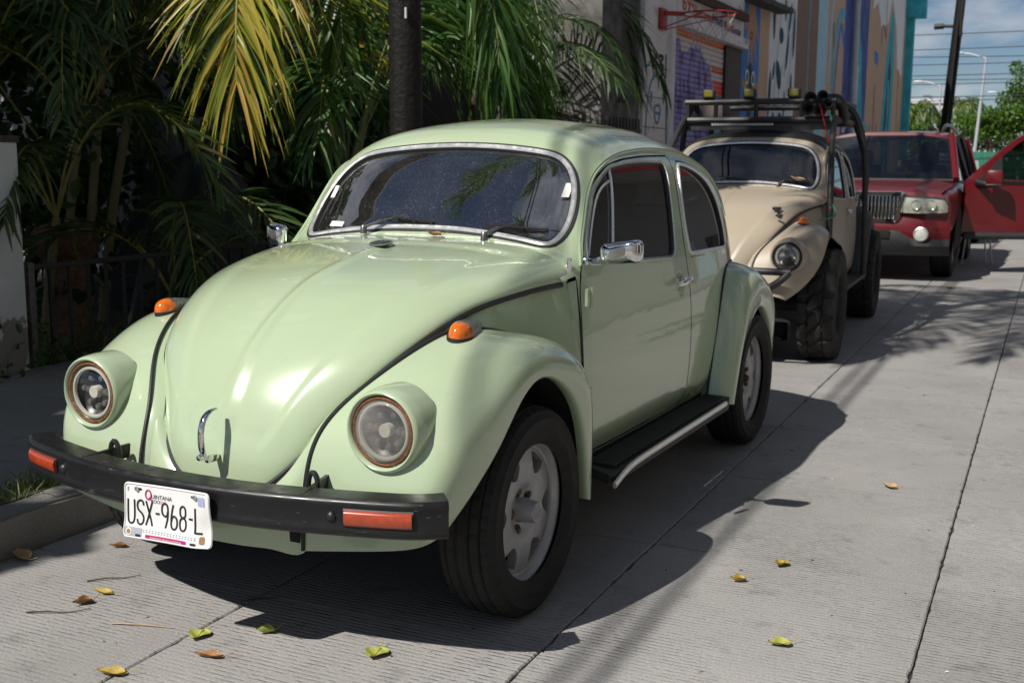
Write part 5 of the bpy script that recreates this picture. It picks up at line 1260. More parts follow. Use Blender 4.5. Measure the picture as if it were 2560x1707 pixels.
mb = MB(); mb.box((0, 0, 0), (.3, .3, .22), bev=.03); mb.v[-1] = mb.v[-1]+np.array(st(BA+.14, 27.75, 5.65)); mb.build('hopper', M['jamb'], t)

# shop bay: pillar, jamb, lintel, roller shutter
shop = facade('shop_front', 'whitewashed shop front with a graffiti roller shutter and painted lintel', [(11.52, 12.87, M['block']), (15.74, 16.62, M['jamb'])], 6.0)
mb = MB(); mb.box((BA-.04, 14.75, 4.72), (.12, 3.74, 2.70)); mb.v[-1] = stv(mb.v[-1]); mb.build('lintel', M['block'], shop, smooth=False)
mb = MB(); mb.box((BA+.01, 14.78, 3.30), (.22, 3.70, .16)); mb.v[-1] = stv(mb.v[-1]); mb.build('shutter_housing', M['block'], shop, smooth=False)
mb = MB(); mb.box((BA-.055, 15.70, 1.6), (.10, .12, 3.2)); mb.v[-1] = stv(mb.v[-1]); mb.build('shutter_guide', M['iron'], shop, smooth=False)
for zz in (.62, 1.0, 1.4, 1.8, 2.2, 2.6):
    mb = MB(); mb.box((BA+.001, 12.195, zz), (.006, 1.33, .012)); mb.v[-1] = stv(mb.v[-1]); mb.build('block_joint', M['pavement'], shop, smooth=False)
mb = MB(); mb.box((BA+.02, 12.62, 1.7), (.08, .16, 3.4), bev=.01); mb.v[-1] = stv(mb.v[-1]); mb.build('pilaster', M['block'], shop)
mb = MB(); mb.bar(st(BA+.10, 13.5, 3.70), st(BA+.10, 16.5, 3.72), .08, .12); mb.build('rusty_beam', mat("rusty_beam", (.07, .035, .025), .85, vary=.4, vscale=12), shop, smooth=False)
mb = MB(); mb.bar(st(BA+.16, 16.6, 4.06), st(BA+.16, 19.2, 4.14), .30, .09); mb.build('old_canopy', mat("old_wood", (.075, .068, .062), .9, vary=.5, vscale=9, bump=.5), shop, smooth=False)
msh = bpy.data.materials.new("graffiti_shutter"); msh.use_nodes = True; N, L, b = nodes(msh); b.inputs["Roughness"].default_value = 0.55
ge = N.new("ShaderNodeNewGeometry"); mp = N.new("ShaderNodeMapping"); mp.inputs["Rotation"].default_value = (0, 0, -RZ); L.new(ge.outputs["Position"], mp.inputs[0]); sp = N.new("ShaderNodeSeparateXYZ"); L.new(mp.outputs[0], sp.inputs[0])
nz = N.new("ShaderNodeTexNoise"); nz.inputs["Scale"].default_value = 2.2; nz.inputs["Detail"].default_value = 3; L.new(mp.outputs[0], nz.inputs["Vector"])
def _m(op, a, bb=None, c=None):
    n = N.new("ShaderNodeMath"); n.operation = op
    for i, q in enumerate((a, bb, c)):
        if q is None: continue
        if isinstance(q, (int, float)): n.inputs[i].default_value = q
        else: L.new(q, n.inputs[i])
    return n.outputs[0]
nn = _m('MULTIPLY', _m('SUBTRACT', nz.outputs[0], 0.5), 1.1)
bz = _m('ADD', sp.outputs[2], nn); by = _m('ADD', sp.outputs[1], nn)
zr = N.new("ShaderNodeMapRange"); zr.inputs[1].default_value = 0.6; zr.inputs[2].default_value = 3.4; L.new(sp.outputs[2], zr.inputs[0])
rp = N.new("ShaderNodeValToRGB"); rp.color_ramp.interpolation = 'CONSTANT'; L.new(zr.outputs[0], rp.inputs[0])
els = [(0, (0.043, 0.174, 0.319)), (.40, (0.072, 0.435, 0.609)), (.50, (0.580, 0.290, 0.145)), (.56, (0.043, 0.232, 0.406)), (.64, (0.725, 0.087, 0.043)), (.72, (0.609, 0.580, 0.609)), (.76, (0.652, 0.145, 0.043)), (.80, (0.652, 0.609, 0.580)), (.90, (0.797, 0.246, 0.072)), (.955, (0.580, 0.551, 0.522))]
cr = rp.color_ramp
cr.elements[0].position = 0; cr.elements[0].color = (*els[0][1], 1); cr.elements[1].position = els[1][0]; cr.elements[1].color = (*els[1][1], 1)
for p_, c_ in els[2:]: e = cr.elements.new(p_); e.color = (*c_, 1)
n2 = N.new("ShaderNodeTexNoise"); n2.inputs["Scale"].default_value = 1.0; n2.inputs["Detail"].default_value = 4; mp2 = N.new("ShaderNodeMapping"); mp2.inputs["Scale"].default_value = (1, 5.5, 2.0); L.new(mp.outputs[0], mp2.inputs[0]); L.new(mp2.outputs[0], n2.inputs["Vector"])
r2 = N.new("ShaderNodeValToRGB"); e = r2.color_ramp.elements; e[0].position = .40; e[0].color = (.055, .03, .18, 1); e[1].position = .52; e[1].color = (.28, .23, .54, 1); L.new(n2.outputs[0], r2.inputs[0])
inside = _m('MINIMUM', _m('SUBTRACT', 2.98, bz), _m('SUBTRACT', 14.95, by))
mk = _m('GREATER_THAN', inside, 0.0); edge = _m('MULTIPLY', _m('GREATER_THAN', inside, -0.05), _m('SUBTRACT', 1.0, mk))
mx = N.new("ShaderNodeMix"); mx.data_type = 'RGBA'; L.new(mk, mx.inputs[0]); L.new(rp.outputs[0], mx.inputs[6]); L.new(r2.outputs[0], mx.inputs[7])
mx2 = N.new("ShaderNodeMix"); mx2.data_type = 'RGBA'; L.new(edge, mx2.inputs[0]); L.new(mx.outputs[2], mx2.inputs[6]); mx2.inputs[7].default_value = (.55, .55, .58, 1); L.new(mx2.outputs[2], b.inputs["Base Color"])
mb = MB(); prof = [(0, -.040), (.010, -.036), (.016, -.022), (.018, 0), (.016, .022), (.008, .034), (0, .038)]
mb.grid(np.array([[(BA-.07+x, y, z) for x, z in prof] for y in (12.88, 15.64)])); mb.v[-1] = stv(mb.v[-1]); me = mb.mesh('shutter_slat', msh)
for i in range(40):
    o = bpy.data.objects.new('shutter_slat', me); link(o); o.parent = shop; o.location = (0, 0, .16+i*.08)
mb = MB(); mb.box((BA-.10, 14.26, 1.6), (.01, 2.8, 3.2)); mb.v[-1] = stv(mb.v[-1]); mb.build('shutter_back', M['iron'], shop, smooth=False)
def wtext(txt, b_, z_, size, ma, sk=1.0, slope=0.0):
    Vt, F = text_poly(txt, size, .004)
    if not len(Vt): return
    P = np.stack([b_+Vt[:, 0]*sk, z_+Vt[:, 1]+slope*Vt[:, 0]], 1); mb = MB(); mb.add(on_wall(P, .028), F); mb.build('painted_lettering', ma, shop, smooth=False)
wtext("69·", 13.05, 3.47, .34, M['m_orange'], 1.3); wtext("Hots bers,", 13.6, 3.46, .20, M['m_orange'], 1.15); wtext("Agrade q", 14.6, 3.46, .20, M['m_violet'], 1.15); wtext("Viere", 15.35, 3.43, .22, M['m_orange'], 1.1); wtext("Gracias", 15.85, 3.42, .19, M['m_violet'], .95)
wtext("Amigo", 16.2, 3.75, .24, M['m_orange'], .7); wtext("ville", 13.9, 3.86, .26, M['m_violet'], 1.2)
# graffiti on the pillar
for q in ([(11.95, 2.78), (12.08, 2.52)], [(12.14, 2.76), (12.30, 2.74), (12.18, 2.66), (12.32, 2.63), (12.26, 2.50), (12.22, 2.44)], [(12.42, 2.80), (12.44, 2.48)]): wstroke('spray_number', q, .045, M['m_ink'], shop, .008, len(q) > 2)
for q in ([(11.66, .6), (11.62, 1.4), (11.68, 2.1), (11.85, 2.42), (12.13, 2.50), (12.38, 2.40), (12.50, 2.1), (12.52, 1.4), (12.50, .6)], [(11.55, 3.0), (11.7, 2.84), (11.78, 2.72), (11.72, 2.62), (11.55, 2.58)], [(12.13, 2.49), (12.14, 2.34)], [(11.95, 1.2), (12.06, 1.55), (12.18, 1.2), (12.28, .9)], [(11.98, 2.08), (12.15, 2.10), (12.24, 2.06), (12.18, 1.92), (12.10, 1.86), (12.02, 1.92), (11.98, 2.08)], [(12.02, 2.0), (12.22, 1.99)]): wstroke('spray_doodle', q, .035, M['m_spray'], shop, .008)
for b_, z_ in ((11.84, 2.20), (12.36, 2.20)): wpoly('spray_eye', [(b_+.035*math.cos(u), z_+.085*math.sin(u)) for u in np.linspace(0, 2*np.pi, 11)[:-1]], M['m_spray'], shop, .008)
# basketball hoop on the pillar
M['red_iron'] = mat("red_painted_iron", (0.34, 0.03, 0.025), 0.5, vary=0.3, vscale=20); M['net'] = mat("net_cord", (0.42, 0.42, 0.42), 0.9)
t = thing('basketball_hoop', 'red basketball hoop with a ragged net fixed to the white pillar', 'basketball hoop')
mb = MB(); mb.box((BA+.03, 12.18, 3.24), (.05, .26, .28), bev=.008); mb.v[-1] = stv(mb.v[-1]); mb.build('bracket', M['red_iron'], t)
c = np.array([BA+.62, 12.35, 3.30]); a_ = np.linspace(0, 2*np.pi, 33)[:-1]
mb = MB(); mb.tube(stv(np.stack([c[0]+.36*np.cos(a_), c[1]+.36*np.sin(a_), np.full(32, c[2])], 1)), .012, 8, closed=True); mb.build('rim', M['red_iron'], t)
mb = MB(); mb.bar(st(BA+.05, 12.2, 3.32), st(BA+.30, 12.3, 3.31), .10, .05); mb.build('arm', M['red_iron'], t)
for dy in (-.2, .2): mb = MB(); mb.tube([st(BA+.05, 12.2+dy*.4, 3.12), st(BA+.62, 12.35+dy*1.7, 3.28)], .008, 6); mb.build('strut', M['red_iron'], t)
for k in range(12):
    u = k*2*np.pi/12; u2 = u+.5; mb = MB(); mb.tube(stv(np.array([(c[0]+.35*math.cos(u), c[1]+.35*math.sin(u), 3.29), (c[0]+.25*math.cos(u2), c[1]+.25*math.sin(u2), 3.08), (c[0]+.20*math.cos(u), c[1]+.20*math.sin(u), 2.92)])), .006, 5); mb.build('net_cord', M['net'], t)
# ------------------------------------------------------------------ plants
def leaf_mat(name, cols, gloss=0.35, trans=0.35):
    """leaf with see-through glow; the tint attribute picks the colour along a ramp"""
    m = bpy.data.materials.new(name); m.use_nodes = True; nt = m.node_tree; N = nt.nodes; L = nt.links; b = N["Principled BSDF"]; out = N["Material Output"]
    at = N.new("ShaderNodeAttribute"); at.attribute_name = "tint"; rp = N.new("ShaderNodeValToRGB"); L.new(at.outputs["Fac"], rp.inputs[0])
    cr = rp.color_ramp; n = len(cols); cr.elements[0].position = 0; cr.elements[0].color = (*cols[0], 1); cr.elements[1].position = 1; cr.elements[1].color = (*cols[-1], 1)
    for i in range(1, n-1): e = cr.elements.new(i/(n-1)); e.color = (*cols[i], 1)
    L.new(rp.outputs[0], b.inputs["Base Color"]); b.inputs["Roughness"].default_value = gloss; b.inputs["Specular IOR Level"].default_value = 0.45
    tl = N.new("ShaderNodeBsdfTranslucent"); sc = N.new("ShaderNodeVectorMath"); sc.operation = 'MULTIPLY'; sc.inputs[1].default_value = (1.1, 1.25, 0.6); L.new(rp.outputs[0], sc.inputs[0]); L.new(sc.outputs[0], tl.inputs[0])
    mx = N.new("ShaderNodeMixShader"); mx.inputs[0].default_value = trans; L.new(b.outputs[0], mx.inputs[1]); L.new(tl.outputs[0], mx.inputs[2]); L.new(mx.outputs[0], out.inputs[0])
    return m
M['frond_y'] = leaf_mat("yellowing_frond", [(.06, .12, .015), (.17, .22, .03), (.42, .38, .06), (.55, .36, .08), (.34, .17, .05)], trans=.42)
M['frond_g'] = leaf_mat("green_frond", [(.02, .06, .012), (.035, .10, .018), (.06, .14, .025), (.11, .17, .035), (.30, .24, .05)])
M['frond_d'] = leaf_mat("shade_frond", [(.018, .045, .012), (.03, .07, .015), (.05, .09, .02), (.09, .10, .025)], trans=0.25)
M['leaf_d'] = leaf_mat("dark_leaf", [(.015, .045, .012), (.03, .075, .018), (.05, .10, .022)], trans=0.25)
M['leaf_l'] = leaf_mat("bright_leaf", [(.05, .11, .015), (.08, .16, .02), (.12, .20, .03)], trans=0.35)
M['stem_g'] = mat("green_stem", (.13, .15, .04), .5, vary=.3, vscale=12); M['stem_y'] = mat("yellow_rachis", (.24, .22, .05), .5, vary=.25, vscale=10)
M['cane'] = mat("ringed_cane", (.12, .11, .05), .6, col2=(.20, .17, .07), vscale=9); M['bark'] = mat("palm_bark", (.10, .075, .055), .95, vary=.5, vscale=14, bump=.8, bscale=40)
def strips(C, W, U, tint, name, ma, parent):
    """C: n,k,3 centre lines; W: n,k half widths; U: n,3 width direction; one quad strip per leaflet, folded along its rib"""
    n, k, _ = C.shape
    A = C-U[:, None]*W[..., None]; B_ = C+U[:, None]*W[..., None]
    T = np.gradient(C, axis=1); Nn = np.cross(T, U[:, None]); Nn /= np.maximum(np.linalg.norm(Nn, axis=-1, keepdims=True), 1e-9)
    A = A+Nn*W[..., None]*.35; B_ = B_+Nn*W[..., None]*.35
    V = np.stack([A, C, B_], 2).reshape(-1, 3); base = (np.arange(n)*k*3)[:, None, None]; i = np.arange(k-1)[None, :, None]; j = np.arange(2)[None, None, :]
    o = base+i*3+j; F = np.stack([o, o+1, o+4, o+3], -1).reshape(-1, 4)
    me = bpy.data.meshes.new(name); me.vertices.add(len(V)); me.vertices.foreach_set("co", V.ravel()); me.loops.add(F.size); me.loops.foreach_set("vertex_index", F.ravel().astype(np.int32))
    me.polygons.add(len(F)); me.polygons.foreach_set("loop_start", np.arange(0, F.size, 4, dtype=np.int32)); me.polygons.foreach_set("loop_total", np.full(len(F), 4, np.int32))
    me.update(calc_edges=True); at = me.attributes.new("tint", 'FLOAT', 'POINT'); at.data.foreach_set("value", np.repeat(tint, k*3).astype(np.float32))
    me.polygons.foreach_set("use_smooth", [True]*len(F)); me.materials.append(ma)
    ob = bpy.data.objects.new(name, me); link(ob); ob.parent = parent; return ob
def frond(parent, pts, nl=60, length=.6, width=.014, droop=.5, ma=None, stem=None, tint=(.3, .2), seed=0, start=.12, ang=(70, 22), lift=.15, rr=.014, side_bias=None, wave=.08, name='frond'):
    """one palm leaf: a tapering midrib with two rows of leaflets"""
    rs = np.random.RandomState(seed); Rr = curve(np.array(pts, float), 60); d = np.r_[0, np.cumsum(np.linalg.norm(np.diff(Rr, axis=0), axis=1))]; d /= d[-1]
    t = np.linspace(start, .995, nl); t = np.repeat(t, 2)+rs.normal(0, .004, nl*2); t = np.clip(t, 0, 1); sd = np.tile([-1., 1.], nl)
    P = np.stack([np.interp(t, d, Rr[:, i]) for i in range(3)], 1); Tn = np.gradient(Rr, axis=0); Tn /= np.linalg.norm(Tn, axis=1, keepdims=True); T = np.stack([np.interp(t, d, Tn[:, i]) for i in range(3)], 1)
    up = np.array([0, 0, 1.]); ref = np.array(side_bias, float) if side_bias is not None else None
    if ref is None: S = np.cross(T, up)
    else: S = np.tile(ref, (len(T), 1)); S = S-T*np.sum(S*T, 1, keepdims=True)
    bad = np.linalg.norm(S, axis=1) < .25; S[bad] = S[~bad].mean(0) if (~bad).any() else [1, 0, 0]
    S /= np.linalg.norm(S, axis=1, keepdims=True); Nn = np.cross(S, T)
    a = np.radians(np.interp(t, [start, 1], ang))+rs.normal(0, .09, len(t)); D = T*np.cos(a)[:, None]+S*(sd*np.sin(a))[:, None]+Nn*(lift+rs.normal(0, .12, len(t)))[:, None]; D /= np.linalg.norm(D, axis=1, keepdims=True)
    Ln = length*np.interp(t, [start, .3, .6, 1], [.7, 1, .95, .42])*(1+rs.normal(0, .09, len(t)))
    k = 6; s = np.linspace(0, 1, k); g = droop*(1+rs.normal(0, .25, len(t)))
    C = P[:, None]+D[:, None]*(Ln[:, None]*s)[..., None]*(1-.28*g[:, None, None]*s[None, :, None]**2)+np.array([0, 0, -1.])*(g[:, None]*Ln[:, None]*s**2*.75)[..., None]
    C += (rs.normal(0, wave, (len(t), 1, 3))*Ln[:, None, None]*s[None, :, None]**2)
    W = width*np.array([.55, 1, 1, .85, .5, .05])[None]*(1+rs.normal(0, .12, (len(t), 1)))
    U = np.cross(D, Nn); U = U*np.cos(.5)+Nn*np.sin(.5)*rs.choice([-1, 1], (len(t), 1)); U /= np.linalg.norm(U, axis=1, keepdims=True)
    tv = np.clip(tint[0]+rs.normal(0, tint[1], len(t)), 0, 1)
    f = strips(C, W, U, tv, name, ma or M['frond_g'], parent)
    mb = MB(); mb.tube(Rr, np.linspace(rr, rr*.25, 60), 7); mb.build('midrib', stem or M['stem_g'], f)
    return f
def scatter_leaves(parent, centres, radii, n, size, ma, name='crown', seed=0, aspect=.5, flat=.3):
    """clump of separate leaf blades around several centres"""
    rs = np.random.RandomState(seed); c = np.array(centres, float); r = np.array(radii, float); r = r if r.ndim == 2 else np.stack([r, r, r*.8], 1)
    w = np.prod(r, 1)**.67; k = rs.choice(len(c), n, p=w/w.sum()); d = rs.normal(0, 1, (n, 3)); d /= np.linalg.norm(d, axis=1, keepdims=True); q = rs.uniform(.0, 1, (n, 1))**.38
    P = c[k]+d*r[k]*q
    ax = rs.normal(0, 1, (n, 3))+d*.6+[0, 0, -.35]; ax /= np.linalg.norm(ax, axis=1, keepdims=True); U = np.cross(ax, rs.normal(0, 1, (n, 3))+[0, 0, flat*3]); U /= np.linalg.norm(U, axis=1, keepdims=True)
    L_ = size*(1+rs.normal(0, .22, n)); s = np.array([-.5, -.1, .25, .5]); C = P[:, None]+ax[:, None]*(L_[:, None]*s)[..., None]; C[..., 2] -= (L_[:, None]*.18*(s+.5)**2)
    W = L_[:, None]*aspect*np.array([.06, .48, .40, .03])[None]
    return strips(C, W, U, np.clip(rs.normal(.5, .25, n), 0, 1), name, ma, parent)
def limb(parent, pts, r0, r1, ma, name='trunk', n=14):
    mb = MB(); P = curve(pts, 24) if len(pts) > 2 else np.array(pts, float); mb.tube(P, np.linspace(r0, r1, len(P)), n); return mb.build(name, ma, parent)

# young coconut palm behind the railing: the yellow frond and the big green ones
cp = thing('coconut_palm', 'young coconut palm with a yellowing frond hanging beside the dark pole', 'palm tree', (-3.2, 4.6, .12))
def rel(pts, o): return [tuple(np.array(p)-np.array(o)) for p in pts]
O = (-3.2, 4.6, .12)
limb(cp, rel([(-3.2, 4.6, .1), (-3.18, 4.58, .7), (-3.2, 4.55, 1.25)], O), .16, .12, M['bark'])
frond(cp, rel([(-3.15, 4.45, 1.2), (-3.0, 3.9, 2.2), (-2.80, 3.2, 2.78), (-2.66, 2.78, 2.55), (-2.62, 2.66, 2.20), (-2.60, 2.62, 1.80)], O), 120, 1.02, .0125, .50, M['frond_y'], M['stem_y'], (.40, .25), 3, .34, (84, 24), .05, .020, side_bias=(.95, .12, 0), wave=.05)
frond(cp, rel([(-3.15, 4.6, 1.2), (-3.0, 4.9, 2.2), (-2.8, 5.4, 2.75), (-2.65, 6.0, 2.62), (-2.6, 6.5, 2.15), (-2.6, 6.75, 1.70)], O), 70, 1.0, .017, .95, M['frond_g'], M['stem_g'], (.42, .17), 4, .30, (60, 16), .0, .022, side_bias=(.6, .75, 0), wave=.05)
frond(cp, rel([(-3.2, 4.5, 1.2), (-3.05, 4.3, 2.1), (-2.9, 4.1, 2.7), (-2.75, 3.9, 2.9), (-2.6, 3.7, 2.6), (-2.5, 3.6, 2.1)], O), 60, .80, .014, .85, M['frond_g'], M['stem_g'], (.46, .20), 5, .32, (62, 18), .0, .02, side_bias=(.75, .65, 0))
frond(cp, rel([(-3.2, 4.6, 1.2), (-2.9, 4.6, 2.0), (-2.5, 4.6, 2.75), (-2.1, 4.55, 2.9), (-1.85, 4.5, 2.55), (-1.75, 4.45, 2.0)], O), 60, .75, .014, .85, M['frond_g'], M['stem_g'], (.38, .18), 6, .32, (62, 18), .0, .02, side_bias=(.8, .55, 0))
frond(cp, rel([(-3.2, 4.7, 1.2), (-3.2, 5.1, 2.0), (-3.1, 5.8, 2.6), (-3.0, 6.6, 2.6), (-2.95, 7.2, 2.1), (-2.9, 7.5, 1.5)], O), 64, .85, .015, .85, M['frond_g'], M['stem_g'], (.30, .15), 7, .28, (60, 18), .0, .02)
for i, (dx, dy, h) in enumerate([(-.9, .2, 1.9), (-.5, 1.1, 1.7), (.5, -.9, .9), (.7, .7, 1.2)]):
    frond(cp, [(0, 0, 1.1), (dx*.3, dy*.3, 1.1+h*.55), (dx*.75, dy*.75, 1.1+h*.9), (dx*1.25, dy*1.25, 1.1+h*.75), (dx*1.6, dy*1.6, 1.1+h*.25)], 50, .62, .013, .7, M['frond_g'], M['stem_g'], (.28, .16), 20+i, .3)

# second palm further along, in front of the blackened wall
p2 = thing('coconut_palm', 'dark green palm in the shade in front of the blackened wall', 'palm tree', st(-4.4, 9.6, .12), RZ)
limb(p2, [(0, 0, 0), (.05, 0, 1.0), (0, 0, 2.1)], .13, .10, M['bark'])
for i, (dx, dy, h, dr) in enumerate([(1.3, 1.3, 1.5, .9), (1.2, -1.2, 1.5, .9), (1.4, .2, 1.0, .8), (-.6, 1.2, 1.2, .7), (.9, -.3, .3, .6), (.5, 1.5, .2, .6), (1.0, .8, -.2, .5), (-.9, -.8, 1.1, .7), (1.6, -.8, .6, .8), (.6, 1.0, 1.7, .9), (1.1, 1.2, 1.7, .9), (.4, -1.6, .5, .6)]):
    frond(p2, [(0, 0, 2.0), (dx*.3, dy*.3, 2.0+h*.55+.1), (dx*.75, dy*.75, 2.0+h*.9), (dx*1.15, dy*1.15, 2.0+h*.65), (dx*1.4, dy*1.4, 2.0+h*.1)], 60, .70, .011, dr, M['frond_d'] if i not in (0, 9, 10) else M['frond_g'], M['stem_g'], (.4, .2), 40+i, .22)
# areca clumps in the shaded garden
def areca(label, loc, canes, seed):
    rs = random.Random(seed); t = thing('areca_palm', label, 'palm', loc, 0, 'slender cane palms in the shaded garden')
    for j, (dx, dy, h, lx, ly) in enumerate(canes):
        pts = np.array([(dx, dy, 0), (dx+lx*.3, dy+ly*.3, h*.4), (dx+lx*.7, dy+ly*.7, h*.75), (dx+lx, dy+ly, h)]); P = curve(pts, 60); r = np.full(60, .034)*np.linspace(1.05, .75, 60); r[::6] *= 1.16
        mb = MB(); mb.tube(P, r, 9); cane = mb.build('cane', M['cane'], t)
        top = P[-1]; nf = 6
        for f in range(nf):
            a = f*2*math.pi/nf+rs.uniform(-.4, .4); R0 = rs.uniform(.75, 1.1); hh = rs.uniform(.35, .8)
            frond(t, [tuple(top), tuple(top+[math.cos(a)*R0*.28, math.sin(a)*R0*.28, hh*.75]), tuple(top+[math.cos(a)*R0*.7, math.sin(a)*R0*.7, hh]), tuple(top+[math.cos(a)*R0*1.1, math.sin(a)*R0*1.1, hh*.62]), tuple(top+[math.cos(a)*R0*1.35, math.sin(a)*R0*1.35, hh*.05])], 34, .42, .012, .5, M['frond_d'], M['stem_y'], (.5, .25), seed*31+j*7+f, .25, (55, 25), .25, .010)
    return t
areca('thick-stemmed cane palm at the far left behind the white gatepost', (-4.45, 2.25, .12), [(0, 0, 1.75, .05, .05), (.25, .35, 1.45, .15, .1), (-.3, .2, 2.3, -.1, .2)], 3)
areca('pair of leaning ringed cane palms behind the railing', (-4.45, 3.05, .12), [(0, 0, 1.95, .10, .18), (-.25, .38, 2.2, .15, .42), (-.12, .25, 2.1, .12, .40)], 4)
areca('low bushy cane palm close behind the railing', (-3.85, 2.15, .12), [(0, 0, .85, .05, .1), (.2, .75, .30, .12, .06)], 5)
t = thing('climbing_vine', 'heart-leaved vine climbing through the cane palms', 'vine', (-4.2, 2.7, .12))
scatter_leaves(t, [(0, 0, 1.25), (-.1, -.1, .8), (.1, .1, .4), (-.2, -.5, 2.0), (.2, -.35, .25), (.3, 1.2, .15), (.3, .5, .1)], [.32, .3, .3, .3, .3, .35, .35], 150, .13, M['leaf_d'], 'leaves', 8, .8)
mb = MB(); mb.tube(curve([(0, 0, 0), (.05, .02, .6), (-.05, -.05, 1.2), (-.2, -.4, 1.8), (-.2, -.6, 2.4)], 30), .008, 6); mb.build('vine_stem', M['stem_g'], t)
t = thing('tree_stump', 'broken brown tree stump with a flared top behind the railing', 'tree stump', (-3.95, 2.45, .12))
mb = MB(); a_ = np.linspace(0, 2*np.pi, 25)[:-1]; rs = np.random.RandomState(2); rows = []
for z, r in ((0, .15), (.2, .12), (.45, .12), (.56, .15), (.62, .21), (.72, .22), (.78, .19), (.80, .05)): rows.append(np.stack([r*np.cos(a_)*(1+rs.normal(0, .08, 24)), r*np.sin(a_)*(1+rs.normal(0, .08, 24)), np.full(24, z)+rs.normal(0, .012, 24)], 1))
mb.grid(np.array(rows), wrap=True); mb.build('stump', mat("stump_bark", (.14, .075, .05), .95, vary=.5, vscale=18, bump=.8, bscale=50), t)
# covered thing under a dark tarpaulin
M['tarp'] = mat("black_tarpaulin", (.022, .022, .026), .55, vary=.2, vscale=4, bump=.15, bscale=9)
t = thing('tarpaulin', 'peaked black tarpaulin draped over something tall in the dark garden', 'tarpaulin', (-5.0, 4.95, .12))
rows = []; rs = np.random.RandomState(4); a_ = np.linspace(0, 2*np.pi, 61)[:-1]
for z, r in ((1.42, .02), (1.36, .10), (1.22, .28), (1.0, .48), (.7, .62), (.35, .70), (0, .78)):
    fold = 1+.13*np.sin(a_*9+z)*(1.42-z)+.06*np.sin(a_*4+1.5)*(1.4-z); rows.append(np.stack([r*.75*np.cos(a_)*fold, r*1.0*np.sin(a_)*fold+(.12 if z > 1.3 else 0)-.16*(1.42-z), np.full(60, z+.0)], 1))
mb = MB(); mb.grid(np.array(rows), wrap=True); mb.build('cover', M['tarp'], t)
M['grass'] = leaf_mat("grass_blade", [(.05, .10, .02), (.10, .16, .03), (.22, .20, .07)], trans=.3)
rs = np.random.RandomState(5)
def blades(name, parent, n, box, h, seed, zz=0.0):
    rs = np.random.RandomState(seed); P = np.stack([rs.uniform(*box[0], n), rs.uniform(*box[1], n), np.full(n, zz)], 1); P[:, 0] += rs.normal(0, .012, n)
    d = rs.normal(0, .45, (n, 3)); d[:, 2] = 1; d /= np.linalg.norm(d, axis=1, keepdims=True); L_ = h*rs.uniform(.4, 1.2, n); s = np.array([0, .4, .75, 1.]); C = P[:, None]+d[:, None]*(L_[:, None]*s)[..., None]; C[..., :2] += (d[:, None, :2]*(L_[:, None]*s**2)[..., None]*.8)
    U = np.cross(d, rs.normal(0, 1, (n, 3))); U /= np.linalg.norm(U, axis=1, keepdims=True)
    return strips(C, .0028*np.array([1, .9, .6, .05])[None]*np.ones((n, 1)), U, rs.uniform(0, 1, n), name, M['grass'], parent)
g = blades('grass', None, 520, ((-1.36, -1.20), (-.75, .32)), .075, 9, .138); tag(g, 'short green weeds growing in the crack behind the kerb', 'grass', kind='stuff')
g = blades('weeds', None, 900, ((-3.75, -3.30), (1.2, 4.5)), .22, 10, .12); tag(g, 'dark weeds along the foot of the railing', 'weeds', kind='stuff')
t = thing('ground_creeper', 'leafy creeper growing at the foot of the gatepost', 'creeper', st(-3.2, 1.55, .14))
scatter_leaves(t, [(0, 0, .05), (.05, -.3, .04), (-.05, .4, .08), (-.1, .2, .25), (.03, -.1, .3)], [.16, .16, .2, .16, .1], 90, .055, M['leaf_d'], 'leaves', 12, .7)

# tall shade trees: their crowns hang over the garden above the frame and keep it dark
def shade_tree(label, base, lean, crown, n, seed, size=.2):
    t = thing('shade_tree', label, 'tree', base); b0 = np.array(base); rs = random.Random(seed)
    tp = np.array(lean, float)-b0; limb(t, [(0, 0, 0), tuple(tp*.35+[.08, .05, 0]), tuple(tp*.7), tuple(tp)], .22, .12, M['bark'])
    for c, r in crown[:6]: limb(t, [tuple(tp*.8), tuple((tp*.8+np.array(c)-b0)/2+[0, 0, .2]), tuple(np.array(c)-b0)], .07, .02, M['bark'], 'branch', 7)
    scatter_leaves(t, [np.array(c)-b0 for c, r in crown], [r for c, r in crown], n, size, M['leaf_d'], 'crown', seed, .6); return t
cr1 = [((-6.4, -.6, 5.2), 1.7), ((-5.6, -.3, 4.9), 1.2), ((-7.4, .8, 5.2), 1.8), ((-5.6, 1.1, 4.8), 1.5), ((-6.4, 2.4, 5.0), 1.7), ((-5.0, 2.3, 4.7), 1.0), ((-5.4, -1.9, 5.1), 1.5), ((-8.2, 2.6, 5.2), 1.8), ((-7.6, -2.2, 5.2), 1.8), ((-6.2, 3.9, 4.9), 1.4), ((-8.6, 4.6, 5.2), 1.9), ((-6.9, 5.6, 5.0), 1.5), ((-4.7, 3.3, 3.8), .95), ((-5.6, 2.4, 3.7), 1.0), ((-4.5, 1.3, 3.9), .85), ((-5.3, 4.7, 3.8), 1.0), ((-6.8, 3.6, 3.9), 1.2), ((-4.6, .2, 3.7), .9)]
shade_tree('big leafy tree whose crown shades the left garden', (-7.2, .2, .12), (-6.4, .6, 4.4), cr1, 21000, 21, .24)
cr2 = [((-4.4, -3.2, 4.7), 1.25), ((-3.5, -4.2, 4.6), .95), ((-5.6, -3.6, 5.0), 1.5), ((-3.9, -2.2, 4.8), .75), ((-5.0, -5.0, 5.0), 1.5), ((-6.6, -4.4, 5.0), 1.6), ((-4.2, -1.6, 5.1), .7)]
shade_tree('leafy tree behind the gatepost that shades the sidewalk', (-6.0, -3.4, .12), (-5.2, -3.3, 4.0), cr2, 7500, 22, .22)
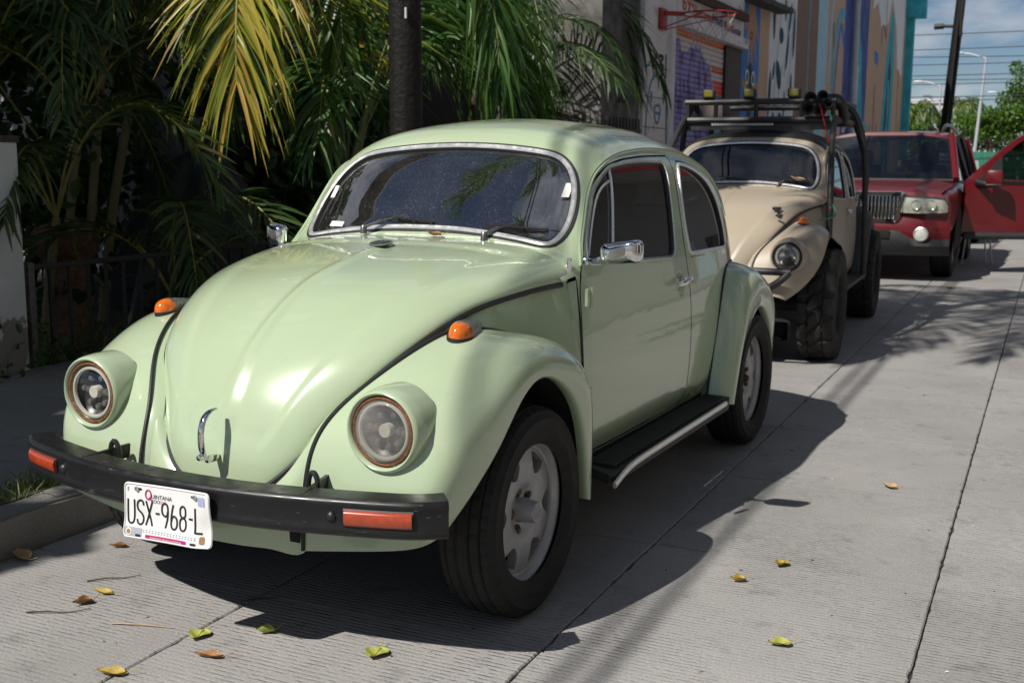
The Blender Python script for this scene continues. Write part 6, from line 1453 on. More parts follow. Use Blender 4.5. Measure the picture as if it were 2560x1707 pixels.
# tall coconut palm leaning over the street (its fronds throw the feathered shadow on the road)
tp = thing('tall_coconut_palm', 'tall coconut palm leaning out over the street above the cars', 'palm tree', (-4.6, -2.0, .12))
limb(tp, [(0, 0, 0), (.8, 1.0, 2.6), (1.9, 2.6, 5.4), (2.7, 3.8, 7.4)], .17, .11, M['bark'])
for i in range(15):
    a = i*2.4; R0 = 1.9+.3*math.sin(i*3.1); h = [.9, .5, .1][i % 3]; c0 = np.array([2.7, 3.8, 7.4])
    frond(tp, [tuple(c0), tuple(c0+[math.cos(a)*R0*.35, math.sin(a)*R0*.35, .5+h*.5]), tuple(c0+[math.cos(a)*R0*.8, math.sin(a)*R0*.8, .35+h*.5]), tuple(c0+[math.cos(a)*R0*1.15, math.sin(a)*R0*1.15, -.3+h*.4]), tuple(c0+[math.cos(a)*R0*1.3, math.sin(a)*R0*1.3, -1.0+h*.4])], 60, .62, .019, .8, M['frond_g'], M['stem_g'], (.4, .2), 60+i, .15)

# ---- far end of the street
def far_palm(label, loc, h, n, seed, R0=1.7):
    t = thing('far_palm', label, 'palm tree', loc, 0); limb(t, [(0, 0, 0), (.1, 0, h*.5), (.0, 0, h)], .2, .13, mat("pale_palm_trunk", (.30, .26, .21), .9, vary=.2), n=8); rs = random.Random(seed)
    for i in range(n):
        a = i*2.399; up = rs.uniform(-.6, 1.2); r = R0*rs.uniform(.8, 1.15)
        frond(t, [(0, 0, h), (math.cos(a)*r*.4, math.sin(a)*r*.4, h+.3+up*.7), (math.cos(a)*r*.8, math.sin(a)*r*.8, h+.1+up*.7), (math.cos(a)*r*1.15, math.sin(a)*r*1.15, h-.7+up*.5)], 26, .75, .045, .7, M['frond_g'], M['stem_g'], (.55, .25), seed*17+i, .1, rr=.03)
    return t
def tree(name, label, loc, blobs, n, size, ma, trunk_h, seed, cat='tree', group=None):
    t = thing(name, label, cat, loc, 0, group); limb(t, [(0, 0, 0), (.08, .05, trunk_h*.6), (0, 0, trunk_h)], .16, .08, M['bark'], n=8)
    for c, r in blobs[:4]: limb(t, [(0, 0, trunk_h*.8), tuple((np.array(c)+[0, 0, trunk_h*.8])/2), tuple(c)], .06, .02, M['bark'], 'branch', 6)
    scatter_leaves(t, [c for c, r in blobs], [r for c, r in blobs], n, size, ma, 'crown', seed, .6); return t

# dense shrubs that close off the back of the garden
for i, (lb, loc, blobs) in enumerate([('dense dark shrub at the back of the garden behind the left cane palms', (-6.3, 2.9, .12), [((0, 0, .9), 1.0), ((.2, -.9, 1.0), .9), ((-.1, .2, 2.2), 1.1), ((0, -1.0, 2.4), 1.0), ((0, -.3, 3.3), 1.1)]), ('dense dark shrub behind the black tarpaulin', (-6.8, 5.2, .12), [((0, 0, .9), 1.0), ((.3, -.9, 1.1), .9), ((.1, .3, 2.2), 1.1), ((.2, -.9, 2.4), 1.0), ((0, -.2, 3.3), 1.1)]), ('dense dark shrub behind the coconut palm', (-5.3, 6.9, .12), [((0, 0, .8), .9), ((.1, -.9, .9), .8), ((0, .5, 1.6), .8), ((0, -.6, 1.8), .8)])]):
    t = thing('garden_shrub', lb, 'shrub', loc, 0, 'shrubs in the dark garden'); limb(t, [(0, 0, 0), (.05, 0, 1.0), (0, 0, 2.0)], .06, .03, M['bark'], 'stem', 7)
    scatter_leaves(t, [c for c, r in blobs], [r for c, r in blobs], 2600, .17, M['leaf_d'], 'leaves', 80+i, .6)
# ------------------------------------------------------------------ far end: trees, lamps, fence
far_palm('dense round-headed palm at the end of the street beside the mural building', (-8.95, 75, 0), 4.1, 22, 3, 1.5)
far_palm('thin scraggy palm right of the leaning pole at the end of the street', (-6.4, 80, 0), 4.6, 12, 5, 1.4)
tree('far_tree', 'bright green bushy tree below the round-headed palm', (-6.9, 58, 0), [((0, 0, 2.6), .9), ((-.9, .3, 2.3), .8), ((.9, 0, 2.2), .8), ((.4, -.2, 3.0), .6), ((-1.6, 0, 1.9), .7)], 1500, .22, M['leaf_l'], 1.8, 31)
tree('far_tree', 'tall leafy tree cut by the right edge of the picture', (-2.6, 78, 0), [((-.9, 0, 5.4), 1.0), ((-.2, 0, 6.3), 1.1), ((.8, 0, 5.6), 1.4), ((-.2, 0, 4.6), 1.0), ((-.75, .2, 7.4), .55), ((1.6, 0, 7.2), 1.4), ((2.6, 0, 5.2), 1.6)], 3200, .24, M['leaf_l'], 4.2, 32)
tree('far_tree', 'broad flat-topped tree with a dark underside behind the red car door', (-4.3, 74, 0), [((0, 0, 4.0), 1.0), ((-1.4, .2, 3.7), .9), ((1.3, 0, 4.1), 1.1), ((2.4, 0, 3.9), 1.2), ((-.5, 0, 3.4), .9), ((3.6, 0, 4.0), 1.2), ((.8, 0, 3.3), .8)], 3400, .24, M['leaf_l'], 2.9, 33)
tree('far_tree', 'dark low tree behind the thin palm at the end of the street', (-7.6, 84, 0), [((0, 0, 2.8), 1.1), ((1.4, 0, 2.9), 1.1), ((-1.3, 0, 2.5), 1.0), ((2.9, 0, 2.9), 1.2), ((4.6, 0, 2.7), 1.2)], 2200, .26, M['leaf_d'], 1.6, 34)
t = thing('mesh_fence', 'green mesh fence across the end of the street', 'fence', (-4.2, 64, 0)); M['gfence'] = mat("green_mesh", (.02, .15, .10), .7, vary=.2)
for i in range(12):
    mb = MB(); mb.box((-4.4+i*.8, 0, 1.05), (.05, .05, 2.1)); mb.build('fence_post', M['gfence'], t, smooth=False)
for i in range(11):
    mb = MB(); mb.box((-4.0+i*.8, .02, 1.0), (.74, .02, 1.9)); mb.build('mesh_panel', M['gfence'], t, smooth=False)
M['far_white'] = mat("far_white_wall", (.62, .62, .62), .9); 
t = thing('far_house', 'small white building far behind the round-headed palm', 'building', (-14.2, 100, 0)); mb = MB(); mb.box((0, 0, 3.1), (9, 6, 6.2)); mb.build('wall', M['far_white'], t, smooth=False)
mb = MB(); mb.box((0, 0, 6.3), (9.4, 6.4, .3)); mb.build('roof', M['far_white'], t, smooth=False)
for i in range(5): mb = MB(); mb.box((-3.2+i*1.6, -3.02, 3.9), (.8, .05, 1.0)); w = mb.build('window', M['sideglass'], t, smooth=False)
M['galv'] = mat("galvanised_steel", (.52, .53, .55), .5, metal=.4)
def lamp(label, loc, h, arm, drop=.0, lean=0.0):
    t = thing('street_lamp', label, 'street lamp', loc, 0, 'white street lamps at the end of the street'); mb = MB(); mb.tube([(0, 0, 0), (lean*.5, 0, h*.5), (lean, 0, h)], [.11, .09, .06], 8); mb.build('pole', M['galv'], t)
    mb = MB(); mb.tube([(lean, 0, h-.05), (lean+arm*.6, 0, h+.25), (lean+arm, 0, h+.32)], .045, 6); mb.build('arm', M['galv'], t)
    mb = MB(); mb.box((lean+arm, 0, h+.30), (.7, .3, .14), bev=.04); mb.build('lamp_head', M['galv'], t)
lamp('lamp with a long arm left of the leaning pole', (-8.7, 85, 0), 6.8, -1.5); lamp('short lamp post nearest the mural building corner', (-9.3, 86, 0), 5.8, -.35); lamp('tall slanting lamp post right of the leaning pole', (-4.85, 70, 0), 7.4, -1.6, lean=.4); lamp('most distant lamp with its head bent left, near the right edge', (-5.2, 95, 0), 6.5, -.9)

# ---- poles and cables
M['creosote'] = mat("tarred_wood", (.008, .007, .0065), .58, vary=.5, vscale=22, bump=.7, bscale=38, rvary=.15, spec=.25)
t = thing('utility_pole', 'thick tar-black wooden pole behind the green car roof', 'utility pole', (-1.47, 2.76, .12))
n_ = 40; z_ = np.linspace(0, 8.6, 60); a_ = np.linspace(0, 2*np.pi, n_+1)[:-1]; rs = np.random.RandomState(6)
Rr = .098-.0025*z_[:, None]+rs.normal(0, .0016, (60, n_))+.003*np.sin(3*a_+z_[:, None]*.7)
mb = MB(); mb.grid(np.stack([Rr*np.cos(a_), Rr*np.sin(a_), np.repeat(z_[:, None], n_, 1)], -1), wrap=True); mb.build('pole', M['creosote'], t)
mb = MB(); mb.box((.06, -.085, 2.05), (.012, .01, .06)); mb.build('metal_tag', M['galv'], t)
mb = MB(); mb.box((0, 0, 8.0), (1.7, .09, .11)); mb.build('crossarm', M['creosote'], t)
FP = np.array([-2.28, 33.6, 0.0])
t = thing('utility_pole', 'dark leaning pole with a lamp stub against the sky', 'utility pole', tuple(FP)); mb = MB(); mb.tube([(0, 0, 0), (.22, 0, 4.0), (.50, 0, 9.0)], [.165, .145, .115], 16); mb.build('pole', M['creosote'], t)
mb = MB(); mb.tube([(.26, 0, 5.30), (-.10, 0, 5.32)], .05, 10); mb.tube([(-.10, 0, 5.32), (-.36, 0, 5.31)], .085, 10); mb.build('lamp_stub', M['iron'], t)
mb = MB(); mb.tube([(.40, -.12, 5.0), (.38, -.16, 5.6), (.44, -.14, 6.4)], .05, 8); mb.build('cable_loop', M['iron'], t)
mb = MB(); mb.tube([(.12, -.2, 1.0), (.30, -.2, 5.0), (.46, -.2, 8.5)], .022, 6); mb.build('riser_cable', M['iron'], t)
M['cable'] = mat("black_cable", (.015, .015, .016), .6)
def cable(label, p, q, sag, r, group='overhead cables'):
    p, q = np.array(p), np.array(q); s = np.linspace(0, 1, 40)[:, None]; P = p+(q-p)*s; P[:, 2] -= (sag*4*s*(1-s))[:, 0]
    mb = MB(); mb.tube(P, r, 6); o = mb.build('cable', M['cable'], None); tag(o, label, 'cable', group)
near = np.array([-1.47, 2.76]); 
cable('lower thick cable bundle running along the street between the poles', (near[0]-.10, near[1], 6.6), (FP[0]+.4, FP[1], 7.2), .5, .021); cable('upper thick cable bundle running along the street between the poles', (near[0]-.35, near[1], 7.0), (FP[0]+.4, FP[1], 7.6), .45, .020)
cable('lower thick cable bundle from the tarred pole back past the camera', (near[0]-.10, near[1], 6.6), (-.2, -30, 6.8), .4, .021); cable('upper thick cable bundle from the tarred pole back past the camera', (near[0]-.35, near[1], 7.0), (-.45, -30, 7.2), .4, .020)
cable('slack cable from the leaning pole up to the mural building corner', (FP[0]+.45, FP[1], 7.15), st(BA, 39.0, 8.2), .55, .022); cable('second slack cable from the leaning pole to the mural building corner', (FP[0]+.45, FP[1], 7.3), st(BA, 38.9, 8.4), .45, .018)
cable('third slack cable from the leaning pole to the mural building', (FP[0]+.45, FP[1], 7.4), st(BA, 38.0, 8.5), .25, .018)
cable('cable slanting down from the leaning pole to the right', (FP[0]+.45, FP[1], 7.3), (6.5, 36, 5.9), .2, .020); cable('upper cable slanting down from the leaning pole to the right', (FP[0]+.45, FP[1], 7.9), (8.5, 40, 5.6), .2, .016)
for i, (z, z2, lb) in enumerate([(7.8, 8.0, 'highest'), (7.05, 7.3, 'second highest'), (6.9, 6.6, 'third highest'), (6.35, 6.5, 'fourth highest'), (5.8, 6.0, 'fifth highest'), (5.75, 5.55, 'sixth highest'), (5.35, 5.6, 'seventh highest'), (4.75, 4.95, 'lowest but one'), (4.45, 4.9, 'lowest')]):
    cable('%s of the thin level cables crossing the sky at the street end' % lb, (-16, 58, z), (10, 60, z2), .22, .022, 'thin cables across the street end')

# ------------------------------------------------------------------ beige off-road beetle
def beige_beetle():
    pm = paint("matt_beige", (0.37, 0.315, 0.24), coat=0.15, rough=0.42, dirt=0.3, coat_r=0.3); pw = paint("matt_beige_wing", (0.37, 0.315, 0.24), coat=0.15, rough=0.42, dirt=0.3, coat_r=0.3, under=True)
    dk = mat("matt_black_paint", (.022, .022, .024), .5, vary=.2, vscale=12)
    root = thing('parked_car', 'beige rounded off-road car with roof rack and knobbly tyres behind the green one', 'car', (-.204, 4.962, .092), .069)
    P = beetle_shell(root, pm, 'darkscreen')
    # dark roof skin just above the shell
    yy, vv_ = np.meshgrid(np.linspace(.885, 2.25, 40), np.linspace(.645, 1.0, 24), indexing='ij'); uvr = np.stack([yy.ravel(), vv_.ravel()], 1)
    tr_ = [q for i in range(39) for j in range(23) for q in ((i*24+j, (i+1)*24+j, (i+1)*24+j+1), (i*24+j, (i+1)*24+j+1, i*24+j+1))]
    surf_obj('roof_skin', uvr, np.array(tr_), body, dk, root, off=.004, both=True)
    CI = [(.572, .16, .820), (.540, .02, .850), (.508, -.130, .860), (.412, -.350, .762), (.318, -.480, .635), (.298, -.540, .50), (.300, -.560, .40)]
    CA2 = [(.640, .165, .812), (.640, .02, .838), (.628, -.165, .832), (.585, -.365, .740), (.540, -.462, .635), (.500, -.520, .50), (.45, -.545, .39)]
    CS = [(.690, .170, .782), (.700, .02, .800), (.702, -.175, .776), (.690, -.325, .680), (.655, -.430, .575), (.590, -.495, .470), (.51, -.535, .375)]
    CL = [(.712, .165, .735), (.728, .01, .752), (.735, -.15, .722), (.728, -.285, .625), (.690, -.395, .525), (.618, -.470, .435), (.53, -.52, .365)]
    for sx in (1, -1):
        f = wing_obj('front_wing', [CI, CA2, CS, CL], pw, root, sx)
        bead = curve(CI, 60)*[sx, 1, 1]+[sx*.002, -.002, .002]; mb = MB(); mb.tube(bead, .006, 8); mb.build('wing_beading', M['rubber'], f)
        fl = MB(); g0 = curve([(.735, -.02, .760), (.735, .10, .745), (.735, .22, .690), (.735, .32, .600), (.735, .38, .50)], 20); g1 = g0+np.array([.06, .0, -.055]); g2 = g0+np.array([-.12, .01, .065]); gi = g0+np.array([-.16, .02, .0])
        fl.grid(np.stack([gi, g2, g0+[-.05, .005, .045], g0, g1], 1)*[sx, 1, 1]); fl.build('wing_flare', dk, f, angle=60)
        r = wing_obj('rear_wing', [np.array(RF_I), np.array(RF_A), np.array(RF_S), np.array(RF_L)+[0, 0, .04]], dk, root, sx)
        for yc in (0, 2.4):
            w = bpy.data.objects.new('wheel', None); link(w); w.parent = root; w.location = (sx*.70, yc, .293); w.rotation_euler = (0, 0, 0 if sx > 0 else math.pi)
            tyre_mesh(.385, .195, .235, 'mud', 180).build('tyre', M['mudtyre'], w, angle=24)
            q = MB(); q.lathe([(.085, .205), (.092, .198), (.085, .185), (.05, .175), (.02, .165), (.03, .09), (.06, .07), (.06, 0)], 40); q.build('rim', dk, w)
        headlight2(root, (.5293, -.498, .648), sx, pm)
        ind = MB(); 
        indicator(root, (.565*sx, -.125, .848), sx, old=False)
        mb = MB(); mb.box((sx*.715, 1.2, .33), (.13, 1.45, .03), bev=.01); mb.build('running_board', dk, root)
        # cage tubes
        for nm, pts in (('cage_tube', [(.585, 1.04, 1.60), (.600, .82, 1.45), (.635, .58, 1.18), (.655, .47, .96), (.66, .45, .70)]), ('cage_tube', [(.58, 1.35, 1.72), (.66, 1.45, 1.66), (.735, 1.56, 1.45), (.765, 1.66, 1.0), (.775, 1.72, .35)]), ('cage_tube', [(.56, 1.9, 1.70), (.62, 2.1, 1.55), (.70, 2.3, 1.15), (.66, 2.45, .95)])):
            mb = MB(); mb.tube(curve(np.array(pts)*[sx, 1, 1], 30), .024, 10); mb.build(nm, dk, root)
    # roof rack
    rk = MB(); zt, zb, hw, y0, y1 = 1.725, 1.585, .585, 1.04, 2.15
    rect = lambda z: [(-hw, y0, z), (hw, y0, z), (hw, y1, z), (-hw, y1, z), (-hw, y0, z)]
    for z, rr in ((zt, .024), (zb, .026)):
        p = rect(z)
        for a, bb in zip(p[:-1], p[1:]): rk.tube([a, bb], rr, 8)
    rko = rk.build('roof_rack', dk, root)
    posts = [(x, y0) for x in (-.565, -.34, -.02, .33, .565)]+[(s*hw, y) for s in (-1, 1) for y in (1.4, 1.78, 2.15)]
    for x, y in posts: mb = MB(); mb.tube([(x, y, zb), (x, y, zt)], .018, 8); mb.build('rack_post', dk, rko)
    for i in range(9): mb = MB(); mb.box((0, y0+.08+i*.125, zb), (1.14, .03, .012)); mb.build('rack_slat', dk, rko, smooth=False)
    mb = MB(); mb.box((0, y0+.02, zb-.035), (1.14, .03, .085)); mb.build('rack_beam', dk, rko, smooth=False)
    M['yl'] = mat("yellow_lamp_lens", (.22, .19, .02), .3, vary=.25, vscale=80, coat=.5)
    for x in (-.395, -.075, .270):
        mb = MB(); mb.box((x, y0-.005, zt+.062), (.100, .06, .075), bev=.014); mb.tube([(x, y0, zt), (x, y0, zt+.04)], .012, 6); lo = mb.build('work_light', dk, rko); mb = MB(); mb.box((x, y0-.037, zt+.064), (.070, .008, .050), bev=.003); mb.build('lamp_lens', M['yl'], lo)
    mb = MB(); mb.box((-.10, .93, 1.545), (.50, .035, .026), bev=.006); lb = mb.build('light_bar', dk, root)
    for i in range(22): mb = MB(); mb.box((-.33+i*.022, .911, 1.546), (.014, .006, .014)); mb.build('light_cell', M['galv'], lb, smooth=False)
    for hx, hz, hr in ((.385, 1.665, .050), (.475, 1.655, .052), (.400, 1.745, .046), (.490, 1.760, .040), (.53, 1.70, .036)):
        mb = MB(); mb.lathe([(0, hr), (.03, hr*.7), (.08, hr*.35), (.22, hr*.25), (.22, 0)], 20, (hx, y0-.06, hz), axis='y'); mb.lathe([(-.004, hr), (.004, hr*1.06), (.006, hr)], 20, (hx, y0-.06, hz), axis='y'); mb.build('air_horn', mat("dull_horn", (.12, .12, .13), .35, metal=.7), rko)
    for pts, col in (([(.47, 1.0, 1.70), (.50, .98, 1.60), (.54, .90, 1.50), (.62, .72, 1.30)], (.45, .03, .04)), ([(.55, 1.02, 1.62), (.58, .95, 1.52), (.62, .75, 1.36)], (.02, .20, .16)), ([(.640, .46, 1.0), (.69, .45, .93), (.70, .38, .88), (.62, .25, .86)], (.02, .22, .15)), ([(.60, .46, 1.02), (.655, .47, .98), (.66, .44, .93)], (.40, .05, .06))):
        mb = MB(); mb.tube(curve(pts, 20), .006, 6); mb.build('wire', mat("wire", col, .5), root)
    mb = MB(); mb.tube(curve([(.50, 1.1, 1.74), (.58, 1.15, 1.74), (.61, 1.25, 1.66), (.60, 1.38, 1.58)], 20), .038, 10); mb.tube(curve([(.45, 1.3, 1.68), (.55, 1.4, 1.72), (.60, 1.6, 1.62)], 20), .03, 8); mb.build('strapped_bag', dk, rko)
    mb = MB(); mb.box((-.46, 1.5, 1.66), (.22, .3, .16), bev=.04); mb.build('tool_box', M['jamb'], rko)
    # tube bumper
    mb = MB(); mb.tube([(-.58, -.64, .56), (.58, -.64, .56)], .024, 10); mb.tube(curve([(.57, -.64, .56), (.50, -.655, .49), (.36, -.66, .43), (0, -.665, .41), (-.36, -.66, .43), (-.50, -.655, .49), (-.57, -.64, .56)], 40), .024, 10); mb.build('tube_bumper', dk, root)
    # bonnet latch and wipers
    mb = MB(); mb.box((.40, -.20, .935), (.022, .10, .02), bev=.004); mb.box((.388, -.155, .95), (.06, .022, .018), bev=.004); mb.box((.425, -.262, .905), (.05, .016, .016), bev=.004); mb.build('bonnet_latch', M['black'], P['bonnet'])
    wiper(P['ws'], (.262, .535, 1.090), (.345, .615, 1.135), (.245, .575, 1.125), (.520, .625, 1.105)); wiper(P['ws'], (-.235, .525, 1.098), (-.10, .60, 1.155), (-.165, .575, 1.140), (.075, .585, 1.118))
    mb = MB(); mb.box((-.02, .33, 1.082), (.09, .035, .008), bev=.002); mb.build('bonnet_vent', M['black'], P['bonnet'])
    interior(root)
    for yy in (0, 2.4): ax = MB(); ax.tube([(-.6, yy, .29), (.6, yy, .29)], .06, 10); ax.box((0, yy+.1, .30), (.5, .5, .14)); ax.build('axle', M['under'], root)
    return root
M['mudtyre'] = mat("dusty_tyre", (.022, .021, .02), .75, vary=.5, vscale=14, bump=.2, bscale=90, spec=.3)
def headlight2(root, c, sx, pm):
    c = np.array(c)*[sx, 1, 1]; mb = MB(); mb.lathe([(.10, .122), (.03, .118), (.002, .108), (-.004, .100), (.004, .094), (.03, .092)], 56, c, axis='y'); h = mb.build('headlight', pm, root, angle=50)
    q = MB(); a = np.linspace(0, 2*np.pi, 57)[:-1]; q.tube(np.stack([c[0]+.091*np.cos(a), np.full(56, c[1]-.003), c[2]+.091*np.sin(a)], 1), .006, 8, closed=True); q.build('black_rim', M['black'], h)
    q = MB(); q.lathe([(.055, 0), (.05, .04), (.03, .07), (.008, .087)], 40, c, axis='y'); q.build('reflector', M['chrome'], h)
    for a0, a1 in ((100, 220), (-40, 60)):
        q = MB(); a = np.radians(np.linspace(a0, a1, 20)); q.tube(np.stack([c[0]+.070*np.cos(a), np.full(20, c[1]+.004), c[2]+.070*np.sin(a)], 1), .0085, 8); q.build('light_arc', M['lamp_ring'], h)
    q = MB(); q.lathe([(.04, .034), (.012, .034), (-.002, .026), (-.008, 0)], 24, c+[0, 0, -.035], axis='y'); q.build('projector', M['reflector'], h)
    q = MB(); q.lathe([(-.002, .087), (-.010, .079), (-.018, .060), (-.024, .03), (-.025, 0)], 40, c, axis='y'); q.build('lens', M['lens_clear'], h)
beige_beetle()

# ------------------------------------------------------------------ red SUV with its door open
def se_section(hw, z0, z1, n=36, p=5.0, tilt=0.0):
    a = np.linspace(0, 2*np.pi, n+1)[:-1]; c, s = np.cos(a), np.sin(a); x = np.sign(c)*np.abs(c)**(2/p)*hw; z = np.sign(s)*np.abs(s)**(2/p)*(z1-z0)/2+(z0+z1)/2
    return x, z
def suv():
    pm = paint("deep_red_enamel", (0.11, 0.003, 0.006), coat=.5, dirt=.10, rough=.35); dk = mat("grey_cladding", (.020, .020, .022), .6, vary=.2)
    root = thing('parked_suv', 'red sport utility vehicle with chrome grille and its driver door open', 'car', (-.26, 10.62, 0), RZ)
    S = [(.05, .66, .60, .92), (.10, .86, .50, 1.00), (.22, .915, .46, 1.035), (.55, .935, .44, 1.07), (1.0, .940, .42, 1.11), (1.45, .945, .42, 1.15), (2.6, .945, .42, 1.15), (4.2, .94, .44, 1.15), (4.75, .90, .48, 1.12), (4.82, .80, .55, 1.05)]
    V = []
    for y, hw, z0, z1 in cubic(np.array([q[0] for q in S]), np.array(S), np.linspace(.05, 4.82, 60)):
        x, z = se_section(hw, z0, z1, 48, 5.5); V.append(np.stack([x, np.full(48, y), z], 1))
    V = np.array(V); mb = MB(); mb.grid(V, wrap=True); mb.add(V[0], [tuple(range(48))]); mb.add(V[-1], [tuple(range(48))[::-1]]); mb.build('body', pm, root, angle=40)
    # bonnet with two raised creases
    xs = np.linspace(-.88, .88, 41); ys = np.linspace(.12, 1.42, 20); G = np.array([[(x*(1-.10*(1-(y-.12)/1.3)**2), y, 1.045+.125*((y-.12)/1.3)**.8-.045*(abs(x)/.88)**3-.07*max(0, (.28-y)/.16)**2*(y < .28)+.020*math.exp(-((abs(x)-.52-.10*y)/.05)**2)) for x in xs] for y in ys]); mb = MB(); mb.grid(G); e = G[0]; mb.grid(np.stack([e, e-[0, -.01, .06]])); bo = mb.build('bonnet', pm, root, angle=60)
    # greenhouse
    def gh(off): return [(1.30+off, .80, 1.14), (1.62, .76, 1.40), (2.0, .70, 1.68)]
    A = np.array([(-.84, 1.28, 1.15), (.84, 1.28, 1.15), (.70, 2.00, 1.70), (-.70, 2.00, 1.70)])
    rows = []
    for t in np.linspace(0, 1, 10):
        l = A[0]*(1-t)+A[3]*t; r = A[1]*(1-t)+A[2]*t; row = [l*(1-u)+r*u+np.array([0, -.10*(1-(2*u-1)**2), .02*math.sin(math.pi*t)]) for u in np.linspace(0, 1, 17)]; rows.append(row)
    rows = np.array(rows); mb = MB(); mb.grid(rows); ws = mb.build('windshield', M['darkscreen'], root, angle=80)
    for sgn, sl in ((-1, rows[:, 0]), (1, rows[:, -1])): mb = MB(); mb.tube(sl+[sgn*.03, .02, 0], .045, 8); mb.build('roof_pillar', pm, root)
    mb = MB(); mb.tube(rows[0]+[0, -.02, -.01], .022, 6); mb.build('wiper_cowl', dk, root)
    ry = np.linspace(1.95, 4.7, 20); rx = np.linspace(-1, 1, 25); G = np.array([[(x*(.75-.03*abs(y-3.2)/1.5), y, 1.735+.05*math.sin((y-1.9)/2.9*math.pi)-.07*abs(x)**4-(.05 if y > 4.5 else 0)) for x in rx] for y in ry]); mb = MB(); mb.grid(G); mb.grid(np.stack([G[0], G[0]-[0, .03, .05]])); mb.build('roof', pm, root, angle=60)
    for s in (-1, 1):
        sd = MB(); sd.add([(s*.90, 1.45, 1.14), (s*.90, 4.6, 1.14), (s*.74, 4.5, 1.68), (s*.73, 2.05, 1.68)], [(0, 1, 2, 3)]); sd.build('side_window', M['sideglass'], root, smooth=False)
        for y0, y1 in ((2.55, 2.50), (3.6, 3.55), (4.6, 4.5)): mb = MB(); mb.tube([(s*.915, y0, 1.14), (s*.75, y1, 1.70)], .035, 6); mb.build('side_pillar', pm if y0 > 4 else dk, root)
        mb = MB(); mb.tube(curve([(s*.62, 2.05, 1.76), (s*.63, 2.2, 1.815), (s*.63, 3.2, 1.84), (s*.62, 4.4, 1.79)], 24), .022, 8); mb.build('roof_rail', M['trim_dark'], root)
        # headlamp, fog lamp
        pl = [(s*.33, .86), (s*.40, .99), (s*.78, .975), (s*.89, .955), (s*.90, .80), (s*.60, .79), (s*.40, .795)]
        def front_y(x): return float(np.interp(abs(x), [0, .6, .66, .8, .86, .9, .915], [.02, .025, .035, .07, .085, .15, .2]))-.03
        pd = densify(round_poly(pl, .03, 4), .04); npd = len(pd); gx = np.array([(x, z) for x in np.arange(-.9, .9, .045) for z in np.arange(.78, 1.0, .045)]); gx = gx[inpoly(gx, pd)]; gx = np.array([p for p in gx if np.min(np.hypot(*(pd-p).T)) > .018])
        vv, ee, ff, *_ = delaunay_2d_cdt([Vector(p) for p in list(pd)+list(gx)], [(i, (i+1) % npd) for i in range(npd)], [], 1, 1e-6); uv = np.array([p[:] for p in vv])
        dist = np.array([np.min(np.hypot(*(pd-p).T)) for p in uv]); L3 = np.array([(x, front_y(x)-.012-.018*min(1, d_/.05), z) for (x, z), d_ in zip(uv, dist)])
        q = MB(); q.add(L3+[0, .030, 0], [tuple(f) for f in ff]); e3 = np.array([(x, front_y(x), z) for x, z in pd]); q.grid(np.stack([e3+[0, .06, 0], e3+[0, -.012, 0]]), wrap=True); hl = q.build('headlamp', M['hazy'], root, angle=60)
        q = MB(); q.add(L3, [tuple(f) for f in ff]); q.build('lamp_lens', M['lens_clear'], hl, angle=60)
        for k, (hx, hr) in enumerate(((.56, .055), (.72, .06))): q = MB(); q.lathe([(.06, hr*.3), (.03, hr*.8), (.012, hr)], 20, (s*hx, front_y(hx)-.024, .885), axis='y'); q.build('lamp_bowl', M['chrome'], hl)
        q = MB(); q.lathe([(.03, .082), (-.006, .080), (-.012, .068), (-.004, .066)], 28, (s*.63, .0, .555), axis='y'); fg = q.build('fog_lamp', M['trim'], root); q = MB(); q.lathe([(-.002, .066), (-.012, .04), (-.015, 0)], 24, (s*.63, .0, .555), axis='y'); q.build('fog_lens', M['hazy'], fg)
        for yc in (.98, 3.86):
            w = bpy.data.objects.new('wheel', None); link(w); w.parent = root; w.location = (s*.80, yc, .375); w.rotation_euler = (0, 0, 0 if s > 0 else math.pi)
            tyre_mesh(.375, .225, .235, 'road', 120).build('tyre', M['tyre'], w, angle=24); q = MB(); q.lathe([(.105, .232), (.112, .224), (.10, .21), (.07, .20), (.05, .08), (.08, .06), (.08, 0)], 36); q.build('rim', M['alloy'], w)
            q = MB(); a_ = np.linspace(-.2, np.pi+.2, 25); q.grid(np.stack([np.stack([np.full(25, s*x), yc+r*np.cos(a_), .375+r*np.sin(a_)], 1) for x, r in ((.955, .42), (.962, .46), (.95, .48))], 1)); q.grid(np.stack([np.stack([np.full(25, s*.957), yc+r*np.cos(a_), .375+r*np.sin(a_)], 1) for r in (.02, .425)], 1)); q.build('wheel_arch', M['under'], root)
    # lower bumper, grille
    xs = np.linspace(-.93, .93, 33); rows = []
    for z, dy in ((.76, .0), (.66, -.045), (.56, -.055), (.47, -.03)): rows.append([(x, .02+.16*(abs(x)/.93)**3+dy, z) for x in xs])
    mb = MB(); mb.grid(np.array(rows)); mb.build('front_bumper', pm, root, angle=60)
    rows = []
    for k, (z, dy) in enumerate(((.60, -.050), (.52, -.075), (.42, -.06), (.33, .0), (.30, .10))): rows.append([(x, .02+.17*(abs(x)/.93)**3+dy, z-(.10*smooth01(np.array(abs(x)), .38, .55) if k < 2 else 0)) for x in xs])
    mb = MB(); mb.grid(np.array(rows)); mb.build('lower_cladding', dk, root, angle=60)
    mb = MB(); mb.box((0, -.052, .545), (.60, .02, .10), bev=.01); mb.build('lower_intake', M['under'], root)
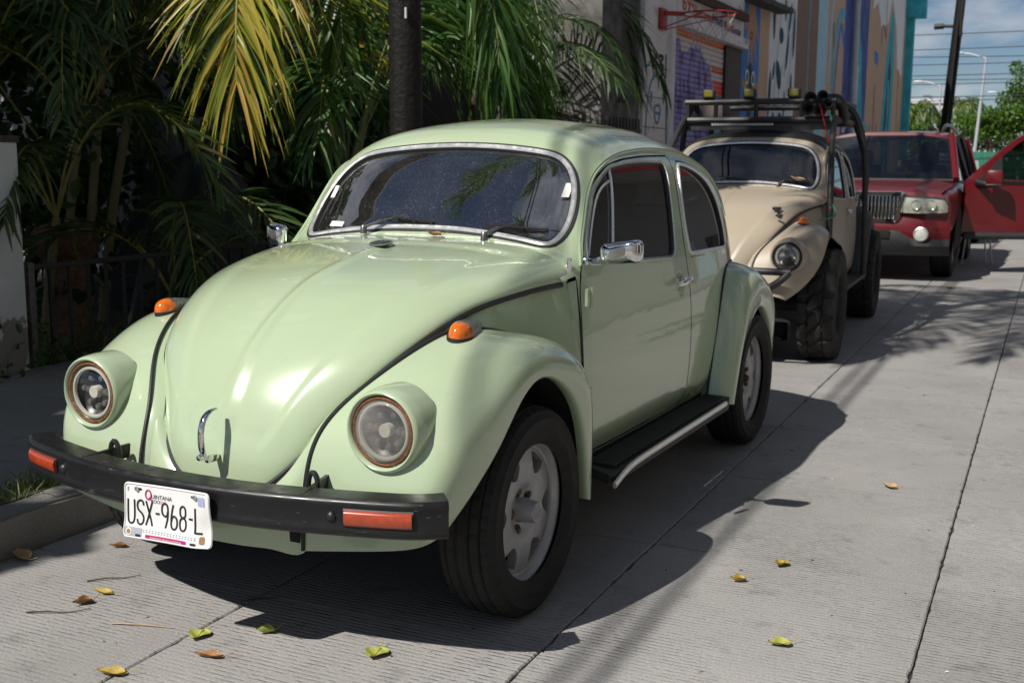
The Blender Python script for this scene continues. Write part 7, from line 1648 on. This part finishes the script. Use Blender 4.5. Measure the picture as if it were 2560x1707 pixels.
    q = MB(); fr = np.array(rrect(.78, .30, .03, 5)); fr[:, 0] *= 1+.10*(fr[:, 1]/.15); fr = fr+[0, .85]; F3 = np.array([(x, .03*(abs(x)/.4)**2-.035, z) for x, z in fr]); q.tube(F3, 1.0, closed=True, up=(0, -1, 0), prof=[(-.034, -.05), (.034, -.05), (.034, 0), (.024, .016), (-.024, .016), (-.034, 0)]); gr = q.build('grille', M['chrome'], root)
    q = MB(); q.box((0, .005, .85), (.78, .02, .28)); q.build('grille_back', M['under'], gr, smooth=False)
    for i in range(19):
        x = -.36+i*.04
        if abs(x) < .03: continue
        q = MB(); q.box((x, -.025+.03*(abs(x)/.4)**2, .85), (.016, .03, .27), bev=.004); q.build('grille_bar', M['chrome'], gr)
    q = MB(); q.box((0, -.055, .87), (.085, .03, .24), bev=.02); q.tube([(0, -.075, .76), (0, -.075, .98)], .008, 6); q.tube([(-.03, -.075, .87), (.03, -.075, .87)], .008, 6); q.build('grille_badge', M['chrome'], gr)
    q = MB(); q.box((.02, 1.55, 1.10), (1.5, .30, .14), bev=.04); q.build('dashboard', mat("grey_dash", (.20, .22, .22), .7), root)
    for s in (-.42, .42): q = MB(); q.box((s, 2.55, .95), (.50, .18, .75), bev=.06); q.box((s, 2.6, 1.42), (.26, .12, .20), bev=.05); q.build('seat', M['seat'], root)
    q = MB(); c = np.array([.42, 1.85, 1.10]); a_ = np.linspace(0, 2*np.pi, 33)[:-1]; q.tube(np.stack([c[0]+.19*np.cos(a_), c[1]+.07*np.sin(a_), c[2]+.18*np.sin(a_)], 1), .015, 8, closed=True); q.build('steering_wheel', M['dash'], root)
    # open driver door, hinged at the front
    ang = R_(-68); hx, hy = .945, 1.50
    def dr(u, w, z): return (hx+u*math.sin(-ang)+w*math.cos(ang)*1.0, hy+u*math.cos(ang)-w*math.sin(-ang)*1.0, z)
    out = [(0.0, .50), (0.05, .43), (1.12, .43), (1.17, .60), (1.17, 1.10), (1.10, 1.62), (.98, 1.705), (.72, 1.70), (.45, 1.50), (.02, 1.12)]
    win = [(.20, 1.17), (1.10, 1.13), (1.06, 1.56), (.96, 1.645), (.72, 1.64), (.48, 1.45)]
    po = densify(round_poly(out, .06, 5), .06); pw = densify(round_poly(win, .04, 5), .06); pts = [tuple(p) for p in po]+[tuple(p) for p in pw]; n1, n2 = len(po), len(pw); ed = [(i, (i+1) % n1) for i in range(n1)]+[(n1+i, n1+(i+1) % n2) for i in range(n2)]
    vv, ee, ff, *_ = delaunay_2d_cdt([Vector(p) for p in pts], ed, [], 1, 1e-6); uv = np.array([p[:] for p in vv]); ff = [f for f in ff if not inpoly(np.array([uv[list(f)].mean(0)]), pw)[0]]
    q = MB(); bul = lambda u, z: .05*math.sin(math.pi*min(1, max(0, (z-.40)/.85)))+.0-(.10*max(0, z-1.12)/.55)
    q.add([dr(u, bul(u, z), z) for u, z in uv], ff); q.add([dr(u, bul(u, z)-.09, z) for u, z in uv], [f[::-1] for f in ff]); q.grid(np.array([[dr(u, bul(u, z), z) for u, z in po], [dr(u, bul(u, z)-.09, z) for u, z in po]]), wrap=True); q.grid(np.array([[dr(u, bul(u, z), z) for u, z in pw], [dr(u, bul(u, z)-.09, z) for u, z in pw]]), wrap=True); d = q.build('driver_door', pm, root, angle=35)
    q = MB(); q.add([dr(u, bul(u, z)-.04, z) for u, z in pw], [tuple(range(n2))]); q.build('door_window', M['door_tint'], d, smooth=False)
    q = MB(); q.tube(np.array([dr(u, bul(u, 1.14)+.012, 1.155-.045*u/1.1) for u in (.2, .6, 1.1)]), .014, 6); q.build('window_strip', M['black'], d)
    q = MB(); q.tube(np.array([dr(.03, bul(.5, .46)+.004, .47), dr(.6, bul(.6, .46)+.006, .47), dr(1.12, bul(1, .46)+.004, .47)]), .045, 8); q.build('sill_cladding', dk, d)
    q = MB(); q.tube([dr(.96, .058, .965), dr(1.02, .085, .97), dr(1.12, .085, .975), dr(1.15, .06, .975)], .018, 8); q.build('door_handle', pm, d)
    q = MB(); mc = np.array(dr(.30, .20, 1.185)); q.box(mc, (.20, .13, .185), bev=.045); mr = q.build('door_mirror', pm, d); q = MB(); q.tube([dr(.16, .02, 1.12), dr(.22, .12, 1.10), tuple(mc-[0, 0, .085])], [.05, .045, .035], 10); q.box(mc-[0, 0, .095], (.20, .12, .03), bev=.012); q.build('mirror_foot', M['black'], mr)
    return root
M['door_tint'] = glass_mat("dark_door_glass", (.06, .065, .065), dirt=.04, boost=1.2)
M['hazy'] = mat("hazy_lamp_plastic", (.50, .52, .46), .18, spec=.6, coat=.8, vary=.25, vscale=16)
suv()
# ------------------------------------------------------------------ the nearest car and its plate
GREEN, GP = green_beetle(); PLATE = licence_plate()

# ------------------------------------------------------------------ dark car behind the SUV
def dark_car():
    pm = paint("dark_blue_enamel", (.012, .015, .03), dirt=.1); t = thing('parked_car', 'dark blue car glimpsed between the red vehicle and its open door', 'car', (-.55, 17.4, 0), RZ)
    S = np.array([(0, .70, .35, .70), (.15, .84, .30, .82), (.9, .88, .28, .95), (1.3, .89, .28, 1.0), (3.6, .89, .28, 1.02), (4.3, .85, .30, .98), (4.5, .74, .38, .85)]); V = []
    for y, hw, z0, z1 in cubic(S[:, 0], S, np.linspace(0, 4.5, 40)): x, z = se_section(hw, z0, z1, 40, 4.5); V.append(np.stack([x, np.full(40, y), z], 1))
    V = np.array(V); mb = MB(); mb.grid(V, wrap=True); mb.add(V[0], [tuple(range(40))]); mb.add(V[-1], [tuple(range(40))[::-1]]); mb.build('body', pm, t, angle=40)
    S = np.array([(1.25, .74, .98), (1.9, .66, 1.42), (2.2, .64, 1.50), (3.2, .64, 1.50), (3.7, .66, 1.35), (4.2, .70, 1.0)]); rows = []
    for y, hw, zt in cubic(S[:, 0], S, np.linspace(1.25, 4.2, 24)): rows.append([(u*hw*(1-.0*abs(u)), y, .95+(zt-.95)*(1-abs(u)**6)) for u in np.linspace(-1.12, 1.12, 25).clip(-1, 1)])
    mb = MB(); mb.grid(np.array(rows)); g = mb.build('cabin', pm, t, angle=50)
    mb = MB(); mb.add([(-.62, 1.42, 1.06), (.62, 1.42, 1.06), (.56, 1.84, 1.40), (-.56, 1.84, 1.40)], [(0, 1, 2, 3)]); mb.v[-1][:, 1] -= .02; mb.build('windshield', M['sideglass'], t, smooth=False)
    for s in (-1, 1):
        mb = MB(); mb.add([(s*.70, 1.9, 1.06), (s*.70, 3.5, 1.06), (s*.665, 3.3, 1.40), (s*.665, 2.1, 1.40)], [(0, 1, 2, 3)]); mb.build('side_window', M['sideglass'], t, smooth=False)
        mb = MB(); mb.box((s*.62, .06, .66), (.32, .10, .12), bev=.03); mb.build('headlamp', M['hazy'], t)
        for yc in (.85, 3.55): w = bpy.data.objects.new('wheel', None); link(w); w.parent = t; w.location = (s*.80, yc, .315); w.rotation_euler = (0, 0, 0 if s > 0 else math.pi); tyre_mesh(.315, .20, .19, 'road', 72).build('tyre', M['tyre'], w); q = MB(); q.lathe([(.09, .205), (.07, .19), (.05, .06), (.07, 0)], 24); q.build('rim', M['alloy'], w)
dark_car()

# ------------------------------------------------------------------ stool behind the open door
t = thing('metal_stool', 'stool with thin metal legs showing under the open red door', 'stool', (.66, 13.85, 0), .3)
for i, (x, y) in enumerate(((-.17, -.15), (.17, -.15), (-.17, .17), (.17, .17))):
    mb = MB(); mb.tube([(x*1.15, y*1.15, 0), (x*.85, y*.85, .44)], .012, 8); mb.lathe([(0, .018), (.03, .016)], 8, (x*1.15, y*1.15, 0), axis='z'); mb.build('leg', M['galv'], t)
mb = MB(); mb.box((0, 0, .455), (.34, .34, .035), bev=.012); mb.build('seat', M['jamb'], t)

# ------------------------------------------------------------------ driver sitting in the SUV
def skin_mesh(name, joints, edges, ma, parent, sub=2, root=0):
    me = bpy.data.meshes.new(name); me.from_pydata([j[:3] for j in joints], edges, []); o = bpy.data.objects.new(name, me); link(o)
    md = o.modifiers.new("skin", 'SKIN'); sd = o.modifiers.new("smooth", 'SUBSURF'); sd.levels = sub; sd.render_levels = sub
    sk = me.skin_vertices[0].data if me.skin_vertices else None
    if sk is None:
        bm = bmesh.new(); bm.from_mesh(me); bm.verts.layers.skin.verify(); bm.to_mesh(me); bm.free(); sk = me.skin_vertices[0].data
    for i, j in enumerate(joints): r = j[3]; sk[i].radius = (r, r) if np.isscalar(r) else r; sk[i].use_root = i == root
    dg = bpy.context.evaluated_depsgraph_get(); m2 = bpy.data.meshes.new_from_object(o.evaluated_get(dg)); bpy.data.objects.remove(o)
    m2.materials.clear(); m2.materials.append(ma); m2.polygons.foreach_set("use_smooth", [True]*len(m2.polygons)); q = bpy.data.objects.new(name, m2); link(q); q.parent = parent; return q
def person():
    t = thing('person', 'driver in a dark shirt sitting in the red vehicle with one arm on the wheel', 'person', (-.26, 10.62, 0), RZ)
    sk = mat("skin", (.36, .20, .13), .55, vary=.08, vscale=20); sh = mat("dark_shirt", (.03, .03, .035), .85); tr = mat("dark_trousers", (.03, .03, .04), .85); hr = mat("grey_hair", (.22, .21, .20), .8)
    J = [(.42, 2.42, .80, .13), (.42, 2.42, 1.00, .13), (.42, 2.40, 1.18, .135), (.42, 2.38, 1.29, .06), (.42, 2.36, 1.36, .055), (.42, 2.345, 1.43, .082), (.42, 2.345, 1.50, .088), (.42, 2.35, 1.56, .06),
         (.25, 2.38, 1.24, .058), (.20, 2.20, 1.06, .046), (.24, 1.98, 1.16, .038), (.28, 1.84, 1.22, .028), (.29, 1.79, 1.235, .030),
         (.60, 2.38, 1.24, .058), (.70, 2.22, 1.06, .046), (.68, 2.02, 1.12, .038), (.60, 1.90, 1.17, .028), (.58, 1.86, 1.18, .030),
         (.32, 2.36, .74, .09), (.32, 1.95, .78, .075), (.32, 1.75, .46, .05), (.32, 1.62, .42, .04), (.52, 2.36, .74, .09), (.52, 1.95, .78, .075), (.52, 1.75, .46, .05), (.52, 1.62, .42, .04), (.42, 2.255, 1.455, .018)]
    E = [(0, 1), (1, 2), (2, 3), (3, 4), (4, 5), (5, 6), (6, 7), (2, 8), (8, 9), (9, 10), (10, 11), (11, 12), (2, 13), (13, 14), (14, 15), (15, 16), (16, 17), (0, 18), (18, 19), (19, 20), (20, 21), (0, 22), (22, 23), (23, 24), (24, 25), (5, 26)]
    for hb, hx, sx in ((12, .29, 1), (17, .58, -1)):
        b0 = np.array(J[hb][:3])
        for k, (dx, L_) in enumerate(((-.026, .055), (-.009, .065), (.009, .062), (.025, .050))):
            n = len(J); J += [tuple(b0+[dx, -.03, .004])+(.0095,), tuple(b0+[dx*1.1, -.03-L_*.6, -.006])+(.0088,), tuple(b0+[dx*1.1, -.03-L_*.8, -.030])+(.008,)]; E += [(hb, n), (n, n+1), (n+1, n+2)]
        n = len(J); J += [tuple(b0+[sx*.035, -.005, -.008])+(.010,), tuple(b0+[sx*.050, -.035, -.020])+(.009,)]; E += [(hb, n), (n, n+1)]
    body_ = skin_mesh('body', J, E, sk, t)
    shirt = skin_mesh('shirt', [(.42, 2.42, .78, .150), (.42, 2.42, 1.0, .150), (.42, 2.40, 1.18, .155), (.42, 2.385, 1.27, .075), (.25, 2.38, 1.24, .072), (.205, 2.25, 1.10, .062), (.60, 2.38, 1.24, .072), (.69, 2.26, 1.10, .062)], [(0, 1), (1, 2), (2, 3), (2, 4), (4, 5), (2, 6), (6, 7)], sh, body_, 2)
    skin_mesh('trousers', [(.42, 2.42, .78, .145), (.32, 2.36, .74, .105), (.32, 1.95, .78, .09), (.32, 1.77, .50, .062), (.52, 2.36, .74, .105), (.52, 1.95, .78, .09), (.52, 1.77, .50, .062)], [(0, 1), (1, 2), (2, 3), (0, 4), (4, 5), (5, 6)], tr, body_, 2)
    mb = MB(); a_ = np.linspace(0, 2*np.pi, 17)[:-1]; mb.grid(np.array([[(.42+.094*math.cos(u)*k, 2.365+.105*math.sin(u)*k, z) for u in a_] for z, k in ((1.46, 1.0), (1.53, 1.0), (1.58, .8), (1.61, .45), (1.62, .02))]), wrap=True); mb.build('hair', hr, body_)
    for s in (-1, 1):
        mb = MB(); mb.lathe([(-.012, .004), (0, .011), (.012, .004)], 10, (.42+s*.033, 2.268, 1.478), axis='y'); mb.build('eye', M['paper'], body_); mb = MB(); mb.box((.42+s*.094, 2.35, 1.465), (.018, .035, .055), bev=.008); mb.build('ear', sk, body_)
    mb = MB(); mb.box((.42, 2.268, 1.412), (.045, .012, .010), bev=.004); mb.build('mouth', mat("lips", (.25, .09, .07), .5), body_)
person()

# ------------------------------------------------------------------ houses across the street (seen mirrored in the paint and the glass)
M['opp_white'] = mat("opposite_white_wall", (.42, .42, .41), .9, vary=.03, vscale=2); M['opp_red'] = mat("red_sign_band", (.33, .02, .02), .6)
t = thing('opposite_house', 'white house with a barred gate across the street, mirrored in the car windows', 'house', st(9.0, 2.5, .1), RZ)
mb = MB(); mb.box((1.2, 0, 3.4), (5.0, 9.0, 6.8)); mb.build('wall', M['opp_white'], t, smooth=False)
mb = MB(); mb.box((-1.31, -.9, 1.4), (.03, 3.2, 2.6)); mb.build('gate_back', M['iron_worn'], t, smooth=False); mb = MB(); mb.box((-1.38, -.9, .75), (.04, 3.2, .5)); mb.build('red_band', M['opp_red'], t, smooth=False)
for i in range(20): mb = MB(); mb.box((-1.42, -2.4+i*.158, 1.5), (.03, .03, 2.8)); mb.build('gate_bar', M['iron'], t, smooth=False)
for y in (2.4, 3.6): mb = MB(); mb.box((-1.31, y, 3.7), (.03, .9, 1.2)); mb.build('window', M['sideglass'], t, smooth=False)
t = thing('opposite_shop', 'tall white building with barred balconies across the street, mirrored in the doors', 'building', st(9.0, 23.0, .1), RZ); mb = MB(); mb.box((1.2, 0, 5.2), (5.0, 29.0, 10.4)); mb.build('wall', M['opp_white'], t, smooth=False)
mb = MB(); mb.box((-1.75, 0, 4.4), (.9, 27.0, .16)); mb.build('balcony', M['opp_white'], t, smooth=False); mb = MB(); mb.box((-2.21, 0, 4.45), (.04, 27.0, .45)); mb.build('red_band', M['opp_red'], t, smooth=False)
for i in range(110): mb = MB(); mb.box((-2.18, -13.2+i*.24, 5.9), (.03, .03, 2.8)); mb.build('balcony_bar', M['iron'], t, smooth=False)
for i in range(7): mb = MB(); mb.box((-1.31, -11.3+i*3.7, 6.0), (.03, 1.5, 2.4)); mb.build('balcony_door', M['iron_worn'], t, smooth=False)
for i in range(7): mb = MB(); mb.box((-1.31, -11.3+i*3.7, 8.8), (.03, 1.2, 1.2)); mb.build('window', M['sideglass'], t, smooth=False)
for i in range(3): mb = MB(); mb.box((-1.31, -3.4+i*3.3, 1.4), (.03, 2.2, 2.4)); mb.build('shutter', M['m_lblue'] if i == 1 else M['jamb'], t, smooth=False)
tree('street_tree', 'leafy street tree across the road, mirrored in the rear side window', (6.9, 7.6, .1), [((0, 0, 3.6), 1.4), ((.4, 1.2, 3.2), 1.2), ((0, -1.1, 3.3), 1.2), ((0, .2, 4.8), 1.3)], 2600, .24, M['leaf_d'], 2.6, 51)
t = thing('opposite_house', 'tall beige house across the street behind the photographer', 'house', st(9.0, -9.5, .1), RZ); mb = MB(); mb.box((1.2, 0, 3.2), (5.0, 12.0, 6.4)); mb.build('wall', mat("opposite_beige_wall", (.36, .30, .23), .9, vary=.08, vscale=2), t, smooth=False)
for i in range(4): mb = MB(); mb.box((-1.31, -4.4+i*2.6, 3.9), (.03, 1.0, 1.3)); mb.build('window', M['sideglass'], t, smooth=False)

# ------------------------------------------------------------------ fallen leaves and litter
def leaf_surface(name, cols):
    m = mat(name, cols[0], .55, col2=cols[1], vscale=38, spec=.4, bump=.2, bscale=120); return m
LM = {'green': leaf_surface("fallen_green", [(.30, .33, .06), (.42, .43, .10)]), 'yellow': leaf_surface("fallen_yellow", [(.34, .22, .03), (.44, .33, .07)]), 'brown': leaf_surface("fallen_brown", [(.20, .09, .03), (.34, .17, .06)]), 'tan': leaf_surface("fallen_tan", [(.33, .21, .10), (.46, .32, .17)])}
def fallen_leaf(label, loc, L_, wd, kind, rz, curl, tip=0.0, seed=0, stem=True):
    t = thing('fallen_leaf', label, 'leaf', loc, rz, 'fallen leaves'); rs = np.random.RandomState(seed); n, k = 15, 9; u = np.linspace(0, 1, n); v = np.linspace(-1, 1, k)
    w = wd*np.sin(np.pi*u**.72)**.8*(1-.25*u)
    G = np.array([[(v_*w_*(1-.25*curl*abs(v_)), (u_-.5)*L_, .004+.004*abs(v_)+curl*w_*.9*v_**2+tip*L_*(u_-.3)**2+.002*math.sin(9*u_+4*v_)) for v_ in v] for u_, w_ in zip(u, w)])
    mb = MB(); mb.grid(G); mb.build('blade', LM[kind], t, angle=None)
    mb = MB(); P = G[:, k//2]+[0, 0, .0012]; mb.tube(P[:-1], np.linspace(.0011, .0005, n-1), 5)
    if stem: mb.tube(np.array([P[0], P[0]+[.003, -L_*.22, .006], P[0]+[.008, -L_*.42, .014]]), .0011, 5)
    mb.build('rib', LM['yellow' if kind == 'green' else kind], t)
FL = [('rounded yellow-green leaf on the road joint in front of the plate', (-0.045, -0.609, 0), .075, .036, 'green', 3.4, .10, .2), ('small half-folded green leaf between two rounded leaves', (0.111, -0.501, 0), .055, .022, 'green', 2.4, .7, .5), ('rounded yellow-green leaf standing nearest below the front wheel', (0.473, -0.475, 0), .080, .038, 'green', 3.3, .12, .25),
      ('curled orange-brown leaf in front of the yellow-green leaf', (0.076, -0.702, 0), .080, .020, 'brown', 1.9, .55, .2), ('bright yellow leaf at the bottom edge of the picture', (-0.076, -0.905, 0), .078, .024, 'yellow', 2.0, .45, .3), ('flat tan-orange leaf left of the plate shadow', (-0.542, -0.497, 0), .075, .018, 'yellow', 1.6, .25, .2),
      ('curled olive leaf below the flat tan one', (-0.524, -0.592, 0), .060, .022, 'brown', 2.7, .8, .3), ('large crumpled tan leaf beside the kerb', (-1.030, -0.400, 0), .105, .036, 'tan', 1.4, .6, .5), ('small dark brown curled leaf between kerb and plate', (-0.819, -0.163, 0), .060, .014, 'brown', 2.2, .9, .3),
      ('yellow leaf with a dark underside lying out in the road', (1.289, 0.758, 0), .070, .026, 'yellow', 2.9, .35, .5), ('small brown-tipped leaf in the cable shadow', (1.202, 0.546, 0), .055, .022, 'yellow', 2.3, .7, .5), ('orange leaf lying furthest out in the road', (1.459, 1.915, 0), .065, .030, 'tan', 1.2, .3, .4), ('green and yellow leaf near the lower right of the road', (1.446, 0.117, 0), .068, .030, 'green', 2.2, .3, .3), ('tiny yellow leaf in the palm shadow beyond the off-road tyres', (0.748, 10.270, 0), .10, .05, 'yellow', 1.0, .3, .2)]
for i, f in enumerate(FL):
    fallen_leaf(*f[:8], seed=i)
fallen_leaf('dry brown leaf caught at the foot of the green car windshield', (.07, .515, 1.086), .075, .020, 'brown', 1.3, .5, .3, 40)
fallen_leaf('crumpled orange leaf on the wiper of the beige car', (.16, 5.53, 1.215), .12, .035, 'tan', 1.2, .6, .5, 41)
M['twig'] = mat("dry_twig", (.06, .04, .025), .9, vary=.4, vscale=60)
for i, (lb, pts) in enumerate([('thin forked twig on the road left of the plate shadow', [(-.66, -.45, .004), (-.61, -.40, .007), (-.58, -.375, .004), (-.545, -.33, .006)]), ('longer bent twig near the left edge of the road', [(-.62, -.72, .004), (-.56, -.69, .007), (-.51, -.66, .004), (-.47, -.61, .006)]), ('pale dry stalk in front of the twigs', [(-.33, -.66, .004), (-.27, -.64, .007), (-.20, -.615, .005), (-.15, -.60, .004)]), ('short dark twig at the edge of the bumper shadow', [(-.10, -.33, .004), (-.06, -.30, .006), (-.03, -.27, .004)])]):
    mb = MB(); mb.tube(curve(pts, 14), np.linspace(.0026, .0012, 14), 5); o = mb.build('twig', M['twig'] if i != 2 else LM['tan'], None); tag(o, lb, 'twig', 'twigs on the road')
rs = np.random.RandomState(77); n = 420; P = np.stack([rs.uniform(-1.0, 4.0, n), rs.uniform(-1.6, 7.0, n), np.full(n, .002)], 1); keep = rs.rand(n) < np.where(P[:, 0] < .2, 1.0, .55); P = P[keep]; n = len(P); mb = MB()
for p in P:
    a = rs.uniform(0, 6.28); l = rs.uniform(.003, .010); w = l*rs.uniform(.3, .9); c, s_ = math.cos(a), math.sin(a); h = rs.uniform(.001, .004)
    mb.add([(p[0]+c*l, p[1]+s_*l, .001), (p[0]-s_*w, p[1]+c*w, .001+h), (p[0]-c*l, p[1]-s_*l, .0015), (p[0]+s_*w, p[1]-c*w, .001+h)], [(0, 1, 2, 3)], mi=int(rs.randint(3)))
g = mb.build('litter', [M['twig'], LM['brown'], mat("pale_grit", (.55, .53, .5), .9)], None, smooth=False); tag(g, 'specks of dry leaf and pale grit scattered on the road', 'litter', kind='stuff')
